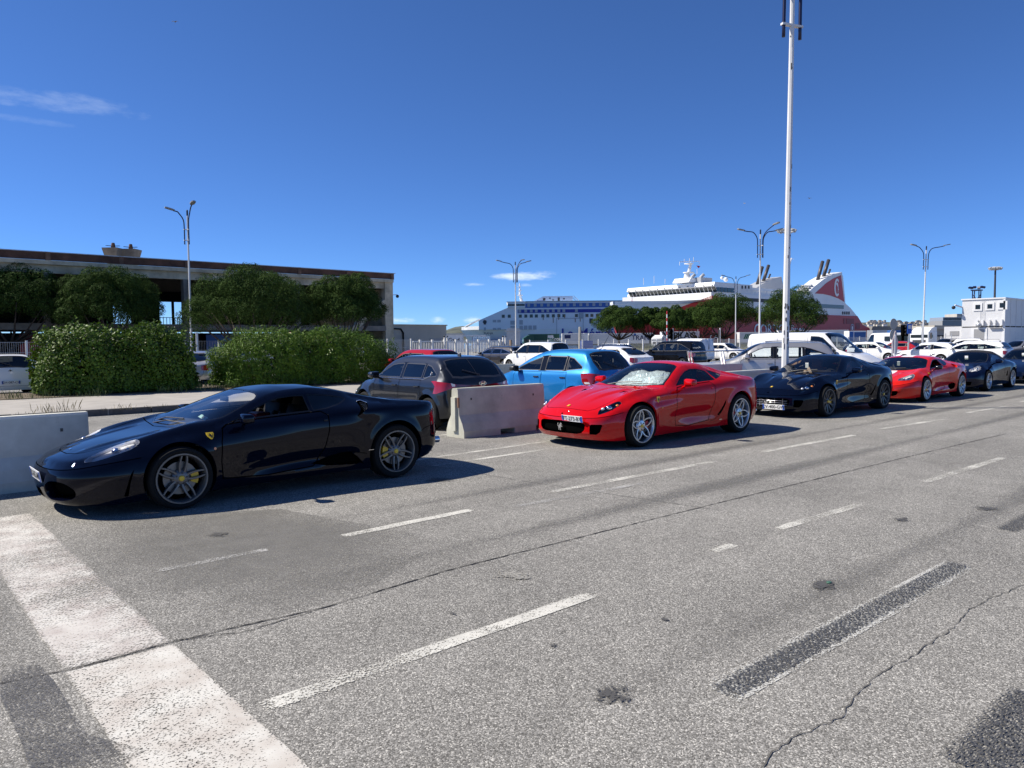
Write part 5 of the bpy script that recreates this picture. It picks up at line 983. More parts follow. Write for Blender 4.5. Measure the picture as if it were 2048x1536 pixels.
def pine(label, base, height, rx, h, seed, lean=(0, 0), n_clump=46, per=330, tuft=.20, group='umbrella pines'):
    rz = random.Random(seed); t = thing('pine_tree', label, 'tree', tuple(base), 0, group); cz = height - h; V, F, cs = pine_crown(rx, rx * .95, h, seed, n_clump, per, tuft); V = V + (lean[0], lean[1], cz)
    put('crown', np_mesh('crown', V, F, PINE, False), t); fork = max(cz * .55, .6)
    parts = [tube([(0, 0, -.1), (lean[0] * .15 + .04, lean[1] * .15, fork * .5), (lean[0] * .45, lean[1] * .45, fork)], [.20 * height / 6, .155 * height / 6, .14 * height / 6], 9)]
    pick = sorted(cs, key=lambda q: q[0][2])[:max(8, n_clump // 3)]
    for p, r in pick:
        e = p + np.array([lean[0], lean[1], cz]); s = np.array([lean[0] * .45, lean[1] * .45, fork * rz.uniform(.85, 1.0)]); m_ = s * .45 + e * .55 + np.array([rz.uniform(-.15, .15), rz.uniform(-.15, .15), -.12 * h]); parts.append(tube([tuple(s), tuple((s + m_) / 2 + (0, 0, -.04)), tuple(m_), tuple(e)], [.085 * height / 6, .07 * height / 6, .05 * height / 6, .02], 6))
    obj('trunk', join(*parts), BARK, t, True); return t
def hedge(name, label, x0, x1, y0, y1, ztop, seed, n, mat, size, aspect, skew=0.0, z0=.16):
    """clipped bush: leaves scattered through the skin of a lumpy rounded box, twigs inside"""
    rg = np.random.default_rng(seed); cx, cy = (x0 + x1) / 2, (y0 + y1) / 2; t = thing(name, label, 'hedge', (cx, cy, 0), 0, 'hedges on the pavement'); a, b, hz = (x1 - x0) / 2, (y1 - y0) / 2, (ztop - z0)
    d = rg.normal(0, 1, (n * 2, 3)); d[:, 2] = np.abs(d[:, 2]) * 1.0; d[:, 0] *= a / b * .9; d /= np.linalg.norm(d / (a, b, hz), ord=4, axis=1)[:, None]
    lump = 1 + .05 * np.sin(d[:, 0] * 2.3 + seed) + .06 * np.sin(d[:, 0] * 4.1 + d[:, 2] * 3 + seed) * np.cos(d[:, 1] * 3) + .05 * np.sin(d[:, 0] * 9 + d[:, 1] * 4); dep = 1 - np.abs(rg.normal(0, .10, len(d))) + rg.uniform(0, .05, len(d)); c = d * (lump * dep)[:, None]; under = rg.random(len(c)) < .9; c = c[:n]; d = d[:n]
    c[:, 2] += z0 + .08; c[:, 1] += skew * c[:, 0]; nn = d / (a**2, b**2, hz**2); nn /= np.linalg.norm(nn, axis=1)[:, None]; nn[:, 2] += .25
    # shoots that break the outline
    ns = 150; top_ = rg.choice(np.nonzero(c[:, 2] > z0 + hz * .72)[0], ns); sc = []; sn = []
    for i in top_:
        ln = rg.uniform(.08, .30); dr = np.array([rg.normal(0, .25), rg.normal(0, .25), 1.0]); k = 9; tt = rg.uniform(0, 1, k)[:, None]; sc.append(c[i] + dr * ln * tt + rg.normal(0, .025, (k, 3))); sn.append(rg.normal(0, 1, (k, 3)))
    c = np.concatenate([c] + sc); nn = np.concatenate([nn] + sn)
    V, F = leaves(c, nn, size, rg, aspect, .55, .12, .9 if aspect < .3 else .2); put('foliage', np_mesh('foliage', V, F, mat, False), t)
    # dim core that stops daylight leaking through, as the packed twigs do
    k = 900; q = rg.normal(0, 1, (k, 3)); q[:, 2] = np.abs(q[:, 2]); q /= np.linalg.norm(q / (a * .84, b * .8, hz * .86), ord=4, axis=1)[:, None]; q = q * rg.uniform(.5, 1, (k, 1)); q[:, 2] += z0; q[:, 1] += skew * q[:, 0]; V, F = leaves(q, rg.normal(0, 1, (k, 3)), .42, rg, .6, .5); put('inner_foliage', np_mesh('inner_foliage', V, F, mat, False), t)
    r2 = random.Random(seed); tw = [tube([(r2.uniform(-a, a) * .85, 0 + r2.uniform(-b, b) * .6, z0 - .05), (r2.uniform(-a, a) * .9, r2.uniform(-b, b) * .8, z0 + hz * .6)], [.03, .01], 5) for _ in range(26)]; obj('stem', join(*tw), BARK, t)
    return t
h1 = G(62, 790, .15); h2 = G(388, 790, .15)
hedge('broadleaf_hedge', 'bushy broad-leaved hedge on the pavement beside the white hatchback, left one', 4.35, 9.0, 26.4, 28.6, 2.16, 11, 34000, BROAD, .10, .62, -.10)
hedge('oleander_hedge', 'long clipped oleander hedge behind the roof of the black sports car', 9.75, 16.7, 25.9, 28.1, 2.08, 12, 46000, OLEANDER, .13, .20, -.06)
def pxd(px, dep): p = D(px, 684, dep); return (p[0], p[1], 0.0)
for i, (px, dep, hgt, rx, h_, lb) in enumerate([(20, 56, 7.9, 4.5, 4.4, 'umbrella pine cut off by the left edge of the picture'), (222, 57, 7.7, 3.75, 4.5, 'umbrella pine behind the broad-leaved hedge'), (505, 56, 7.55, 4.7, 4.9, 'widest umbrella pine just right of the street lamp by the warehouse'), (690, 59, 7.2, 3.15, 4.3, 'umbrella pine in front of the right end of the warehouse')]): pine(lb, pxd(px, dep), hgt, rx, h_, 40 + i, n_clump=66, per=1250, tuft=.125)
for i, (px, dep, hgt, rx, h_, lb) in enumerate([(1238, 150, 8.7, 5.0, 4.9, 'small round pine before the white trailers, leftmost of the middle row'), (1300, 152, 8.5, 3.4, 4.2, 'slim pine second in the middle row, its straight trunk before a trailer'), (1345, 148, 8.5, 4.2, 5.0, 'pine with forked trunk beside the traffic light'), (1447, 150, 10.6, 6.6, 6.6, 'broad pine in the middle row below the ferry bridge'), (1398, 158, 8.8, 4.6, 5.0, 'pine behind the small yield sign in the middle row'), (1577, 146, 11.8, 6.9, 8.4, 'dense rounded pine crossed by the tall white lamp post')]): pine(lb, pxd(px, dep), hgt, rx, h_, 60 + i, n_clump=48, per=800, tuft=.25)
bs = thing('scrub_bush', 'dusty olive bush under the dense rounded pine', 'bush', pxd(1592, 140)); rgn = np.random.default_rng(9); d_ = rgn.normal(0, 1, (2600, 3)); d_[:, 2] = abs(d_[:, 2]); d_ /= np.linalg.norm(d_, axis=1)[:, None]; V_, F_ = leaves(d_ * (6.3, 1.6, 3.3) * rgn.uniform(.75, 1.05, (2600, 1)), d_, .36, rgn, .5, .8); put('foliage', np_mesh('foliage', V_, F_, SCRUB, False), bs); obj('stem', join(*[tube([(x * 2, 0, 0), (x * 2.6, 0, 2.2)], [.07, .03], 5) for x in (-1.4, -.5, .4, 1.5)]), BARK, bs)
# ---------------------------------------------------------------- lamp posts, masts
POLEW = pbr('pole_white', (.66, .66, .65), .5, noise=(1.2, .10)); ARMN = pbr('arm_navy', (.010, .012, .05), .35); HEAD = pbr('lamp_head', (.26, .26, .26), .5); CHIP = pbr('chipped_paint', (.10, .09, .08), .8)
def street_lamp(label, pos, arms, rb=.09, rt=.055, zb=9.9, zt=10.9, tilt=(0, 0)):
    t = thing('street_lamp', label, 'street lamp', tuple(pos), 0, 'street lamps of the port'); t.rotation_euler = (tilt[0], tilt[1], 0)
    obj('pole', lathe([(rb * 1.35, 0), (rb * 1.3, .9), (rb, 1.0), (rt, zt - .15), (rt, zt)], 8), POLEW, t, True, 30); obj('pole_cap', mv(lathe([(rt * 1.15, 0), (rt * 1.15, .35), (rt * .8, .4), (.001, .42)], 8), (0, 0, zt)), PLASTIC, t)
    for z in (zb, zb - .75):
        for k, (az, ln, up) in enumerate(arms): obj('arm_bracket', bar((0, 0, z), (.30 * math.cos(az), .30 * math.sin(az), z), .09, .05), POLEW, t)
    for az, ln, up in arms:
        c, s = math.cos(az), math.sin(az); pth = crom([(.24 * c, .24 * s, zb - 1.05), (.24 * c, .24 * s, zb + .1), (.30 * c, .30 * s, zb + .7), (.62 * c, .62 * s, zb + 1.15), (ln * .75 * c, ln * .75 * s, zb + 1.15 + up * .6), (ln * c, ln * s, zb + 1.15 + up)], 5)
        a = obj('arm', tube([tuple(p) for p in pth], .042, 8), ARMN, t, True); M = Matrix.Translation((ln * c, ln * s, zb + 1.17 + up)) @ Matrix.Rotation(az, 4, 'Z') @ Matrix.Rotation(rad(-12), 4, 'Y'); obj('lamp_head', xf(prism([(-.1, -.09), (.15, -.2), (.62, -.19), (.74, -.09), (.74, .09), (.62, .19), (.15, .2), (-.1, .09)], -.02, .09, 'z'), M @ Matrix.Scale(.8, 4)), HEAD, a)
RA, LA = CAM_A - math.pi / 2, CAM_A + math.pi / 2
street_lamp('two-armed street lamp rising between the two left hedges', lat(383, 54), [(LA + .75, .95, .1), (RA - .9, 1.15, .45)])
street_lamp('three-armed street lamp in front of the blue ferry', lat(1032, 90.7), [(LA, 1.75, .3), (RA, 1.35, .2), (RA + .9, 1.2, .5)])
street_lamp('three-armed street lamp just left of the tall white post', lat(1519, 66.2), [(LA, 1.45, .15), (RA, 1.4, .15), (RA - 1.0, 1.4, .45)])
street_lamp('two-armed street lamp against clear sky on the right', lat(1845, 79), [(LA, 1.1, .25), (RA, 1.9, .3)], tilt=(rad(.5), rad(1.3)))
street_lamp('far two-armed street lamp above the broad pine', lat(1471, 114.4), [(LA, 1.7, .3), (RA, 1.6, .3)])
bp = G(1569, 815); big = D(1569.5, 700, 18.4)
street_lamp('tall chipped white lamp post behind the dark coupe with wire grille', (big[0], big[1], 0), [(LA + .35, 1.6, .3), (RA + .35, 1.6, .3)], .090, .05, 9.95, 11.0, (rad(.3), rad(.55)))
bt = [o for o in bpy.data.objects if o.get('label', '').startswith('tall chipped')][0]; rg = random.Random(3)
for i in range(26):
    z = rg.choice([rg.uniform(1.2, 2.6), rg.uniform(2, 9)]); r = .090 - .040 * (z - 1) / 10; a = math.pi + CAM_A + rg.uniform(-.9, .9); obj('paint_chip', mv(xf(box(-.004, .002, -rg.uniform(.006, .016), rg.uniform(.006, .016), 0, rg.uniform(.03, .16)), Matrix.Rotation(a, 4, 'Z')), (r * .985 * math.cos(a), r * .985 * math.sin(a), z)), CHIP, bt)
def flood_mast(label, px, dep, zt, r, n, rb, lattice=False):
    t = thing('floodlight_mast', label, 'floodlight', lat(px, dep), 0, 'port floodlight masts')
    if lattice:
        w = rb
        for i in range(4): a, b = (1, 1, -1, -1)[i], (1, -1, -1, 1)[i]; obj('leg', bar((a * w, b * w, 0), (a * w, b * w, zt), .22), NAVYP, t)
        for k in range(int(zt / 2.2)):
            for i in range(4): p, q = [(1, 1), (1, -1), (-1, -1), (-1, 1)][i], [(1, -1), (-1, -1), (-1, 1), (1, 1)][i]; obj('lattice_bar', bar((p[0] * w, p[1] * w, k * 2.2), (q[0] * w, q[1] * w, k * 2.2 + 2.2), .14), NAVYP, t)
        obj('platform', box(-w * 1.5, w * 1.5, -w * 1.5, w * 1.5, zt, zt + .3), NAVYP, t)
    else: obj('mast', lathe([(rb, 0), (rb * .6, zt)], 10), SHIPK, t, True); obj('ring', mv(lathe([(r * .8, 0), (r, 0), (r, .15), (r * .8, .15)], 16, 'z', True), (0, 0, zt - .1)), SHIPGR, t)
    for i in range(n):
        a = 2 * math.pi * i / n; obj('floodlight', mv(xf(box(-.25, .25, -.35, .35, -.28, .22), Matrix.Rotation(a, 4, 'Z') @ Matrix.Rotation(rad(28), 4, 'Y')), (r * math.cos(a), r * math.sin(a), zt + (.15 if not lattice else .9))), SHIPGR if not lattice else NAVYP, t)
flood_mast('slim dark floodlight mast above the container cabins', 1987, 170, CAM_H + (674.8 - 539) * 170 / CAM_F, 1.1, 8, .30); flood_mast('blue lattice floodlight tower behind the container cabins', 1951, 200, CAM_H + (675 - 582) * 200 / CAM_F, 1.7, 6, .75, True); flood_mast('floodlight mast mostly hidden behind the tall white lamp post', 1571, 160, CAM_H + (678.7 - 465) * 160 / CAM_F, 1.7, 10, .28)

# ---------------------------------------------------------------- concrete barriers
BARR = pbr('barrier_concrete', (.50, .49, .40), .9, noise=(1.7, .26, 9), bump=(45, .3, .004)); BARW = pbr('barrier_white', (.60, .59, .52), .85, noise=(1.4, .26, 9), bump=(45, .25, .004))
SCUFF = worn_mat('tyre_scuff', (.12, .115, .11), .5, 60, 6, .6, edge=(.3, .3, .2), soft=.12); RUNST = worn_mat('stain_run', (.26, .22, .16), .5, 60, 6, .6, edge=(.4, .05, .2), soft=.15)
def barrier(label, x0, x1, yn, mat, h=.88, notches=()):
    """jersey barrier along X, near face foot at yn"""
    t = thing('concrete_barrier', label, 'barrier', (x0, yn, 0), 0, 'concrete barriers along the lane'); L = x1 - x0; w = .52
    cuts = sorted([0] + [c for nn in notches for c in nn] + [L]); bm = bmesh.new()
    def prof(z): return (0.0 if z < .12 else .055 * (z - .12) / .14 if z < .26 else .055 + .085 * (z - .26) / .14 if z < .40 else .14 + .035 * (z - .40) / (h - .40))
    parts = []
    for i in range(len(cuts) - 1):
        nb = .10 if any(abs(cuts[i] - nn[0]) < 1e-6 for nn in notches) else 0.0; zz = [nb] + [z for z in (.12, .26, .40, h - .03) if z > nb] + [h]; P = [(prof(z) + (.02 if z == h else 0), z) for z in zz]; P2 = P + [(w - y, z) for y, z in P[::-1]]; parts.append(prism(P2, cuts[i], cuts[i + 1] + .0005, 'x'))
    o = obj('barrier_body', join(*parts), mat, t, False)
    if notches or True:
        obj('end_key', join(box(-.045, .0, .20, .32, .12, h - .16)), mat, t); obj('lifting_pin', join(box(.28, .31, prof(h - .2) - .006, prof(h - .2) + .01, h - .22, h - .18), box(L - .31, L - .28, prof(h - .2) - .006, prof(h - .2) + .01, h - .22, h - .18)), CHIP, t); obj('end_hook', box(-.03, .0, .12, .15, h - .34, h - .16), RUSTP, t)
    rs = random.Random(int(x0 * 10) + 7); SC = SCUFF
    for k in range(7):
        x = rs.uniform(.3, L - .4); z = rs.uniform(.42, h - .12); w_ = rs.uniform(.05, .22); obj('scuff_mark', box(x, x + w_, prof(z) - .003, prof(z) + .002, z, z + rs.uniform(.006, .03)), SC, t)
    for k in range(3):
        x = rs.uniform(.2, L - .3); obj('stain_run', box(x, x + rs.uniform(.012, .03), prof(h - .3) - .004, prof(h - .06) + .002, h - rs.uniform(.22, .42), h - .05), RUNST, t)
    return t
barrier('whitish concrete barrier at the left edge beside the nose of the black car', -1.9, 2.20, 10.35, BARW, .88); barrier('grey concrete barrier between the black and the red coupe', 8.10, 10.22, 10.50, BARR, .88, ((.85, 1.2), (1.75, 2.05))); barrier('low pale concrete barrier between the silver car and the dark coupe', 15.1, 19.2, 10.7, BARW, .88); barrier('pale concrete barrier behind the dark hatchback and the blue hatchback', 15.8, 18.8, 21.0, BARR, .88)

# ---------------------------------------------------------------- fence, gate, signs
FY = 58.0
def fence(label, px0, px1, h, step, wires=True, Y=FY):
    x0, x1 = PY(px0, 690, Y)[0], PY(px1, 690, Y)[0]; t = thing('mesh_fence', label, 'fence', (x0, Y, 0)); n = max(2, int((x1 - x0) / step)); pm = mesh_data('fence_post', join(box(-.06, .06, -.06, .06, 0, h + .1)), POLEW)
    for i in range(n + 1): put('fence_post', pm, t, ((x1 - x0) * i / n, 0, 0))
    if wires:
        v, f = [], []; parts = [box(0, x1 - x0, -.01, .01, z, z + .02) for z in (.1, h * .35, h * .65, h - .02)]; k = int((x1 - x0) / .12); parts += [box(j * .12, j * .12 + .012, -.006, .006, .05, h) for j in range(k)]; stuff(obj('wire_mesh', join(*parts), GALV, t))
fence('white-posted mesh fence before the warehouse', -40, 822, 2.0, 2.45); fence('white-posted mesh fence in front of the trailers', 1060, 1500, 1.8, 2.6); fence('white-posted mesh fence behind the white vans on the right', 1650, 1925, 2.0, 4.5, True, 64.0)
def gate():
    x0, x1 = PY(826, 690, FY)[0], PY(1008, 690, FY)[0]; t = thing('sliding_gate', 'white barred sliding gate in front of the sandy building', 'gate', (x0, FY, 0)); L = x1 - x0; GW = pbr('gate_white', (.72, .72, .70), .5)
    for z in (.12, 1.78): obj('gate_rail', box(0, L, -.06, .06, z, z + .10), GW, t)
    bm_ = mesh_data('gate_bar', box(-.022, .022, -.022, .022, .22, 1.78), GW); n = int(L / .19)
    for i in range(n): put('gate_bar', bm_, t, (L * i / n, 0, 0))
    pm = mesh_data('gate_post', box(-.09, .09, -.09, .09, 0, 2.0), GW)
    for i in range(8): put('gate_post', pm, t, (L * (i + .5) / 8, -.14, 0))
    for fx_ in (.32, .98): obj('guide_tower', join(box(L * fx_ - .22, L * fx_ - .1, -.35, -.23, 0, 2.35), box(L * fx_ + .1, L * fx_ + .22, -.35, -.23, 0, 2.35), box(L * fx_ - .22, L * fx_ + .22, -.35, -.23, 2.2, 2.36)), GW, t)
    obj('bollard', box(L + .8, L + 1.0, -.1, .1, 0, 1.9), pbr('striped_post', (.30, .22, .16), .7), t); r = thing('guard_rail', 'steel crash barrier behind the gate', 'guard rail', (x0 - 2, FY + 14, 0)); obj('rail', box(0, 22, -.05, .05, .55, .95), GALV, r)
    for i in range(8): obj('post', box(i * 3, i * 3 + .12, .05, .2, 0, .9), GALV, r)
gate()
gl = thing('guard_rail', 'white crash rail beyond the left hedge', 'guard rail', (-6, 44, 0)); obj('rail', box(0, 30, -.05, .05, .7, 1.05), POLEW, gl)
for i in range(11): obj('post', box(i * 2.9, i * 2.9 + .12, .05, .2, 0, 1.0), POLEW, gl)
SIGNR = pbr('sign_red', (.50, .02, .025), .4); SIGNW = pbr('sign_white', (.72, .72, .72), .4); SIGNB = pbr('sign_blue', (.02, .10, .45), .4)
def yield_sign(label, px, py, dep, s, zpole=None):
    p = D(px, py, dep); t = thing('yield_sign', label, 'road sign', (p[0], p[1], 0), LATZ, 'yield signs'); z = p[2]; tri = [(-s / 2, s * .43), (s / 2, s * .43), (0, -s * .43)]; obj('plate', prism(tri, -.02, .02, 'y'), SIGNR, t); obj('white_field', prism([(a * .62, b * .62 + s * .055) for a, b in tri], -.028, -.021, 'y'), SIGNW, t); obj('post', lathe([(.035, 0), (.035, z + s * .4)], 8), GALV, t, loc=(0, .06, 0))
yield_sign('large red and white yield sign on a lamp post near the truck', 1845, 656, 54, .92); yield_sign('small yield sign under the middle pines', 1396, 665, 115, 1.25)
q = D(1419, 694, 66); t = thing('arrow_sign', 'round blue arrow sign behind the white van', 'road sign', (q[0], q[1], 0), LATZ); obj('disc', mv(lathe([(.001, -.02), (.36, -.02), (.36, .02), (.001, .02)], 24, 'y'), (0, 0, q[2])), SIGNB, t); obj('arrow', mv(prism([(-.22, -.05), (.02, -.05), (.02, -.17), (.24, 0), (.02, .17), (.02, .05), (-.22, .05)], -.032, -.021, 'y'), (0, 0, q[2])), SIGNW, t); obj('ring', mv(lathe([(.31, -.022), (.335, -.022), (.335, -.03), (.31, -.03)], 24, 'y', True), (0, 0, q[2])), SIGNW, t); obj('post', lathe([(.035, 0), (.035, q[2])], 8), GALV, t, loc=(0, .06, 0))
def round_sign_pair(label, px, py, dep):
    p = D(px, py, dep); t = thing('sign_post', label, 'road sign', (p[0], p[1], 0), LATZ + .5); obj('post', lathe([(.04, 0), (.04, p[2] + .5)], 8), GALV, t)
    for k, dz in enumerate((.36, -.36)): obj('round_sign', mv(lathe([(.001, -.08), (.37, -.08), (.37, -.05), (.001, -.05)], 20, 'y'), (0, 0, p[2] + dz)), HEAD, t)
round_sign_pair('two round grey sign backs stacked on a post right of the white van', 1785, 659, 50)
def traffic_light(label, px, py0, py1, dep):
    p, r = D(px, py0, dep), D(px, py1, dep); t = thing('traffic_light', label, 'traffic light', (p[0], p[1], 0), LATZ, 'traffic lights'); obj('post', lathe([(.07, 0), (.07, p[2] + .1)], 8), GALV, t, loc=(.3, 0, 0)); h = (p[2] - r[2]); obj('housing', bbox(-.28, .2, -.25, .15, r[2], p[2], .04), BLACK, t)
    for i in range(3): obj('visor', mv(lathe([(h * .13, -.45), (h * .13, -.25)], 12, 'y'), (-.04, 0, r[2] + h * (.18 + .32 * i))), PLASTIC, t)
traffic_light('black traffic light beside the striped pole under the pines', 1342, 658, 684, 110); traffic_light('black traffic light left of the white truck cab', 1810, 650, 672, 62)
p = D(1334, 622, 112); t = thing('striped_pole', 'thin red and white striped height pole under the pines', 'pole', (p[0], p[1], 0)); 
for i in range(12): obj('pole_band', mv(lathe([(.09, 0), (.09, p[2] / 12)], 8), (0, 0, i * p[2] / 12)), SIGNR if i % 2 else SIGNW, t)
p = D(1440, 656, 96); t = thing('edge_on_sign', 'tall road sign seen edge-on under the broad pine', 'road sign', (p[0], p[1], 0), LATZ + 1.35); obj('panel', box(-.7, .7, -.04, .04, p[2] - 1.9, p[2]), SIGNW, t); obj('post', join(box(-.6, -.45, .05, .2, 0, p[2] - .2), box(.45, .6, .05, .2, 0, p[2] - .2)), SHIPK, t)
p = D(1819, 655, 60); t = thing('parking_sign', 'narrow blue and white sign beside the right traffic light', 'road sign', (p[0], p[1], 0), LATZ); obj('panel', box(-.18, .18, -.02, .02, p[2] - .5, p[2] + .3), SIGNB, t); obj('white_field', box(-.1, .1, -.03, -.021, p[2] - .1, p[2] + .2), SIGNW, t); obj('post', lathe([(.04, 0), (.04, p[2])], 8), GALV, t, loc=(0, .06, 0))
p = D(1790, 686, 40); t = thing('pennant', 'small red and white flag on a cone marker by the sign post', 'marker', (p[0], p[1], 0), LATZ); obj('post', lathe([(.05, 0), (.05, 1.9)], 6), SIGNW, t); obj('cloth', join(prism([(-.1, .9), (.1, .9), (.16, 1.5), (0, 2.1), (-.16, 1.5)], -.02, .02, 'y')), pbr('pale_cloth', (.6, .5, .5), .8), t)
p = D(1160, 672, 78); t = thing('utility_post', 'plain concrete utility post by the small round pine', 'post', (lat(1160, 140)), 0); obj('pole', lathe([(.3, 0), (.25, 4.4)], 8), CONC2, t); obj('blue_panel', box(-.2, 3.0, -.5, -.35, .4, 1.8), SIGNB, t)
cp = thing('marker_post', 'thin grey post between the two left hedges', 'post', lat(394, 48)); obj('post', box(-.06, .06, -.06, .06, 0, 2.5), GALV, cp)
# grass verge under the middle pines
vg = [lat(px, d_) for px, d_ in ((1225, 140), (1330, 132), (1470, 126), (1600, 118), (1640, 128), (1480, 150), (1230, 160))]; ver = struct(obj('grass_verge', prism([(a, b) for a, b, _ in vg], 0.0, .35, 'z'), pbr('verge_grass', (.16, .15, .06), .95, noise=(.35, .35, 8)))); rg = random.Random(12); sp_ = []
for _ in range(420): q = lat(rg.uniform(1230, 1620), rg.uniform(122, 150)); sp_.append((q[0], q[1], .3, rg.uniform(1.2, 3.0)))
v_ = tufts('verge_weeds', sp_, 13, SCRUB, (.15, .4), 5, .5); v_['label'] = 'rough grass and weeds on the verge under the middle pines'; v_['category'] = 'grass'
# ---------------------------------------------------------------- trailers and trucks on the quay
TRW = pbr('trailer_white', (.68, .68, .675), .5, noise=(.3, .06, 6)); TRG = pbr('trailer_green', (.012, .07, .045), .5); TRR = pbr('container_red', (.17, .025, .022), .6); INKN = pbr('ink_navy', (.01, .02, .10), .5); INKG = pbr('ink_green', (.01, .16, .07), .5)
def trailer(label, px0, px1, dep, mat, h=3.35, name='semi_trailer', ribs=0, cat='trailer'):
    s = dep / CAM_F; p = lat(px0, dep); L = (px1 - px0) * s; t = thing(name, label, cat, p, LATZ, 'trailers on the quay'); obj('box_body', bbox(0, L, 0, 2.5, 1.05, h, .05), mat, t); obj('chassis', box(.3, L - .3, .4, 2.1, .75, 1.04), SHIPK, t)
    for x in (L * .68, L * .80, L * .92): obj('wheel', mv(lathe([(.001, 0), (.28, 0), (.48, .03), (.5, .15), (.5, .3), (.001, .3)], 16, 'y'), (x, .1, .5)), TYRE, t, True, 40)
    obj('landing_leg', join(box(L * .2, L * .2 + .15, .4, .6, 0, .8), box(L * .2, L * .2 + .15, 1.9, 2.1, 0, .8)), SHIPK, t)
    for i in range(ribs): x = L * (i + .5) / ribs; obj('side_rib', box(x - .05, x + .05, -.03, .02, 1.1, h - .06), mat, t)
    return t, L
t, L = trailer('dark green trailer with white lettering behind the fence', 1057, 1119, 176, TRG, 3.5); obj('sign_panel', box(L * .62, L * .80, -.03, -.005, 1.3, 3.2), TRW, t); obj('lettering', mv(text_vf('ta', 1.7, 0, .03), (L * .71, -.05, 2.2)), INKG, t); obj('lettering', mv(text_vf('Trou', 1.2, 0, .02), (L * .90, -.04, 2.3)), TRW, t)
t, L = trailer('plain white trailer right of the green one', 1124, 1176, 174, TRW, 3.55); obj('door_logo', box(.6, 2.0, -.03, -.005, 2.4, 3.2), INKN, t); obj('bulkhead', box(L - .9, L, -.05, 2.55, .9, 3.6), SHIPW, t); obj('reefer_unit', box(L - .55, L - .25, -.12, -.05, 1.2, 1.9), SHIPK, t)
t, L = trailer('white trailer with navy lettering behind the slim pine', 1178, 1309, 175, TRW, 3.5); obj('lettering', mv(text_vf('TRANSC', 1.55, 0, .02), (L * .845, -.04, 2.35)), INKN, t); obj('leaf_mark', mv(prism([(-.3, .2), (.1, -.2), (.35, .2), (0, .5)], -.04, -.01, 'y'), (L * .70, 0, 3.0)), BLUEP, t)
t, L = trailer('white trailer with bold black lettering behind the traffic light', 1324, 1399, 174, TRW, 3.75); obj('lettering', mv(text_vf('PILAC', 2.0, 0, .04), (L * .60, -.04, 2.75)), PLATE_K, t); obj('lettering', mv(text_vf('Transports', .95, 0, .01, .3), (L * .60, -.04, 1.65)), PLATE_K, t)
t, L = trailer('dark red shipping container with white letters', 1407, 1472, 172, TRR, 3.3, 'shipping_container', 26, 'container'); obj('lettering', mv(text_vf('CAI', 1.35, 0, .02), (L * .34, -.06, 2.35)), TRW, t)
t, L = trailer('white trailer with slanted green bars', 1479, 1556, 170, TRW, 3.4); 
for i in range(5): obj('green_bar', mv(prism([(0, 0), (.28, 0), (.75, 1.1), (.47, 1.1)], -.03, -.005, 'y'), (.9 + i * .42, 0, 1.9)), INKG, t)
t, L = trailer('long white trailer with two green letters behind the panel van', 1558, 1697, 172, TRW, 3.75); obj('lettering', mv(text_vf('AC', 1.5, 0, .05), (L * .47, -.04, 2.55)), INKG, t)
t, L = trailer('trailer with blue tarpaulin sides right of the long white one', 1698, 1732, 160, SHIPW, 3.35); obj('tarpaulin', box(.1, L * .25, -.04, -.005, 1.2, 3.2), SHIPL, t); obj('tarpaulin', box(L * .3, L - .1, -.04, -.005, 1.2, 3.1), BLUEP, t)
t, L = trailer('grey box trailer behind the small white van', 1745, 1786, 150, GALV, 3.35); t, L = trailer('blue and white curtain trailer beside the truck cab', 1787, 1812, 140, BLUEP, 3.2)
def truck(label, px0, px1, dep, mat, H=3.5, flip=1):
    s = dep / CAM_F; W = (px1 - px0) * s; t = thing('truck', label, 'truck', lat((px0 + px1) / 2, dep), LATZ + rad(28) * flip, 'trucks on the quay'); w = 1.22
    obj('cab', prism([(-w, .55), (-w - .05, 1.6), (-w + .15, H - .75), (-w + .75, H), (w, H), (w + .05, .55)], -1.2, 1.2, 'y'), mat, t); return t
def truck(label, px, dep, mat, H, az):
    """tractor unit, nose at local -X"""
    t = thing('truck', label, 'truck', lat(px, dep), az, 'trucks on the quay'); w = 1.22
    obj('cab', bbox(0, 2.3, -w, w, .7, H - .55, .08), mat, t, True, 40); obj('wind_deflector', prism([(.25, H - .56), (.9, H - .1), (1.6, H + .05), (2.3, H + .05), (2.3, H - .56)], -w + .06, w - .06, 'y'), mat, t)
    obj('windscreen', box(-.03, .0 + .04, -w + .12, w - .12, 1.75, H - .95), SHIPG, t); obj('grille', box(-.04, .03, -.85, .85, .95, 1.45), SHIPK, t); obj('bumper', bbox(-.12, .5, -w - .02, w + .02, .35, .72, .05), mat, t)
    for sg in (-1, 1): obj('side_window', box(.35, 1.15, sg * w - .03, sg * w + .03, 1.75, H - .95), SHIPG, t); obj('headlight', box(-.14, -.10, sg * .85 - .2, sg * .85 + .2, .5, .68), CHROME, t); obj('mirror', box(.0, .12, sg * (w + .3) - .1, sg * (w + .3) + .1, 1.6, 2.4), SHIPK, t)
    obj('chassis', box(2.3, 5.6, -.45, .45, .6, .9), SHIPK, t)
    for x in (1.0, 4.6):
        for sg in (-1, 1): obj('wheel', mv(lathe([(.001, -.15), (.3, -.15), (.49, -.12), (.5, .0), (.49, .12), (.3, .15), (.001, .15)], 18, 'y'), (x, sg * 1.0, .5)), TYRE, t, True, 40)
truck('white truck cab parked behind the yield sign', 1838, 100, SHIPW, 3.1, LATZ + rad(35)); truck('dark green truck cab at the front of the green trailer', 1046, 172, TRG, 3.2, LATZ + rad(8)); truck('white truck cab between two white trailers', 1313, 168, SHIPW, 2.9, LATZ + rad(60))
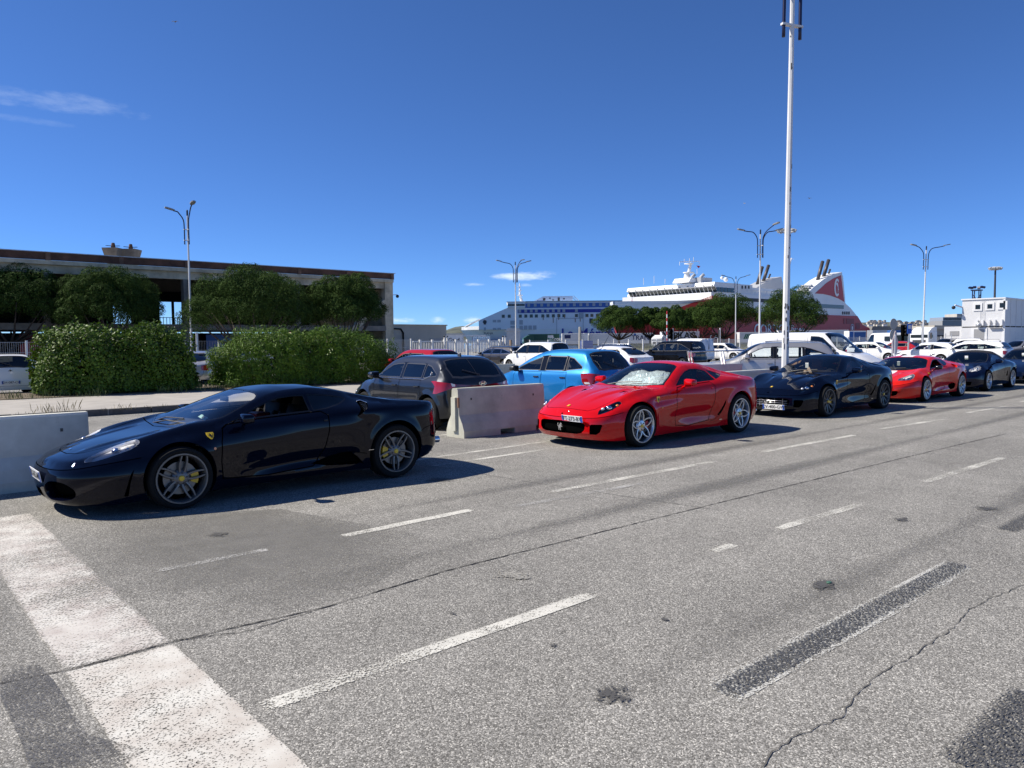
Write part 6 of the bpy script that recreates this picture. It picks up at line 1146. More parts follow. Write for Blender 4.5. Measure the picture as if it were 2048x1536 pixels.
def ring_pts(cx, cy, rx, ry, n=20, a0=0.0): return [(cx + rx * math.cos(a0 + 2 * math.pi * i / n), cy + ry * math.sin(a0 + 2 * math.pi * i / n)) for i in range(n)]
def ysm(x, m): return lambda s: (x, float(s.ys(x)) - m)
def shield(b, root, x, z, size=0.085):
    """enamel wing badge with a rearing horse on both flanks"""
    for sg in (-1, 1):
        q = b.side(x, z); q2 = b.side(x + 0.05, z); q3 = b.side(x, z + 0.03); tx = (q2 - q) / np.linalg.norm(q2 - q); tz = (q3 - q) / np.linalg.norm(q3 - q); n = np.cross(tx, tz) * -1
        if n[1] < 0: n = -n
        out = [(-.40, .5), (.40, .5), (.42, .2), (.34, -.12), (.18, -.38), (0, -.52), (-.18, -.38), (-.34, -.12), (-.42, .2)]
        def place(pts, off, s_): return [tuple((q + tx * a * size * s_ + tz * c * size * s_ + n * off) * (1, sg, 1)) for a, c in pts]
        v = place(out, 0.001, 1) + place(out, 0.005, 0.96); k = len(out); o = obj('wing_badge', (v, [tuple(range(k)), tuple(range(k, 2 * k))] + [(i, (i + 1) % k, (i + 1) % k + k, i + k) for i in range(k)]), YELLOW, root)
        vv, ff = tri_poly([(a if sg < 0 else -a, c) for a, c in HORSE]); obj('rearing_horse', ([tuple((q + tx * p[0] * size * .62 + tz * p[2] * size * .7 + n * 0.0065) * (1, sg, 1)) for p in vv], ff), PLATE_K, o)
def spec_f430():
    sp = dict(h=0.026)
    sp['contour'] = [(0, 0), (0.010, 0.2), (0.045, 0.42), (0.12, 0.6), (0.26, 0.745), (0.5, 0.86), (0.85, 0.925), (1.14, 0.94), (1.5, 0.925), (1.9, 0.905), (2.4, 0.905), (2.9, 0.93), (3.3, 0.955), (3.7, 0.961), (4.08, 0.935), (4.33, 0.87), (4.48, 0.75), (4.57, 0.55), (4.615, 0.28), (4.63, 0)]
    sp['stations'] = [(('f', 0), [(.12, .10), (.16, .05), (.2, .03), (.32, .0), (.42, .005), (.5, .04), (.56, .1)]), (('f', .5), [(.12, .10), (.16, .05), (.2, .03), (.32, .0), (.42, .005), (.5, .04), (.56, .1)]),
        (('x', .5), [(.12, .06), (.2, .03), (.4, 0), (.53, .03), (.62, .09)]), (('x', 1.14), [(.13, .05), (.3, .01), (.55, 0), (.68, .03), (.76, .09)]),
        (('x', 1.6), [(.14, .09), (.22, .05), (.45, .02), (.6, 0), (.72, .02), (.80, .065), (.86, .13), (1.0, .25)]), (('x', 2.0), [(.14, .09), (.22, .05), (.42, .035), (.62, 0), (.76, .02), (.83, .06), (.87, .11), (1.05, .24), (1.2, .36)]),
        (('x', 2.5), [(.15, .08), (.22, .05), (.42, .045), (.65, .005), (.78, .015), (.86, .06), (.90, .11), (1.05, .23), (1.2, .35)]), (('x', 3.0), [(.16, .07), (.3, .05), (.5, .03), (.7, 0), (.84, .02), (.92, .085), (.97, .17), (1.08, .30), (1.2, .42)]),
        (('x', 3.35), [(.17, .05), (.5, .0), (.75, .0), (.88, .04), (.94, .10), (1.0, .24), (1.06, .36)]), (('x', 3.74), [(.18, .05), (.5, 0), (.78, 0), (.88, .03), (.95, .10), (1.0, .25)]), (('x', 4.1), [(.2, .06), (.5, 0), (.78, .01), (.88, .04), (.95, .12)]),
        (('r', .5), [(.2, .16), (.3, .04), (.36, .0), (.6, .02), (.8, .04), (.9, .05)]), (('r', 0), [(.2, .16), (.3, .04), (.36, .0), (.6, .02), (.8, .04), (.9, .05)])]
    sp['zs'] = [(0, .50), (.2, .53), (.5, .60), (.8, .685), (1.14, .75), (1.45, .80), (1.6, .835), (1.8, .915), (2.0, 1.005), (2.2, 1.085), (2.4, 1.135), (2.7, 1.15), (3.0, 1.115), (3.3, 1.045), (3.6, .975), (3.85, .945), (4.15, .93), (4.4, .915), (4.63, .90)]
    sp['zb'] = [(0, .13), (.5, .12), (.8, .14), (1.5, .14), (3.3, .17), (4.1, .20), (4.52, .25)]
    sp['rr'] = [(0, .05), (.5, .10), (1.2, .13), (1.5, .08), (1.75, .03), (2.2, .035), (2.9, .05), (3.4, .07), (3.9, .07), (4.3, .04), (4.52, .02)]
    sp['zc'] = [(0, .505), (.05, .535), (.2, .585), (.6, .69), (1.1, .785), (1.22, .82), (1.6, .975), (2.0, 1.115), (2.2, 1.17), (2.5, 1.21), (2.75, 1.208), (3.1, 1.16), (3.5, 1.07), (4.05, .955), (4.4, .915), (4.63, .90)]
    sp['crown'] = 2.2; sp['screen'] = (1.25, 2.2)
    sp['top_add'] = lambda x, y: 0.03 * np.exp(-((y - .70) / .11)**2) * sm(x, .45, 1.0) * (1 - sm(x, 1.25, 1.55)) + 0.012 * np.exp(-((y - .30 - .12 * sm(x, .3, 1.1)) / .05)**2) * sm(x, .2, .6) * (1 - sm(x, .95, 1.15)) - 0.0 * x
    sp['side_add'] = lambda x, z: -0.045 * np.exp(-((z - (.30 + .06 * sm(x, 1.6, 3.0))) / .07)**2) * sm(x, 1.6, 2.4) * (1 - sm(x, 3.1, 3.3)) + 0.03 * np.exp(-((z - .88) / .06)**2) * sm(x, 3.0, 3.3) * (1 - sm(x, 3.3, 3.9))
    sp['arches'] = [(1.14, .335, .368), (3.74, .345, .392)]; sp['arch_flare'] = 0.012
    F = []
    F.append(dict(n='door', dom='side', groove=.013, pts=[(1.585, .26), (1.565, .45), (1.57, .66), (1.60, .80), (1.66, .835), (2.0, .868), (2.4, .888), (2.76, .905), (2.83, .86), (2.83, .70), (2.79, .5), (2.70, .33), (2.64, .27), (2.1, .235)]))
    F.append(dict(n='side_window', dom='side', ring=('trim', .016), pts=[(1.70, .845), (1.95, .872), (2.3, .892), (2.645, .908), (2.63, 1.10), (2.5, 1.105), (2.3, 1.088), (2.12, 1.03), (1.9, .94)]))
    F.append(dict(n='quarter_window', dom='side', ring=('trim', .012), smooth=False, pts=[(2.675, .912), (2.85, .93), (3.02, .965), (3.13, 1.005), (3.16, 1.03), (3.10, 1.055), (2.95, 1.083), (2.8, 1.098), (2.665, 1.105)]))
    F.append(dict(n='vent', dom='side', smooth=True, pts=[(3.28, .985), (3.37, .98), (3.39, .955), (3.33, .90), (3.23, .84), (3.19, .825), (3.25, .90)]))
    F.append(dict(n='intake', dom='side', smooth=False, pts=[(2.62, .30), (2.85, .365), (3.02, .395), (3.12, .395), (3.20, .33), (3.28, .235), (3.0, .245), (2.8, .26)]))
    F.append(dict(n='vent_deep', dom='side', smooth=False, pts=[(.60, .20), (.665, .42), (.70, .47), (.66, .33), (.64, .20)]))
    F.append(dict(n='intake', dom='front', smooth=True, pts=[(.26, .23), (.29, .31), (.40, .365), (.52, .375), (.63, .355), (.70, .29), (.69, .22), (.60, .185), (.45, .175), (.32, .18)]))
    F.append(dict(n='grille', dom='front', pts=[(-.15, .175), (-.15, .265), (.13, .265), (.165, .175)]))
    F.append(dict(line=.008, dom='front', pts=[(-.05, .478), (.3, .478), (.55, .485), ('x', .22, .50), ('x', .45, .535), ('x', .77, .575)]))
    F.append(dict(n='indicator', dom='side', smooth=True, pts=ring_pts(1.49, .60, .014, .014, 10)))
    F.append(dict(line=.007, dom='side', pts=[(3.31, .36), (3.1, .395)]))
    F.append(dict(n='tail_light', dom='rear', smooth=True, pts=ring_pts(.72, .79, .09, .072, 16))); F.append(dict(n='tail_light', dom='rear', smooth=True, pts=ring_pts(.49, .79, .075, .072, 16)))
    F.append(dict(line=.008, dom='side', pts=[(4.12, .56), (4.2, .60), ('r', .8, .63), ('r', .6, .64), ('r', .0, .64)]))
    F.append(dict(n='grille', dom='rear', pts=[(-.1, .46), (-.1, .58), (.60, .58), (.55, .46)]))
    F.append(dict(n='bonnet', dom='top', groove=.012, smooth=False, pts=[(.245, -.05), (.25, .16), (.29, .30), (.36, .40), (.5, .47), (.8, .56), (1.1, .64), (1.22, .66), (1.18, .3), (1.14, -.05)]))
    F.append(dict(n='windscreen', dom='top', ring=('trim', .022), pts=[(1.20, -.03), (1.23, .35), (1.33, .60), (1.45, .705), ysm(1.55, .085), ysm(1.65, .055), ysm(1.8, .05), ysm(1.95, .05), ysm(2.08, .055), ysm(2.13, .10), (2.155, .40), (2.165, -.03)]))
    F.append(dict(n='headlight', dom='top', smooth=True, pts=[(.31, .65), (.40, .615), (.50, .585), (.63, .565), (.73, .62), (.775, .70), (.79, .765), (.72, .785), (.58, .765), (.44, .735), (.35, .69)]))
    F.append(dict(n='rear_window', dom='top', ring=('trim', .02), pts=[(2.85, -.03), (2.86, .42), (3.1, .44), (3.5, .46), (3.75, .44), (3.77, -.03)]))
    sp['feats'] = F
    sp['axles'] = (1.14, 3.74); sp['track'] = (.835, .81); sp['tyre'] = (.325, .341); sp['tyre_w'] = (.225, .285); sp['rim'] = (.258, .260)
    sp['wheel'] = ('twin5', GREYRIM, YELLOW); sp['cabin'] = (1.3, 3.0)
    sp['interior'] = dict(dash=(1.72, .80), w=.66, seats=[(2.28, (-.34, .34))], zseat=.27, drive=.34, shelf=(2.78, 2.84, .92))
    sp['mirror'] = (1.82, .895, .99, .85)
    sp['wipers'] = [[(1.27, .45, .80), (1.32, .12, .865), (1.38, -.30, .875)], [(1.21, .25, .80), (1.26, -.1, .85), (1.34, -.52, .835)]]
    def extra(b, root, pnt, op):
        shield(b, root, 1.46, .735, .092)
        # chrome script on the nose, tow eye stud, door handle, exhausts, sticker
        z = float(b.top(np.array([.16]), np.array([0.]))[0][2]); obj('bonnet_badge', mv(xf(cbox((0, 0, 0), (.022, .06, .004)), Matrix.Rotation(-.35, 4, 'Y')), (.315, 0, float(b.top(np.array([.315]), np.array([0.]))[0][2]) + .004)), CHROME, root)
        for sg in (-1, 1):
            q = b.side(2.79, .80); obj('door_handle', bbox(2.765, 2.815, sg * q[1] - .008, sg * q[1] + .008, .79, .815, .006), pnt, root, True, 40)
            q = b.side(3.2, .33); obj('sill_script', cbox((3.36, sg * (b.side(3.36, .42)[1] + .002), .40), (.07, .004, .006)), CHROME, root)
            for y in (.62, .50): obj('exhaust_tip', mv(lathe([(.036, -.10), (.043, .0), (.045, .06), (.041, .062), (.038, .0), (.036, -.08)], 20, 'x'), (4.55, sg * y, .385)), CHROME, root, True, 40)
            q = [b.side(x, z) for x, z in ((3.285, .99), (3.345, .995), (3.395, .965))]; obj('vent_lip', tube([tuple(p * (1, sg, 1) + (0, sg * .004, .004)) for p in q], .008, 6), CHROME, root, True)
            for k in range(7):
                t = k / 6; a = b.side(3.285 + .02 * t, .86 + .11 * t); c = b.side(3.345 + .035 * t, .905 + .055 * t); obj('vent_slat', bar(tuple(a * (1, sg, 1) - (0, sg * .010, 0)), tuple(c * (1, sg, 1) - (0, sg * .010, 0)), .004, .006), DARKMETAL, root)
        o = b.top(np.array([1.47]), np.array([-.55]))[0]; st = obj('windscreen_sticker', mv(xf(cbox((0, 0, 0), (.05, .16, .002)), Matrix.Rotation(rad(-28), 4, 'Y') @ Matrix.Rotation(rad(12), 4, 'X')), (1.515, -.52, float(b.top(np.array([1.515]), np.array([-.52]))[0][2]) - .02)), pbr('sticker_mint', (.55, .78, .72), .5), root)
        obj('sticker_mark', mv(xf(cbox((0, -.01, .0025), (.03, .03, .002)), Matrix.Rotation(rad(-28), 4, 'Y') @ Matrix.Rotation(rad(12), 4, 'X')), (1.515, -.52, float(b.top(np.array([1.515]), np.array([-.52]))[0][2]) - .02)), RCAL, st)
        obj('seat_insert', bbox(2.10, 2.5, .14, .54, .43, .46, .01), LEATHER_R, root); obj('door_trim', bbox(2.42, 2.60, .20, .50, .74, .84, .02), LEATHER_R, root)
        obj('interior_mirror', bbox(1.93, 1.96, -.11, .11, 1.03, 1.09, .012), PLASTIC, root, True, 40)
    sp['extra'] = [extra]
    sp['opts'] = dict(glass=GLASS_C, emit={'side_window': ('open',), 'quarter_window': ('glass', 'quarter_window', GLASS_D), 'rear_window': ('glass', 'rear_window', GLASS_D)}, bowl=BOWL, lamp_depth=.03, bulbs=[(.02, .0, -.02, .05, CHROME), (.12, .03, -.005, .04, CHROME)], recess_dir={'grille': (1, 0, 0)}, shrink={'intake': 0.12}, paint_walls={'intake': True}, leather=LEATHER_B, trim_mat=GLOSSBLACK)
    return sp
SPECS = {'f430': spec_f430}
def spec_599():
    sp = dict(h=0.028)
    sp['contour'] = [(0, 0), (.010, .25), (.045, .48), (.12, .66), (.27, .80), (.5, .89), (.92, .955), (1.3, .95), (1.7, .925), (2.2, .915), (2.7, .925), (3.2, .965), (3.67, .981), (4.0, .965), (4.3, .90), (4.48, .78), (4.6, .55), (4.65, .28), (4.665, 0)]
    fr = [(.13, .12), (.18, .07), (.22, .02), (.26, .0), (.42, .01), (.48, .02), (.56, .06), (.62, .12)]
    sp['stations'] = [(('f', 0), fr), (('f', .6), fr), (('x', .4), [(.13, .05), (.2, .02), (.4, 0), (.55, .02), (.68, .08), (.75, .14)]), (('x', .92), [(.13, .05), (.3, .01), (.55, 0), (.7, .02), (.80, .07), (.86, .13)]),
        (('x', 1.35), [(.13, .08), (.22, .045), (.45, .02), (.6, .0), (.74, .02), (.84, .075), (.9, .13)]), (('x', 1.7), [(.14, .09), (.22, .05), (.4, .03), (.6, .0), (.76, .01), (.86, .05), (.91, .11), (1.05, .21), (1.2, .32)]),
        (('x', 2.3), [(.15, .08), (.22, .05), (.4, .045), (.62, .005), (.78, .005), (.88, .04), (.94, .10), (1.1, .22), (1.3, .37)]), (('x', 2.8), [(.15, .07), (.3, .05), (.5, .03), (.7, .0), (.84, .01), (.93, .05), (.99, .12), (1.1, .22), (1.3, .38)]),
        (('x', 3.2), [(.16, .05), (.35, .02), (.6, 0), (.85, .0), (.97, .06), (1.03, .14), (1.1, .26), (1.25, .42)]), (('x', 3.67), [(.17, .05), (.5, 0), (.82, 0), (.95, .035), (1.02, .10), (1.06, .2), (1.1, .3)]), (('x', 4.1), [(.19, .05), (.5, 0), (.82, .01), (.94, .05), (1.0, .11), (1.04, .2)]),
        (('r', .6), [(.2, .14), (.32, .03), (.5, 0), (.75, .02), (.9, .05), (.97, .07)]), (('r', 0), [(.2, .14), (.32, .03), (.5, 0), (.75, .02), (.9, .05), (.97, .07)])]
    sp['zs'] = [(0, .525), (.12, .54), (.4, .63), (.7, .755), (.92, .81), (1.3, .855), (1.6, .885), (1.77, .925), (1.97, 1.025), (2.2, 1.14), (2.4, 1.212), (2.6, 1.25), (2.85, 1.25), (3.12, 1.205), (3.4, 1.125), (3.7, 1.05), (4.0, 1.005), (4.3, .98), (4.67, .96)]
    sp['zb'] = [(0, .15), (.5, .13), (.9, .14), (1.4, .14), (3.2, .17), (4.1, .20), (4.67, .25)]
    sp['rr'] = [(0, .05), (.4, .10), (1.0, .13), (1.4, .08), (1.65, .03), (2.2, .035), (2.9, .05), (3.4, .08), (3.9, .08), (4.3, .05), (4.67, .02)]
    sp['zc'] = [(0, .545), (.06, .585), (.2, .65), (.5, .745), (.9, .83), (1.35, .89), (1.53, .92), (1.66, .975), (1.95, 1.12), (2.22, 1.24), (2.45, 1.31), (2.65, 1.335), (2.9, 1.325), (3.3, 1.255), (3.7, 1.15), (4.1, 1.045), (4.4, 1.0), (4.67, .975)]
    sp['crown'] = 2.3; sp['screen'] = (1.55, 2.45)
    sp['top_add'] = lambda x, y: (0.03 * np.exp(-((y - .74) / .12)**2) * sm(x, .3, .9) * (1 - sm(x, 1.2, 1.45)) + 0.028 * (1 - sm(y, .22 + .12 * sm(x, .4, 1.3), .30 + .14 * sm(x, .4, 1.3))) * sm(x, .25, .8) * (1 - sm(x, 1.2, 1.42)) - 0.012 * np.exp(-(y / .05)**2) * sm(x, .3, .9) * (1 - sm(x, 1.1, 1.35)))
    sp['side_add'] = lambda x, z: (-0.03 * np.exp(-((z - .42) / .12)**2) * sm(x, 1.5, 2.2) * (1 - sm(x, 2.9, 3.2)) - 0.02 * np.exp(-((z - .70 - .08 * (x - 1.4)) / .05)**2) * sm(x, 1.15, 1.3) * (1 - sm(x, 1.5, 2.2)) + 0.02 * np.exp(-((z - .80) / .03)**2) * sm(x, 1.25, 1.45) * (1 - sm(x, 1.6, 2.4)))
    sp['arches'] = [(.92, .345, .388), (3.67, .362, .412)]; sp['arch_flare'] = 0.014
    F = [dict(n='door', dom='side', groove=.012, pts=[(1.87, .27), (1.86, .5), (1.865, .74), (1.89, .85), (1.96, .90), (2.2, .93), (2.5, .945), (2.86, .965), (2.93, .90), (2.92, .68), (2.87, .45), (2.80, .29), (2.2, .24)]),
         dict(n='side_window', dom='side', ring=('trim', .018), pts=[(1.97, .930), (2.3, .955), (2.6, .97), (2.95, .985), (3.02, .995), (3.0, 1.10), (2.95, 1.15), (2.75, 1.192), (2.58, 1.195), (2.4, 1.155), (2.2, 1.07)]),
         dict(n='quarter_window', dom='side', ring=('trim', .014), pts=[(3.06, 1.005), (3.18, 1.03), (3.31, 1.065), (3.34, 1.085), (3.25, 1.115), (3.12, 1.15), (3.01, 1.165), (3.03, 1.10)]),
         dict(n='vent_deep', dom='side', pts=[(3.02, .37), (3.07, .43), (3.18, .60), (3.215, .64), (3.205, .57), (3.12, .42), (3.07, .36)]),
         dict(n='grille', dom='front', pts=[(-.05, .235), (-.05, .435), (.42, .425), (.48, .41), (.51, .38), (.50, .31), (.45, .26), (.36, .238)]),
         dict(n='intake', dom='front', smooth=False, pts=[(.585, .245), (.585, .385), (.61, .40), (.735, .40), (.75, .385), (.72, .28), (.68, .24)]),
         dict(line=.008, dom='front', pts=[(-.05, .485), (.3, .488), (.55, .495), ('x', .16, .505), ('x', .35, .54), ('x', .545, .575)]),
         dict(n='tail_light', dom='rear', smooth=True, pts=ring_pts(.66, .80, .10, .085, 16)),
         dict(n='indicator', dom='side', smooth=True, pts=ring_pts(1.44, .60, .014, .014, 10)),
         dict(line=.007, dom='side', pts=[(3.07, .37), (2.95, .29), (2.85, .27)]),
         dict(n='bonnet', dom='top', groove=.008, pts=[(.13, -.05), (.135, .28), (.17, .46), (.25, .55), (.42, .60), (.62, .655), (.9, .73), (1.3, .77), (1.58, .76), (1.53, .4), (1.50, -.05)]),
         dict(n='windscreen', dom='top', ring=('trim', .028), pts=[(1.53, -.03), (1.56, .40), (1.65, .64), (1.73, .74), ysm(1.80, .075), ysm(1.95, .06), ysm(2.1, .06), ysm(2.25, .06), ysm(2.35, .075), (2.38, .46), (2.40, -.03)]),
         dict(n='headlight', dom='top', smooth=True, pts=[(.175, .69), (.23, .635), (.32, .64), (.45, .685), (.565, .73), (.605, .775), (.54, .84), (.41, .86), (.29, .82), (.21, .755)]),
         dict(n='vent', dom='top', pts=[(.93, .43), (1.10, .40), (1.11, .50)]),
         dict(n='rear_window', dom='top', ring=('trim', .02), pts=[(3.0, -.03), (3.01, .44), (3.4, .46), (3.85, .44), (4.0, .38), (4.02, -.03)])]
    sp['feats'] = F
    sp['axles'] = (.92, 3.67); sp['track'] = (.845, .825); sp['tyre'] = (.34, .358); sp['tyre_w'] = (.245, .305); sp['rim'] = (.268, .270)
    sp['wheel'] = ('star5', SILVER, YELLOW); sp['cabin'] = (1.5, 3.6)
    sp['interior'] = dict(dash=(1.95, .86), w=.68, seats=[(2.48, (-.36, .36))], zseat=.33, drive=.36, shelf=(2.95, 3.8, .82))
    sp['mirror'] = (2.09, .985, 1.02, .95)
    sp['wipers'] = [[(1.58, .50, .905), (1.64, .15, .965), (1.71, -.28, .985)], [(1.54, .15, .905), (1.60, -.2, .95), (1.71, -.60, .955)]]
    def extra(b, root, pnt, op):
        shield(b, root, 1.36, .735, .10)
        zt = lambda x, y=0.0: float(b.top(np.array([x]), np.array([y]))[0][2])
        obj('bonnet_badge', mv(xf(bbox(-.028, .028, -.022, .022, -.004, .004, .003), Matrix.Rotation(-.33, 4, 'Y')), (.21, 0, zt(.21) + .006)), YELLOW, root)
        if not op.get('chrome_grille'):
            v, f = tri_poly([(a, c) for a, c in HORSE], 'yz'); s_ = .125; bk = obj('grille_horse', join(([(0.01, p[1] * s_, .335 + p[2] * s_) for p in v], f), ([(0.016, p[1] * s_, .335 + p[2] * s_) for p in v], f)), CHROME, root)
        else:
            for z in (.28, .325, .37): obj('grille_bar', tube([tuple(b.shell(np.array([abs(b.pf(y))]), np.array([z]))[0] * (1, 1 if y >= 0 else -1, 1) + (.012, 0, 0)) for y in np.linspace(-.45, .45, 13)], .004, 6), CHROME, root, True)
            for y in (-.36, -.18, 0, .18, .36): q = b.shell(np.array([abs(b.pf(y))]), np.array([.35]))[0]; obj('grille_upright', box(q[0] + .012, q[0] + .02, y - .003, y + .003, .245, .42), CHROME, root)
            v, f = tri_poly(HORSE, 'yz'); obj('grille_horse', ([(.0, p[1] * .11, .33 + p[2] * .11) for p in v], f), CHROME, root)
        for sg in (-1, 1):
            q = b.side(2.86, .86); obj('door_handle', bbox(2.83, 2.88, sg * q[1] - .010, sg * q[1] + .010, .845, .87, .007), pnt, root, True, 40)
            obj('sill_script', cbox((3.10, sg * (b.side(3.1, .30)[1] + .002), .285), (.08, .004, .008)), CHROME, root)
            for y in (.68, .57): obj('exhaust_tip', mv(lathe([(.04, -.1), (.045, 0), (.041, .002), (.04, -.08)], 18, 'x'), (4.60, sg * y, .34)), CHROME, root, True, 40)
    sp['extra'] = [extra]
    sp['opts'] = dict(glass=GLASS, emit={'rear_window': ('glass', 'rear_window', GLASS)}, bowl=BOWLD, bulbs=[(.0, .0, -.01, .055, CHROME), (.13, .05, .02, .035, AMBER), (-.10, -.045, -.02, .03, BOWL)], recess_dir={'grille': (1, 0, 0), 'intake': (1, 0, 0)}, trim_mat=GLOSSBLACK)
    return sp

def spec_360():
    sp = spec_f430(); sp['h'] = .034
    f = [q for q in sp['feats'] if q.get('n') in ('door', 'side_window', 'windscreen', 'rear_window', 'tail_light')]
    f += [dict(n='quarter_window', dom='side', ring=('trim', .012), pts=[(2.675, .912), (2.85, .935), (3.0, .97), (3.06, 1.02), (2.95, 1.083), (2.8, 1.098), (2.665, 1.105)]),
          dict(n='intake', dom='side', smooth=True, pts=[(3.14, .93), (3.24, .965), (3.33, .955), (3.36, .91), (3.30, .865), (3.20, .87)]),
          dict(n='vent_deep', dom='side', smooth=True, pts=[(2.93, .33), (2.99, .40), (3.10, .425), (3.22, .41), (3.26, .35), (3.22, .27), (3.10, .24), (2.98, .26)]),
          dict(n='grille', dom='front', pts=[(.14, .19), (.16, .30), (.20, .325), (.58, .325), (.60, .30), (.57, .22), (.50, .19)]),
          dict(line=.008, dom='front', pts=[(-.05, .44), (.4, .45), (.6, .47), ('x', .25, .50), ('x', .5, .54), ('x', .77, .58)]),
          dict(n='stripe', dom='top', pts=[(.12, -.02), (.12, .16), (1.19, .16), (1.19, -.02)]), dict(n='stripe', dom='top', pts=[(2.2, -.02), (2.2, .16), (2.84, .16), (2.84, -.02)]),
          dict(n='headlight', dom='top', smooth=True, pts=[(.30, .52), (.42, .50), (.56, .55), (.72, .64), (.80, .72), (.74, .77), (.58, .765), (.42, .70), (.32, .61)])]
    # drawn late so the windows and stripe win over the bonnet and roof
    sp['feats'] = f
    sp['wheel'] = ('multi9', SILVER, YELLOW); o = dict(sp['opts']); o.update(glass=GLASS, bowl=BOWL, bulbs=[(.05, .03, -.02, .04, CHROME), (-.08, -.03, -.03, .03, CHROME)], shrink={}, paint_walls={'intake': True}, recess_dir={'grille': (1, 0, 0)}); sp['opts'] = o
    def extra(b, root, pnt, op):
        shield(b, root, 1.44, .735, .085)
        for sg in (-1, 1): obj('exhaust_tip', mv(lathe([(.04, -.1), (.045, 0), (.041, .002), (.04, -.08)], 14, 'x'), (4.45, sg * .5, .38)), CHROME, root, True, 40)
    sp['extra'] = [extra]
    return sp

def spec_boxster():
    sp = dict(h=.036)
    sp['contour'] = [(0, 0), (.012, .22), (.05, .43), (.13, .6), (.28, .735), (.5, .82), (.9, .875), (1.3, .865), (1.8, .845), (2.4, .86), (3.0, .89), (3.35, .90), (3.75, .875), (4.0, .80), (4.2, .65), (4.29, .42), (4.325, .2), (4.33, 0)]
    fr = [(.14, .10), (.2, .03), (.3, .0), (.45, .0), (.52, .03), (.58, .09)]
    sp['stations'] = [(('f', 0), fr), (('f', .5), fr), (('x', .45), [(.14, .05), (.3, 0), (.5, .01), (.62, .06), (.7, .12)]), (('x', .9), [(.14, .05), (.4, 0), (.6, .01), (.72, .06), (.8, .12)]), (('x', 1.4), [(.15, .07), (.3, .02), (.6, 0), (.76, .04), (.84, .1), (.92, .17)]),
        (('x', 2.0), [(.15, .07), (.3, .03), (.6, 0), (.78, .02), (.86, .07), (.92, .13), (1.1, .24), (1.25, .34)]), (('x', 2.8), [(.16, .06), (.4, .02), (.7, 0), (.84, .03), (.92, .10), (1.05, .22), (1.2, .34)]), (('x', 3.3), [(.17, .05), (.5, 0), (.74, 0), (.86, .05), (.93, .14), (1.0, .26)]),
        (('x', 3.7), [(.18, .05), (.5, 0), (.74, .01), (.85, .06), (.9, .12)]), (('r', .4), [(.2, .1), (.35, .02), (.55, 0), (.75, .05), (.85, .1)]), (('r', 0), [(.2, .1), (.35, .02), (.55, 0), (.75, .05), (.85, .1)])]
    sp['zs'] = [(0, .52), (.2, .57), (.5, .66), (.9, .74), (1.3, .81), (1.42, .85), (1.6, .94), (1.85, 1.08), (2.05, 1.17), (2.3, 1.215), (2.5, 1.20), (2.75, 1.11), (3.0, 1.0), (3.2, .93), (3.5, .88), (3.9, .84), (4.33, .80)]
    sp['zb'] = [(0, .15), (.5, .14), (3.2, .17), (4.33, .24)]
    sp['rr'] = [(0, .05), (.5, .12), (1.1, .13), (1.4, .06), (1.7, .03), (2.3, .05), (2.8, .07), (3.4, .09), (4.0, .06), (4.33, .03)]
    sp['zc'] = [(0, .53), (.1, .58), (.4, .67), (.9, .78), (1.25, .855), (1.4, .92), (1.7, 1.08), (1.95, 1.20), (2.2, 1.275), (2.45, 1.28), (2.8, 1.19), (3.1, 1.05), (3.35, .95), (3.8, .885), (4.33, .82)]
    sp['screen'] = (1.3, 2.0); sp['top_add'] = lambda x, y: 0.045 * np.exp(-((y - .62) / .12)**2) * sm(x, .3, .8) * (1 - sm(x, 1.1, 1.4)); sp['arches'] = [(.90, .325, .36), (3.315, .335, .375)]; sp['arch_flare'] = .012
    sp['feats'] = [dict(n='soft_top', dom='side', pts=[(1.95, 1.20), (2.2, 1.135), (2.55, 1.11), (2.72, .955), (3.25, .955), (3.25, 1.4), (1.95, 1.4)]), dict(n='soft_top', dom='top', pts=[(2.02, -.05), (2.0, 1.0), (3.28, 1.0), (3.28, -.05)]),
        dict(n='door', dom='side', groove=.012, pts=[(1.38, .25), (1.36, .5), (1.38, .76), (1.46, .83), (2.0, .875), (2.48, .895), (2.55, .82), (2.5, .5), (2.42, .27)]),
        dict(n='side_window', dom='side', ring=('trim', .018), pts=[(1.55, .875), (2.0, .905), (2.5, .925), (2.62, .94), (2.5, 1.09), (2.25, 1.145), (2.05, 1.12), (1.8, 1.02)]),
        dict(n='vent_deep', dom='side', pts=[(2.68, .42), (2.75, .60), (2.80, .60), (2.80, .42)]), dict(n='grille', dom='front', pts=[(-.05, .18), (-.05, .28), (.30, .28), (.28, .18)]), dict(n='intake', dom='front', pts=[(.38, .19), (.40, .32), (.62, .32), (.60, .2)]),
        dict(n='windscreen', dom='top', ring=('trim', .022), pts=[(1.27, -.03), (1.31, .4), (1.42, .62), ysm(1.52, .07), ysm(1.7, .055), ysm(1.85, .055), ysm(1.96, .07), (1.99, .4), (2.0, -.03)]), dict(n='bonnet', dom='top', groove=.008, pts=[(.14, -.05), (.16, .26), (.4, .42), (.8, .47), (1.22, .58), (1.2, .3), (1.19, -.05)]),
        dict(n='headlight', dom='top', smooth=True, pts=[(.30, .50), (.42, .46), (.60, .52), (.72, .61), (.72, .68), (.60, .72), (.44, .68), (.33, .60)]), dict(n='rear_window', dom='top', ring=('trim', .02), pts=[(2.62, -.03), (2.62, .36), (2.95, .38), (2.95, -.03)]), dict(n='tail_light', dom='rear', smooth=True, pts=ring_pts(.66, .68, .1, .06, 14))]
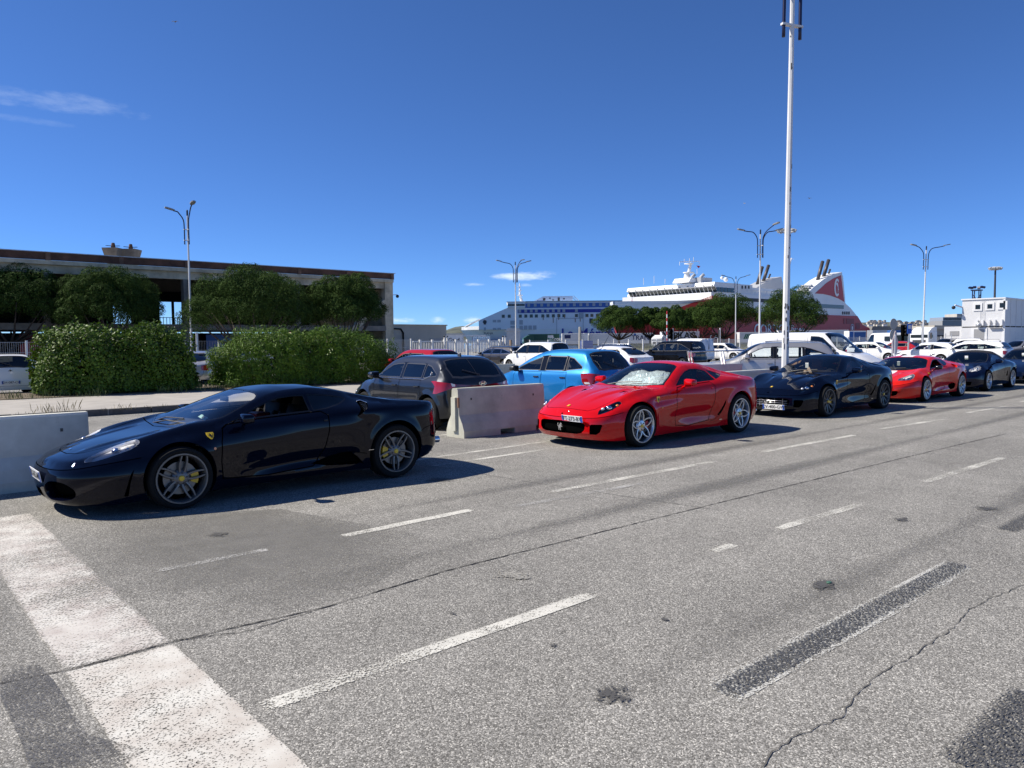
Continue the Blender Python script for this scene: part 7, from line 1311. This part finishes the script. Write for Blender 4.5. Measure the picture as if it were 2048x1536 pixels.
    sp['axles'] = (.90, 3.315); sp['track'] = (.765, .755); sp['tyre'] = (.318, .33); sp['tyre_w'] = (.235, .265); sp['rim'] = (.245, .247); sp['wheel'] = ('twin5', SILVER, DARKMETAL); sp['cabin'] = (1.4, 3.0)
    sp['interior'] = dict(dash=(1.62, .82), w=.6, seats=[(2.1, (-.33, .33))], zseat=.32, drive=.33, shelf=(2.6, 2.9, .8)); sp['mirror'] = (1.66, .93, .94, .95); sp['extra'] = []
    sp['opts'] = dict(bowl=BOWL, bulbs=[(-.06, -.04, -.005, .05, CHROME), (.07, .05, .0, .05, CHROME)], recess_dir={'grille': (1, 0, 0), 'intake': (1, 0, 0)}, fabric_mat=pbr('black_canvas', (.012, .012, .014), .85, bump=(300, .3, .001)))
    return sp
SPECS.update({'599': spec_599, '360': spec_360, 'boxster': spec_boxster})
def road_car(L=4.05, W=1.76, H=1.46, fo=.80, wb=2.56, R=.32, rim=.22, nose=.62, hood=.90, belt=.93, cowl=.95, a_base=1.28, ws_top=1.85, roof_end=3.55, gl_bot=3.92, lean=.26, tail=.90, doors=4, doorx=(1.32, 2.32, 3.12), winx=None, qwin=True, sill=.20, h=.06, lamp=None, tlamp=None, clad=False, wheel=('bars5', SILVER, DARKMETAL), tw=.205, rake=0.0, extra=None, opts=None, rear_glass=(.12, .45), van=False, front=True, cap=True, rear_r=.30, kick=.0):
    """an ordinary hatchback, estate or van from its main dimensions; nose at x = 0"""
    w = W / 2; sp = dict(h=h)
    sp['contour'] = [(0, 0), (.015, w * .35), (.06, w * .62), (.16, w * .82), (.34, w * .94), (.62, w * .985), (fo, w), (L * .5, w), (L - rear_r * 1.6, w), (L - rear_r * .8, w * .965), (L - rear_r * .32, w * .85), (L - rear_r * .1, w * .62), (L - .012, w * .3), (L, 0)]
    fr = [(sill, .10), (sill + .08, .03), (sill + .2, .0), (nose - .12, .01), (nose, .05), (nose + .1, .12)]; bk = [(sill, .08), (sill + .12, .02), (.45, .0), (.55, .01), (.62, .03), (belt - .05, .05 + kick), (belt + .1, .08 + kick)]
    top = belt + .05
    def sd(b, dl=0.0): return [(sill, .07), (sill + .08, .03), (.5, .0), (.66, .0), (b - .10, .02), (b - .02, .045), (b + .03, .075), ((b + H) / 2, .075 + lean * .42 + dl), (H, .075 + lean + dl)]
    sp['stations'] = [(('f', 0), fr), (('f', w * .7), fr), (('x', .35), [(sill, .05), (sill + .1, .01), (.5, 0), (nose, .03), (nose + .15, .10)]), (('x', fo), [(sill, .04), (.4, 0), (.62, .0), (hood - .12, .04), (hood, .11), (hood + .1, .16)]), (('x', a_base), sd(belt)), (('x', L * .5), sd(belt)), (('x', roof_end), sd(belt + .02, .0)), (('x', gl_bot - .05), sd(belt + .03, .0)), (('r', w * .7), bk), (('r', 0), bk)]
    sp['zs'] = [(0, nose), (.15, nose + .03), (fo * .7, (nose + hood) / 2 + .06), (cowl, hood - .01), (a_base, belt + .04), (a_base + .12, belt + .10), ((a_base + ws_top) / 2 + .05, (belt + H) / 2 + .03), (ws_top, H - .11), (ws_top + .3, H - .06), ((ws_top + roof_end) / 2, H - .05), (roof_end - .1, H - .075 - rake), (roof_end, H - .10 - rake), (gl_bot, belt + .10), (gl_bot + .06, belt + .03), (L - .03, tail), (L, tail - .01)]
    sp['zb'] = [(0, sill + .02), (.5, sill), (fo + .4, sill - .01), (L - .9, sill), (L, sill + .06)]
    sp['rr'] = [(0, .05), (.4, .09), (cowl, .08), (a_base, .05), (a_base + .2, .03), (ws_top + .3, .06), (roof_end - .1, .06), (roof_end + .05, .03), (gl_bot, .04), (L, .02)]
    sp['zc'] = [(0, nose + .01), (.12, nose + .06), (.4, (nose + hood) / 2 + .07), (cowl - .12, hood + .03), (cowl + .02, hood + .055), ((cowl + ws_top) / 2, (hood + H) / 2 + .06), (ws_top - .08, H - .045), (ws_top + .25, H - .005), ((ws_top + roof_end) / 2, H), (roof_end, H - .035 - rake), (roof_end + .06, H - .06 - rake), (gl_bot + .04, belt + .06), (gl_bot + .08, belt + .02), (L - .02, tail + .01), (L, tail)]
    sp['crown'] = 3.2; ax2 = fo + wb; sp['arches'] = [(fo, R + .01, R + .055), (ax2, R + .01, R + .055)]; sp['arch_flare'] = .012
    F = []; d0, d1, d2 = doorx; wt = H - .155; wb_ = belt + .045
    if clad: F.append(dict(n='cladding', dom='side', pts=[(fo + R + .07, sill - .02), (fo + R + .07, sill + .13), (ax2 - R - .07, sill + .13), (ax2 - R - .07, sill - .02)]))
    F.append(dict(n='door', dom='side', groove=.010, pts=[(d0, sill + .11), (d0 - .03, .5), (d0 - .02, belt - .05), (d0 + .04, belt + .015), (d1 - .012, belt + .02), (d1 - .012, sill + .11)]))
    if doors == 4: F.append(dict(n='rear_door', dom='side', groove=.010, pts=[(d1 + .012, sill + .11), (d1 + .012, belt + .02), (d2, belt + .025), (d2 + .02, .75), (ax2 - R * .75, .62), (ax2 - R - .06, sill + .2), (ax2 - R - .08, sill + .11)]))
    def zline(x): return min(wt, float(np.interp(x, [a_base + .02, (a_base + ws_top) / 2 + .06, ws_top + .02, ws_top + .3], [belt + .06, (belt + H) / 2 - .03, H - .175, wt])))
    wx = winx or (a_base + .09, d1 - .04, d1 + .04, d2 - .02, roof_end + (gl_bot - roof_end) * .35)
    if not van: F.append(dict(n='gloss', dom='side', pts=[(wx[1] - .06, wb_ - .005), (wx[2] + .06, wb_ - .005), (wx[2] + .06, wt + .015), (wx[1] - .06, zline(wx[1] - .06) + .012)]))
    if doors == 4 and qwin and not van: F.append(dict(n='gloss', dom='side', pts=[(wx[3] - .05, wb_), (wx[3] + .09, wb_ + .01), (wx[3] + .09, wt - .02), (wx[3] - .05, wt + .005)]))
    win = [(wx[0], wb_)] + [(wx[1], wb_ + .005), (wx[1] - .01, zline(wx[1]))] + [(x, zline(x) - .005) for x in np.linspace(wx[1] - .15, wx[0] + .05, 6)]
    F.append(dict(n='side_window', dom='side', ring=('trim', .02), pts=win))
    if doors == 4 and not van:
        F.append(dict(n='rear_side_window', dom='side', ring=('trim', .02), pts=[(wx[2], wb_ + .005), (wx[3], wb_ + .012), (wx[3] - .01, wt - .01), (wx[2] - .005, wt)]))
    if qwin and not van:
        F.append(dict(n='quarter_window', dom='side', ring=('trim', .018), pts=[(wx[3] + .045, wb_ + .015), (wx[4], wb_ + .06), (wx[4] - .01, wb_ + .12), (wx[3] + .22, wt - .05 - rake), (wx[3] + .04, wt - .015)]))
    sp['zline'] = zline
    F.append(dict(n='windscreen', dom='top', ring=('trim', .03), pts=[(cowl + .05, -.03), (cowl + .09, w * .45), (cowl + .19, w * .72), ysm(a_base + .10, .075), ysm((a_base + ws_top) / 2, .06), ysm(ws_top - .1, .06), ysm(ws_top - .03, .09), (ws_top - .005, w * .4), (ws_top + .005, -.03)]))
    F.append(dict(n='bonnet', dom='top', groove=.009, pts=[(.11, -.04), (.12, w * .5), (.2, w * .66), (fo * .8, w * .74), (cowl, w * .78), (cowl + .03, w * .4), (cowl + .01, -.04)]))
    if not van:
        g0, g1 = roof_end + .05, gl_bot + .02
        F.append(dict(n='rear_window', dom='top', ring=('trim', .035), pts=[(g0, -.03), (g0 + .01, w * .45), ysm(g0 + .03, .07), ysm((g0 + g1) / 2, .07), ysm(g1 - .04, .08), (g1, w * .45), (g1, -.03)]))
        F.append(dict(line=.009, dom='rear', pts=[(-.02, .40), (w * .55, .40), (w * .66, .46), (w * .70, .60), (w * .70, tail - .04)]))
    F.append(dict(n='grille', dom='front', pts=[(-.03, sill + .08), (-.03, sill + .21), (w * .5, sill + .21), (w * .46, sill + .08)]))
    F.append(dict(n='grille', dom='front', pts=[(-.03, nose - .12), (-.03, nose - .05), (w * .45, nose - .05), (w * .42, nose - .12)]))
    F.append(dict(n='headlight', dom='front', pts=lamp or [('f', w * .56, nose - .10), ('f', w * .58, nose - .01), ('x', .28, nose + .05), ('x', .52, nose + .10), ('x', .50, nose + .03), ('x', .25, nose - .07)]))
    for tl in (tlamp or [('tail_light', [('x', L - .30, belt - .02), ('x', L - .28, belt - .22), ('x', L - .16, belt - .30), ('r', w * .62, belt - .27), ('r', w * .60, belt - .08)])]): F.append(dict(n=tl[0], dom='rear', pts=tl[1]))
    sp['feats'] = F; sp['axles'] = (fo, ax2); sp['track'] = (w - tw / 2 - .02, w - tw / 2 - .02); sp['tyre'] = (R, R); sp['tyre_w'] = (tw, tw); sp['rim'] = (rim, rim); sp['wheel'] = wheel; sp['cabin'] = (cowl + .2, L - .3)
    sp['interior'] = dict(dash=(a_base + .22, belt + .02), w=w - .16, seats=[(d1 - .42, (-w * .42, w * .42))] + ([(d1 + .55, (-w * .42, w * .42))] if doors and not van else []), zseat=H * .34 if not van else .75, drive=w * .42)
    sp['mirror'] = (a_base + .22, belt + .09, w + .09, 1.05 if not van else 1.5); sp['wipers'] = []
    def ex(b, root, pnt, op):
        for x in ((d1 - .16, d2 - .10) if doors == 4 else (d1 - .16,)):
            for sg in (-1, 1):
                q = b.side(x, belt - .10); obj('door_handle', bbox(x - .08, x + .08, sg * (q[1] + .012) - .014, sg * (q[1] + .012) + .014, belt - .115, belt - .085, .008), op.get('handle_mat', pnt), root, True, 40)
        if not van:
            q = b.top(np.array([gl_bot]), np.array([0.]))[0]; a = b.top(np.array([gl_bot - .02, gl_bot - .12]), np.array([.05, -.30])); obj('rear_wiper', tube([tuple(a[0] + (.012, 0, .012)), tuple(a[1] + (.014, 0, .014))], .009, 5), PLASTIC, root)
            if op.get('aerial') == 'fin': z = H - .01; obj('roof_aerial', ([(roof_end - .28, 0, z - .03), (roof_end - .10, .03, z - .05), (roof_end - .10, -.03, z - .05), (roof_end - .10, 0, z + .055), (roof_end - .08, 0, z - .05)], [(0, 1, 3), (0, 3, 2), (1, 4, 3), (4, 2, 3), (0, 2, 4, 1)]), PLASTIC, root)
            elif op.get('aerial') == 'whip': obj('roof_aerial', tube([(roof_end - .12, 0, H - .04), (roof_end + .0, 0, H + .02), (roof_end + .30, 0, H + .42)], [.014, .006, .003], 6), PLASTIC, root)
        if op.get('rails'):
            for sg in (-1, 1):
                pth = [(x, sg * (float(b.ys(x)) - .07), z) for x, z in ((ws_top + .12, H - .05), (ws_top + .2, H + .015), ((ws_top + roof_end) / 2, H + .03), (roof_end - .15, H - .005), (roof_end - .05, H - .07))]; obj('roof_rail', tube([tuple(q) for q in crom(pth, 4)], .017, 6), op['rails'], root, True)
    sp['extra'] = [ex] + (extra or [])
    o = dict(full_wheel=False, recess_dir={'grille': (1, 0, 0)}, leather=LEATHER_G); o.update(opts or {}); sp['opts'] = o
    return sp
def rear_emblem(kind):
    def fn(b, root, pnt, op):
        L = b.L
        if kind == 'oval':
            c = (L - .115, 0, .985); e = [lathe([(.078 + .006 * math.cos(t * math.pi / 3), .006 * math.sin(t * math.pi / 3)) for t in range(6)], 24, 'x', True)]
            v, f = join(*e); o = obj('tailgate_emblem', mv(([(x, y * 1.0, z * .58) for x, y, z in v], f), (L + .012, 0, .90)), CHROME, root, True)
            obj('emblem_letter', join(bar((L + .012, -.042, .862), (L + .012, -.022, .938), .010), bar((L + .012, .022, .862), (L + .012, .042, .938), .010), bar((L + .012, -.034, .892), (L + .012, .034, .908), .010)), CHROME, o)
        elif kind == 'chevron':
            for z in (.88, .915): obj('tailgate_emblem', join(bar((L + .006, -.05, z - .03), (L + .006, 0, z), .012), bar((L + .006, .05, z - .03), (L + .006, 0, z), .012)), CHROME, root)
        elif kind == 'diamond': obj('tailgate_emblem', join(*[bar(a, c, .010) for a, c in (((L + .008, 0, .98), (L + .008, .035, .92)), ((L + .008, .035, .92), (L + .008, 0, .86)), ((L + .008, 0, .86), (L + .008, -.035, .92)), ((L + .008, -.035, .92), (L + .008, 0, .98)))]), CHROME, root)
    return fn
def belt_chrome(b, root, pnt, op):
    for sg in (-1, 1):
        x = np.concatenate([np.linspace(1.40, 3.20, 20), [3.42, 3.36]]); z = np.concatenate([np.linspace(.965, .985, 20), [1.06, 1.15]]); q = b.shell(b.px(x), z) * (1, sg, 1) + (0, sg * .004, 0); obj('chrome_trim', tube([tuple(p) for p in q], .008, 5), CHROME, root, True)
SPECS['grey_hatch'] = lambda: road_car(4.04, 1.775, 1.45, .82, 2.58, .32, .225, h=.036, wheel=('bars5', SILVER, DARKMETAL), tw=.215, belt=.94, gl_bot=3.90, roof_end=3.42, lean=.24, tail=.93, extra=[rear_emblem('oval'), belt_chrome], rear_r=.36,
    tlamp=[('tail_light', [('x', 3.50, .955), ('x', 3.62, .965), ('r', .74, .93), ('r', .58, .90), ('r', .58, .85), ('r', .70, .82), ('x', 3.72, .72), ('x', 3.62, .72), ('x', 3.66, .86), ('x', 3.60, .91)]), ('tail_light_clear', [('r', .69, .925), ('r', .60, .90), ('r', .60, .86), ('r', .66, .86)]), ('tail_strip', [('r', .58, .90), ('r', .58, .86), ('r', -.02, .825), ('r', -.02, .855)])], opts=dict(aerial='fin', emit={'quarter_window': ('glass', 'quarter_window', GLASS_D), 'rear_side_window': ('glass', 'rear_side_window', GLASS_D), 'rear_window': ('glass', 'rear_window', GLASS_D)}, trim_mat=pbr('satin_trim', (.09, .09, .095), .3, .6)))
SPECS['blue_hatch'] = lambda: road_car(3.94, 1.73, 1.52, .80, 2.46, .31, .215, h=.036, belt=.96, cowl=.78, a_base=1.12, ws_top=2.0, roof_end=3.38, gl_bot=3.80, lean=.25, tail=.94, doorx=(1.20, 2.16, 3.0), winx=(1.27, 2.08, 2.24, 2.90, 3.46), extra=[rear_emblem('chevron')], rear_r=.42,
    tlamp=[('tail_light', [('x', 3.46, .97), ('x', 3.66, .975), ('r', .60, .95), ('r', .58, .86), ('r', .70, .84), ('x', 3.78, .66), ('x', 3.66, .62), ('x', 3.53, .78)]), ('tail_light_clear', [('x', 3.58, .775), ('x', 3.70, .775), ('x', 3.73, .73), ('x', 3.60, .73)])], opts=dict(aerial='whip', handle_mat=PLASTIC, mirror_mat=PLASTIC))
SPECS['hatch'] = lambda: road_car(h=.075)
SPECS['saloon'] = lambda: road_car(4.45, 1.80, 1.45, .86, 2.65, .32, .22, h=.075, roof_end=3.25, gl_bot=3.95, ws_top=1.9, lean=.30, rake=.04, doorx=(1.36, 2.36, 3.2))
SPECS['estate'] = lambda: road_car(4.55, 1.81, 1.46, .86, 2.75, .32, .22, h=.075, roof_end=4.0, gl_bot=4.38, ws_top=1.95, lean=.26, doorx=(1.36, 2.38, 3.25), opts=dict(aerial='fin', trim_mat=CHROME, rails=DARKMETAL))
SPECS['suv'] = lambda: road_car(4.40, 1.84, 1.62, .86, 2.65, .345, .235, nose=.78, hood=1.02, belt=1.06, h=.06, cowl=1.0, a_base=1.34, ws_top=1.98, roof_end=3.85, gl_bot=4.22, lean=.26, tail=1.02, sill=.26, clad=True, doorx=(1.38, 2.40, 3.25), opts=dict(rails=SILVER, dark_arch=True, emit={'rear_window': ('glass', 'rear_window', GLASS_D)}))
SPECS['mpv'] = lambda: road_car(4.50, 1.75, 1.68, .82, 2.9, .32, .215, nose=.72, hood=.98, belt=1.0, h=.06, cowl=.85, a_base=1.2, ws_top=1.9, roof_end=4.12, gl_bot=4.38, lean=.20, tail=.98, doorx=(1.3, 2.3, 3.3), rear_r=.26)
SPECS['boxy_hatch'] = lambda: road_car(3.99, 1.66, 1.42, .76, 2.47, .29, .19, nose=.66, hood=.88, belt=.90, h=.06, cowl=1.05, a_base=1.22, ws_top=1.72, roof_end=3.30, gl_bot=3.82, lean=.20, tail=.88, doors=2, doorx=(1.28, 2.42, 3.0), winx=(1.34, 2.38, 2.46, 2.46, 3.34), rear_r=.2)
SPECS['car_van'] = lambda: road_car(4.25, 1.80, 1.84, .85, 2.7, .32, .21, nose=.74, hood=1.0, belt=1.06, h=.07, cowl=.85, a_base=1.2, ws_top=1.85, roof_end=4.12, gl_bot=4.22, lean=.14, tail=1.0, doors=2, doorx=(1.3, 2.35, 3.0), qwin=False, van=True, rear_r=.2)
SPECS['panel_van'] = lambda: road_car(5.0, 1.95, 1.97, .93, 3.1, .33, .21, nose=.80, hood=1.10, belt=1.13, h=.045, cowl=.74, a_base=1.10, ws_top=1.82, roof_end=4.86, gl_bot=4.97, lean=.15, tail=1.08, doors=2, doorx=(1.2, 2.32, 3.0), winx=(1.24, 2.28, 2.4, 2.4, 2.4), qwin=False, van=True, rear_r=.18, extra=[van_ribs], opts=dict(mirror_mat=PLASTIC, glass=GLASS))
def van_ribs(b, root, pnt, op):
    """pressed side panels and the sliding-door rail"""
    for sg in (-1, 1):
        def loop(x0, x1, z0, z1, nm):
            pts = [(x0, z0), (x1, z0), (x1, z1), (x0, z1)]; c = crom([(x0 + .06, z0), (x1 - .06, z0), (x1, z0 + .06), (x1, z1 - .06), (x1 - .06, z1), (x0 + .06, z1), (x0, z1 - .06), (x0, z0 + .06)], 5, True); q = b.shell(b.px(c[:, 0]), c[:, 1]) * (1, sg, 1); q = np.concatenate([q, q[:1]])
            obj(nm, tube([tuple(p) for p in q], .009, 5, False), pnt, root, True)
        loop(2.50, 3.55, 1.18, 1.72, 'side_panel_pressing'); loop(3.65, 4.72, 1.18, 1.72, 'side_panel_pressing')
        for x in (2.38, 3.60): z = np.linspace(.4, 1.80, 12); q = b.shell(b.px(np.full(12, x)), z) * (1, sg, 1); obj('panel_gap', tube([tuple(p) for p in q], .006, 4), BLACK, root)
SPECS['high_van'] = lambda: road_car(5.0, 2.0, 2.25, .9, 3.0, .33, .21, nose=.85, hood=1.2, belt=1.22, h=.07, cowl=.8, a_base=1.12, ws_top=1.7, roof_end=4.90, gl_bot=4.97, lean=.10, tail=1.08, doors=2, doorx=(1.2, 2.2, 3.0), qwin=False, van=True, rear_r=.14, extra=[van_back], tlamp=[('tail_light', [('x', 4.82, 1.35), ('x', 4.82, 1.0), ('x', 4.93, 1.0), ('x', 4.93, 1.35)])])
def van_back(b, root, pnt, op):
    for sg in (-1, 1):
        obj('rear_door_window', bbox(4.985, 5.0, sg * .44 - .28, sg * .44 + .28, 1.45, 2.0, .006), GLOSSBLACK, root); obj('side_panel_window', bbox(3.7, 4.4, sg * .965 - .01, sg * .965 + .01, 1.45, 1.9, .008), GLOSSBLACK, root)
# ---------------------------------------------------------------- the queue of sports cars
BLACKP = paint('blue_black', (.0016, .0024, .0085)); NAVYC = paint('deep_navy', (.0016, .003, .011)); RED = paint('red', (.56, .004, .006)); RED2 = paint('scarlet', (.68, .016, .008)); NAVYD = paint('night_blue', (.002, .004, .018))
r = make_car('sports_coupe', 'black mid-engined sports coupe with grey star wheels, frontmost of the queue', 'f430', (2.52 - 1.14, 8.97, 0), 0, BLACKP, 'car', 'sports cars queuing in the lane', cal=YCAL); number_plate(r, 'BX-862-MK', (-.004, 0, .395), (rad(10), 0, -math.pi / 2))
r = make_car('sports_coupe', 'red front-engined grand tourer with silver wheels and a sunshade in the windscreen', '599', (9.48 - .92, 8.57, 0), rad(-1.0), RED, 'car', 'sports cars queuing in the lane', cal=RCAL, glass=GLASS_C); number_plate(r, 'FT-273-BY', (.012, -.27, .475), (rad(14), 0, -math.pi / 2), .46, .10)
# crumpled foil sunshade behind the red car's windscreen
b9 = get_body('599'); rgn = np.random.default_rng(5); nx, ny = 16, 40; us, vs_ = np.linspace(.08, .92, nx), np.linspace(-.60, .36, ny); SV = []
for i, u in enumerate(us):
    for j, y in enumerate(vs_):
        x = 1.60 + u * .72; x = x + .12 * (abs(y) / .6)**2 * (1 - u); z = float(b9.top(np.array([x]), np.array([y]))[0][2]) - .045 - .02 * u; cr = .022 * math.sin(y * 17 + u * 5) * math.cos(u * 9) + .02 * abs(math.sin(y * 6 + 2 * u)) + rgn.normal(0, .003); SV.append((x + cr * .4, y, z - .02 - abs(cr)))
obj('foil_sunshade', (SV, [(i * ny + j, i * ny + j + 1, (i + 1) * ny + j + 1, (i + 1) * ny + j) for i in range(nx - 1) for j in range(ny - 1)]), pbr('crumpled_foil', (.78, .85, .87), .32, .5, bump=(5, .3, .03)), None, False, loc=(9.48 - .92, 8.57, 0), rot=(0, 0, rad(-1.0))); tag(bpy.data.objects['foil_sunshade'], 'crumpled silver foil sunshade inside the red car windscreen', 'sunshade')
r = make_car('sports_coupe', 'dark navy grand tourer with chrome wire grille, third in the queue', '599', (15.98 - .92, 8.66, 0), rad(-.6), NAVYC, 'car', 'sports cars queuing in the lane', cal=YCAL, wheel=('multi10', DARKRIM, YELLOW), opts=dict(chrome_grille=True, leather=LEATHER_T, glass=GLASS_C, shelf_mat=LEATHER_T)); number_plate(r, 'CV-400-GW', (-.01, -.17, .235), (rad(6), 0, -math.pi / 2)); obj('paper_tag', bbox(1.98, 1.99, .08, .16, 1.02, 1.14, .003), PLATE_W, r)
r = make_car('sports_coupe', 'bright red coupe with white centre stripe, fourth in the queue', '360', (21.55 - 1.14, 8.65, 0), 0, RED2, 'car', 'sports cars queuing in the lane', cal=RCAL, opts=dict(mirror_mat=GLOSSBLACK)); obj('paper_tag', bbox(1.80, 1.81, .02, .10, .93, 1.05, .003), PLATE_W, r); obj('tax_sticker', bbox(2.06, 2.065, -.46, -.40, 1.03, 1.06, .002), YELLOW, r)
r = make_car('roadster', 'dark blue soft-top roadster with twin-spoke silver wheels, fifth in the queue', 'boxster', (27.1 - .9, 8.75, 0), 0, NAVYD, 'car', 'sports cars queuing in the lane'); obj('paper_tag', bbox(1.62, 1.63, -.04, .06, .98, 1.10, .003), PLATE_W, r)
r = make_car('roadster', 'dark blue sports car cut off by the right edge, last in the queue', 'boxster', (32.6 - .9, 8.55, 0), 0, paint('petrol_blue', (.004, .010, .035)), 'car', 'sports cars queuing in the lane'); obj('paper_tag', bbox(1.62, 1.63, -.04, .06, .98, 1.10, .003), PLATE_W, r)
# ---------------------------------------------------------------- parked cars
GREYM = paint('anthracite', (.022, .024, .030), .6); BLUEM = paint('lagoon_blue', (.010, .19, .50), .35); WHITEC = paint('white', (.78, .78, .77)); SILV = paint('silver', (.50, .49, .48), .75, .38); BLK = paint('black', (.006, .006, .007)); GRT = paint('grey_brown', (.045, .042, .044), .4); DKB = paint('dark_blue_metal', (.02, .03, .06), .5); REDC = paint('wine_red', (.35, .015, .02))
def park(label, key, cx, cy, az, p, name='parked_car', **k):
    L = get_body(key).L; a = rad(az); return make_car(name, label, key, (cx + math.cos(a) * L / 2, cy + math.sin(a) * L / 2, 0), a + math.pi, p, k.pop('cat', 'car'), 'cars parked behind the lane', **k)
def park_px(label, key, px, dep, az, p, **k): q = lat(px, dep); return park(label, key, q[0], q[1], az, p, **k)
park('anthracite hatchback with red light bar parked behind the black sports coupe', 'grey_hatch', 9.32, 13.4, 88, GREYM)
park('light blue hatchback with whip aerial parked behind the red coupe', 'blue_hatch', 13.3, 13.3, 90, BLUEM, glass=GLASS_C)
r = park('white hatchback at the left edge beside the broad-leaved hedge', 'hatch', 4.05, 31.7, 88, WHITEC, wheel=('bars5', SILVER, DARKMETAL)); number_plate(r, 'GH-087-CH', (4.066, 0, .52), (0, 0, math.pi / 2)); rear_emblem('diamond')(get_body('hatch'), r, WHITEC, {})
park('silver crossover with roof rails facing left behind the dark coupe', 'suv', D(1535, 684, 24.5)[0], D(1535, 684, 24.5)[1], 122, SILV, glass=GLASS_C)
park_px('white panel van with blank sides nosed in towards the lane', 'panel_van', 1630, 29.0, -90, WHITEC, name='panel_van', cat='van', glass=GLASS_C)
park_px('black estate with red tail light behind the red coupe roof', 'mpv', 1342, 47, 90, BLK, glass=GLASS_C)
park_px('small white van directly behind the black estate', 'car_van', 1372, 58, 90, WHITEC, name='small_van', cat='van')
park_px('white saloon with raked rear window behind the blue hatchback', 'saloon', 1222, 38, 90, WHITEC, glass=GLASS_D)
park_px('dark car with pale roof rails beyond the white saloon', 'estate', 1215, 56, 90, DKB, opts=dict(rails=SILVER))
park_px('charcoal estate with chrome window line left of the blue hatchback', 'estate', 1000, 47, 90, GRT, opts=dict(trim_mat=CHROME))
park_px('white pickup-like car with dark rear glass above the blue hatchback', 'mpv', 1072, 44, 90, WHITEC, glass=GLASS_D)
park_px('red and black hatchback behind the oleander hedge', 'hatch', 838, 30, 92, REDC, opts=dict(emit={'skylight': ('flush', 'roof_panel', GLOSSBLACK)}))
park_px('white hatchback facing us between the small van and the panel van', 'hatch', 1452, 62, -90, WHITEC, glass=GLASS_C)
park_px('white hatchback half hidden behind the panel van bonnet', 'hatch', 1752, 55, -90, WHITEC)
park_px('old boxy white hatchback above the bright red coupe', 'boxy_hatch', 1858, 50, 90, WHITEC, glass=GLASS_C)
park_px('white estate with dark side windows above the soft-top roadster', 'estate', 1942, 47, 90, WHITEC, opts=dict(rails=WHITEC, trim_mat=GLOSSBLACK))
park_px('silver crossover in the back row left of the container cabins', 'suv', 1893, 80, 170, SILV)
park_px('white off-road car in the back row below the container cabins', 'suv', 1955, 72, -80, WHITEC)
park_px('small white van showing its two rear windows near the grey trailer', 'high_van', 1768, 74, 62, WHITEC, name='small_van', cat='van')
park_px('dark hatchback in the back row left of the small rear-windowed van', 'hatch', 1722, 90, 90, DKB); park_px('black saloon in the far row by the sign post', 'saloon', 1800, 66, 80, REDC); park_px('grey car at the right edge below the container cabins', 'hatch', 2040, 55, 150, SILV); park_px('silver saloon glimpsed behind the gap between the hedges', 'saloon', 395, 33, 60, SILV); park_px('white hatchback behind the white off-road car', 'hatch', 1975, 60, -90, WHITEC)
# flat-bed with chrome stake rails between the red coupe and the silver crossover
p = lat(1405, 24.0); t = thing('flatbed_trailer', 'low grey flat-bed trailer with bright stake rails behind the red coupe', 'trailer', p, rad(175)); obj('bed', box(-1.6, 1.6, -.85, .85, .55, .95), GALV, t); obj('drawbar', bar((1.6, 0, .6), (2.6, 0, .55), .1), GALV, t)
for x in (-1.5, -.1, 1.4):
    for dx in (0, .12): obj('stake', bar((x + dx, .8, .95), (x + dx + .12, .8, 1.38), .045), CHROME, t)
obj('top_rail', tube([(-1.5, .8, 1.36), (1.6, .8, 1.36)], .025, 6), CHROME, t)
for sg in (-1, 1): obj('wheel', mv(lathe([(.001, -.08), (.18, -.08), (.29, -.06), (.3, .06), (.001, .08)], 18, 'y'), (0, sg * .9, .3)), TYRE, t, True, 40)
# gulls
for i, (px, py, dep, lb) in enumerate([(350, 44, 60, 'small gull gliding high in the upper left sky'), (1619, 397, 80, 'dark gull right of the tall lamp post in the sky'), (1489, 407, 90, 'pale gull left of the tall lamp post in the sky')]):
    q = D(px, py, dep); o = thing('gull', lb, 'bird', tuple(q), LATZ + .3 * i); BM = pbr('gull_grey', (.25, .25, .26), .8) if i != 2 else SIGNW
    obj('body', ([(x, y, z) for x, y, z in ball((0, 0, 0), (.03, .12, .028), 8, 6)[0]], ball((0, 0, 0), 1, 8, 6)[1]), BM, o, True)
    for sg in (-1, 1): obj('wing', ([(0, -.06, .02), (0, .08, .02), (sg * .16, .03, .07), (sg * .16, -.04, .07), (sg * .32, .04, .03), (0, -.06, .035), (0, .08, .035), (sg * .16, .03, .08), (sg * .16, -.04, .08)], [(0, 1, 2, 3), (3, 2, 4), (5, 8, 7, 6), (8, 4, 7), (0, 3, 8, 5), (1, 6, 7, 2), (3, 4, 8), (2, 7, 4)]), BM, o)

# a crushed green bottle top lying in its oil stain
q = G(1658, 1168); bt_ = obj('bottle_cap', mv(lathe([(.001, .009), (.015, .009), (.018, .003), (.018, 0), (.001, 0)], 14), (0, 0, .008)), pbr('cap_green', (.06, .14, .09), .5), None, True, 40, loc=(q[0], q[1], 0)); tag(bt_, 'tiny green bottle cap lying on the open asphalt', 'bottle cap')
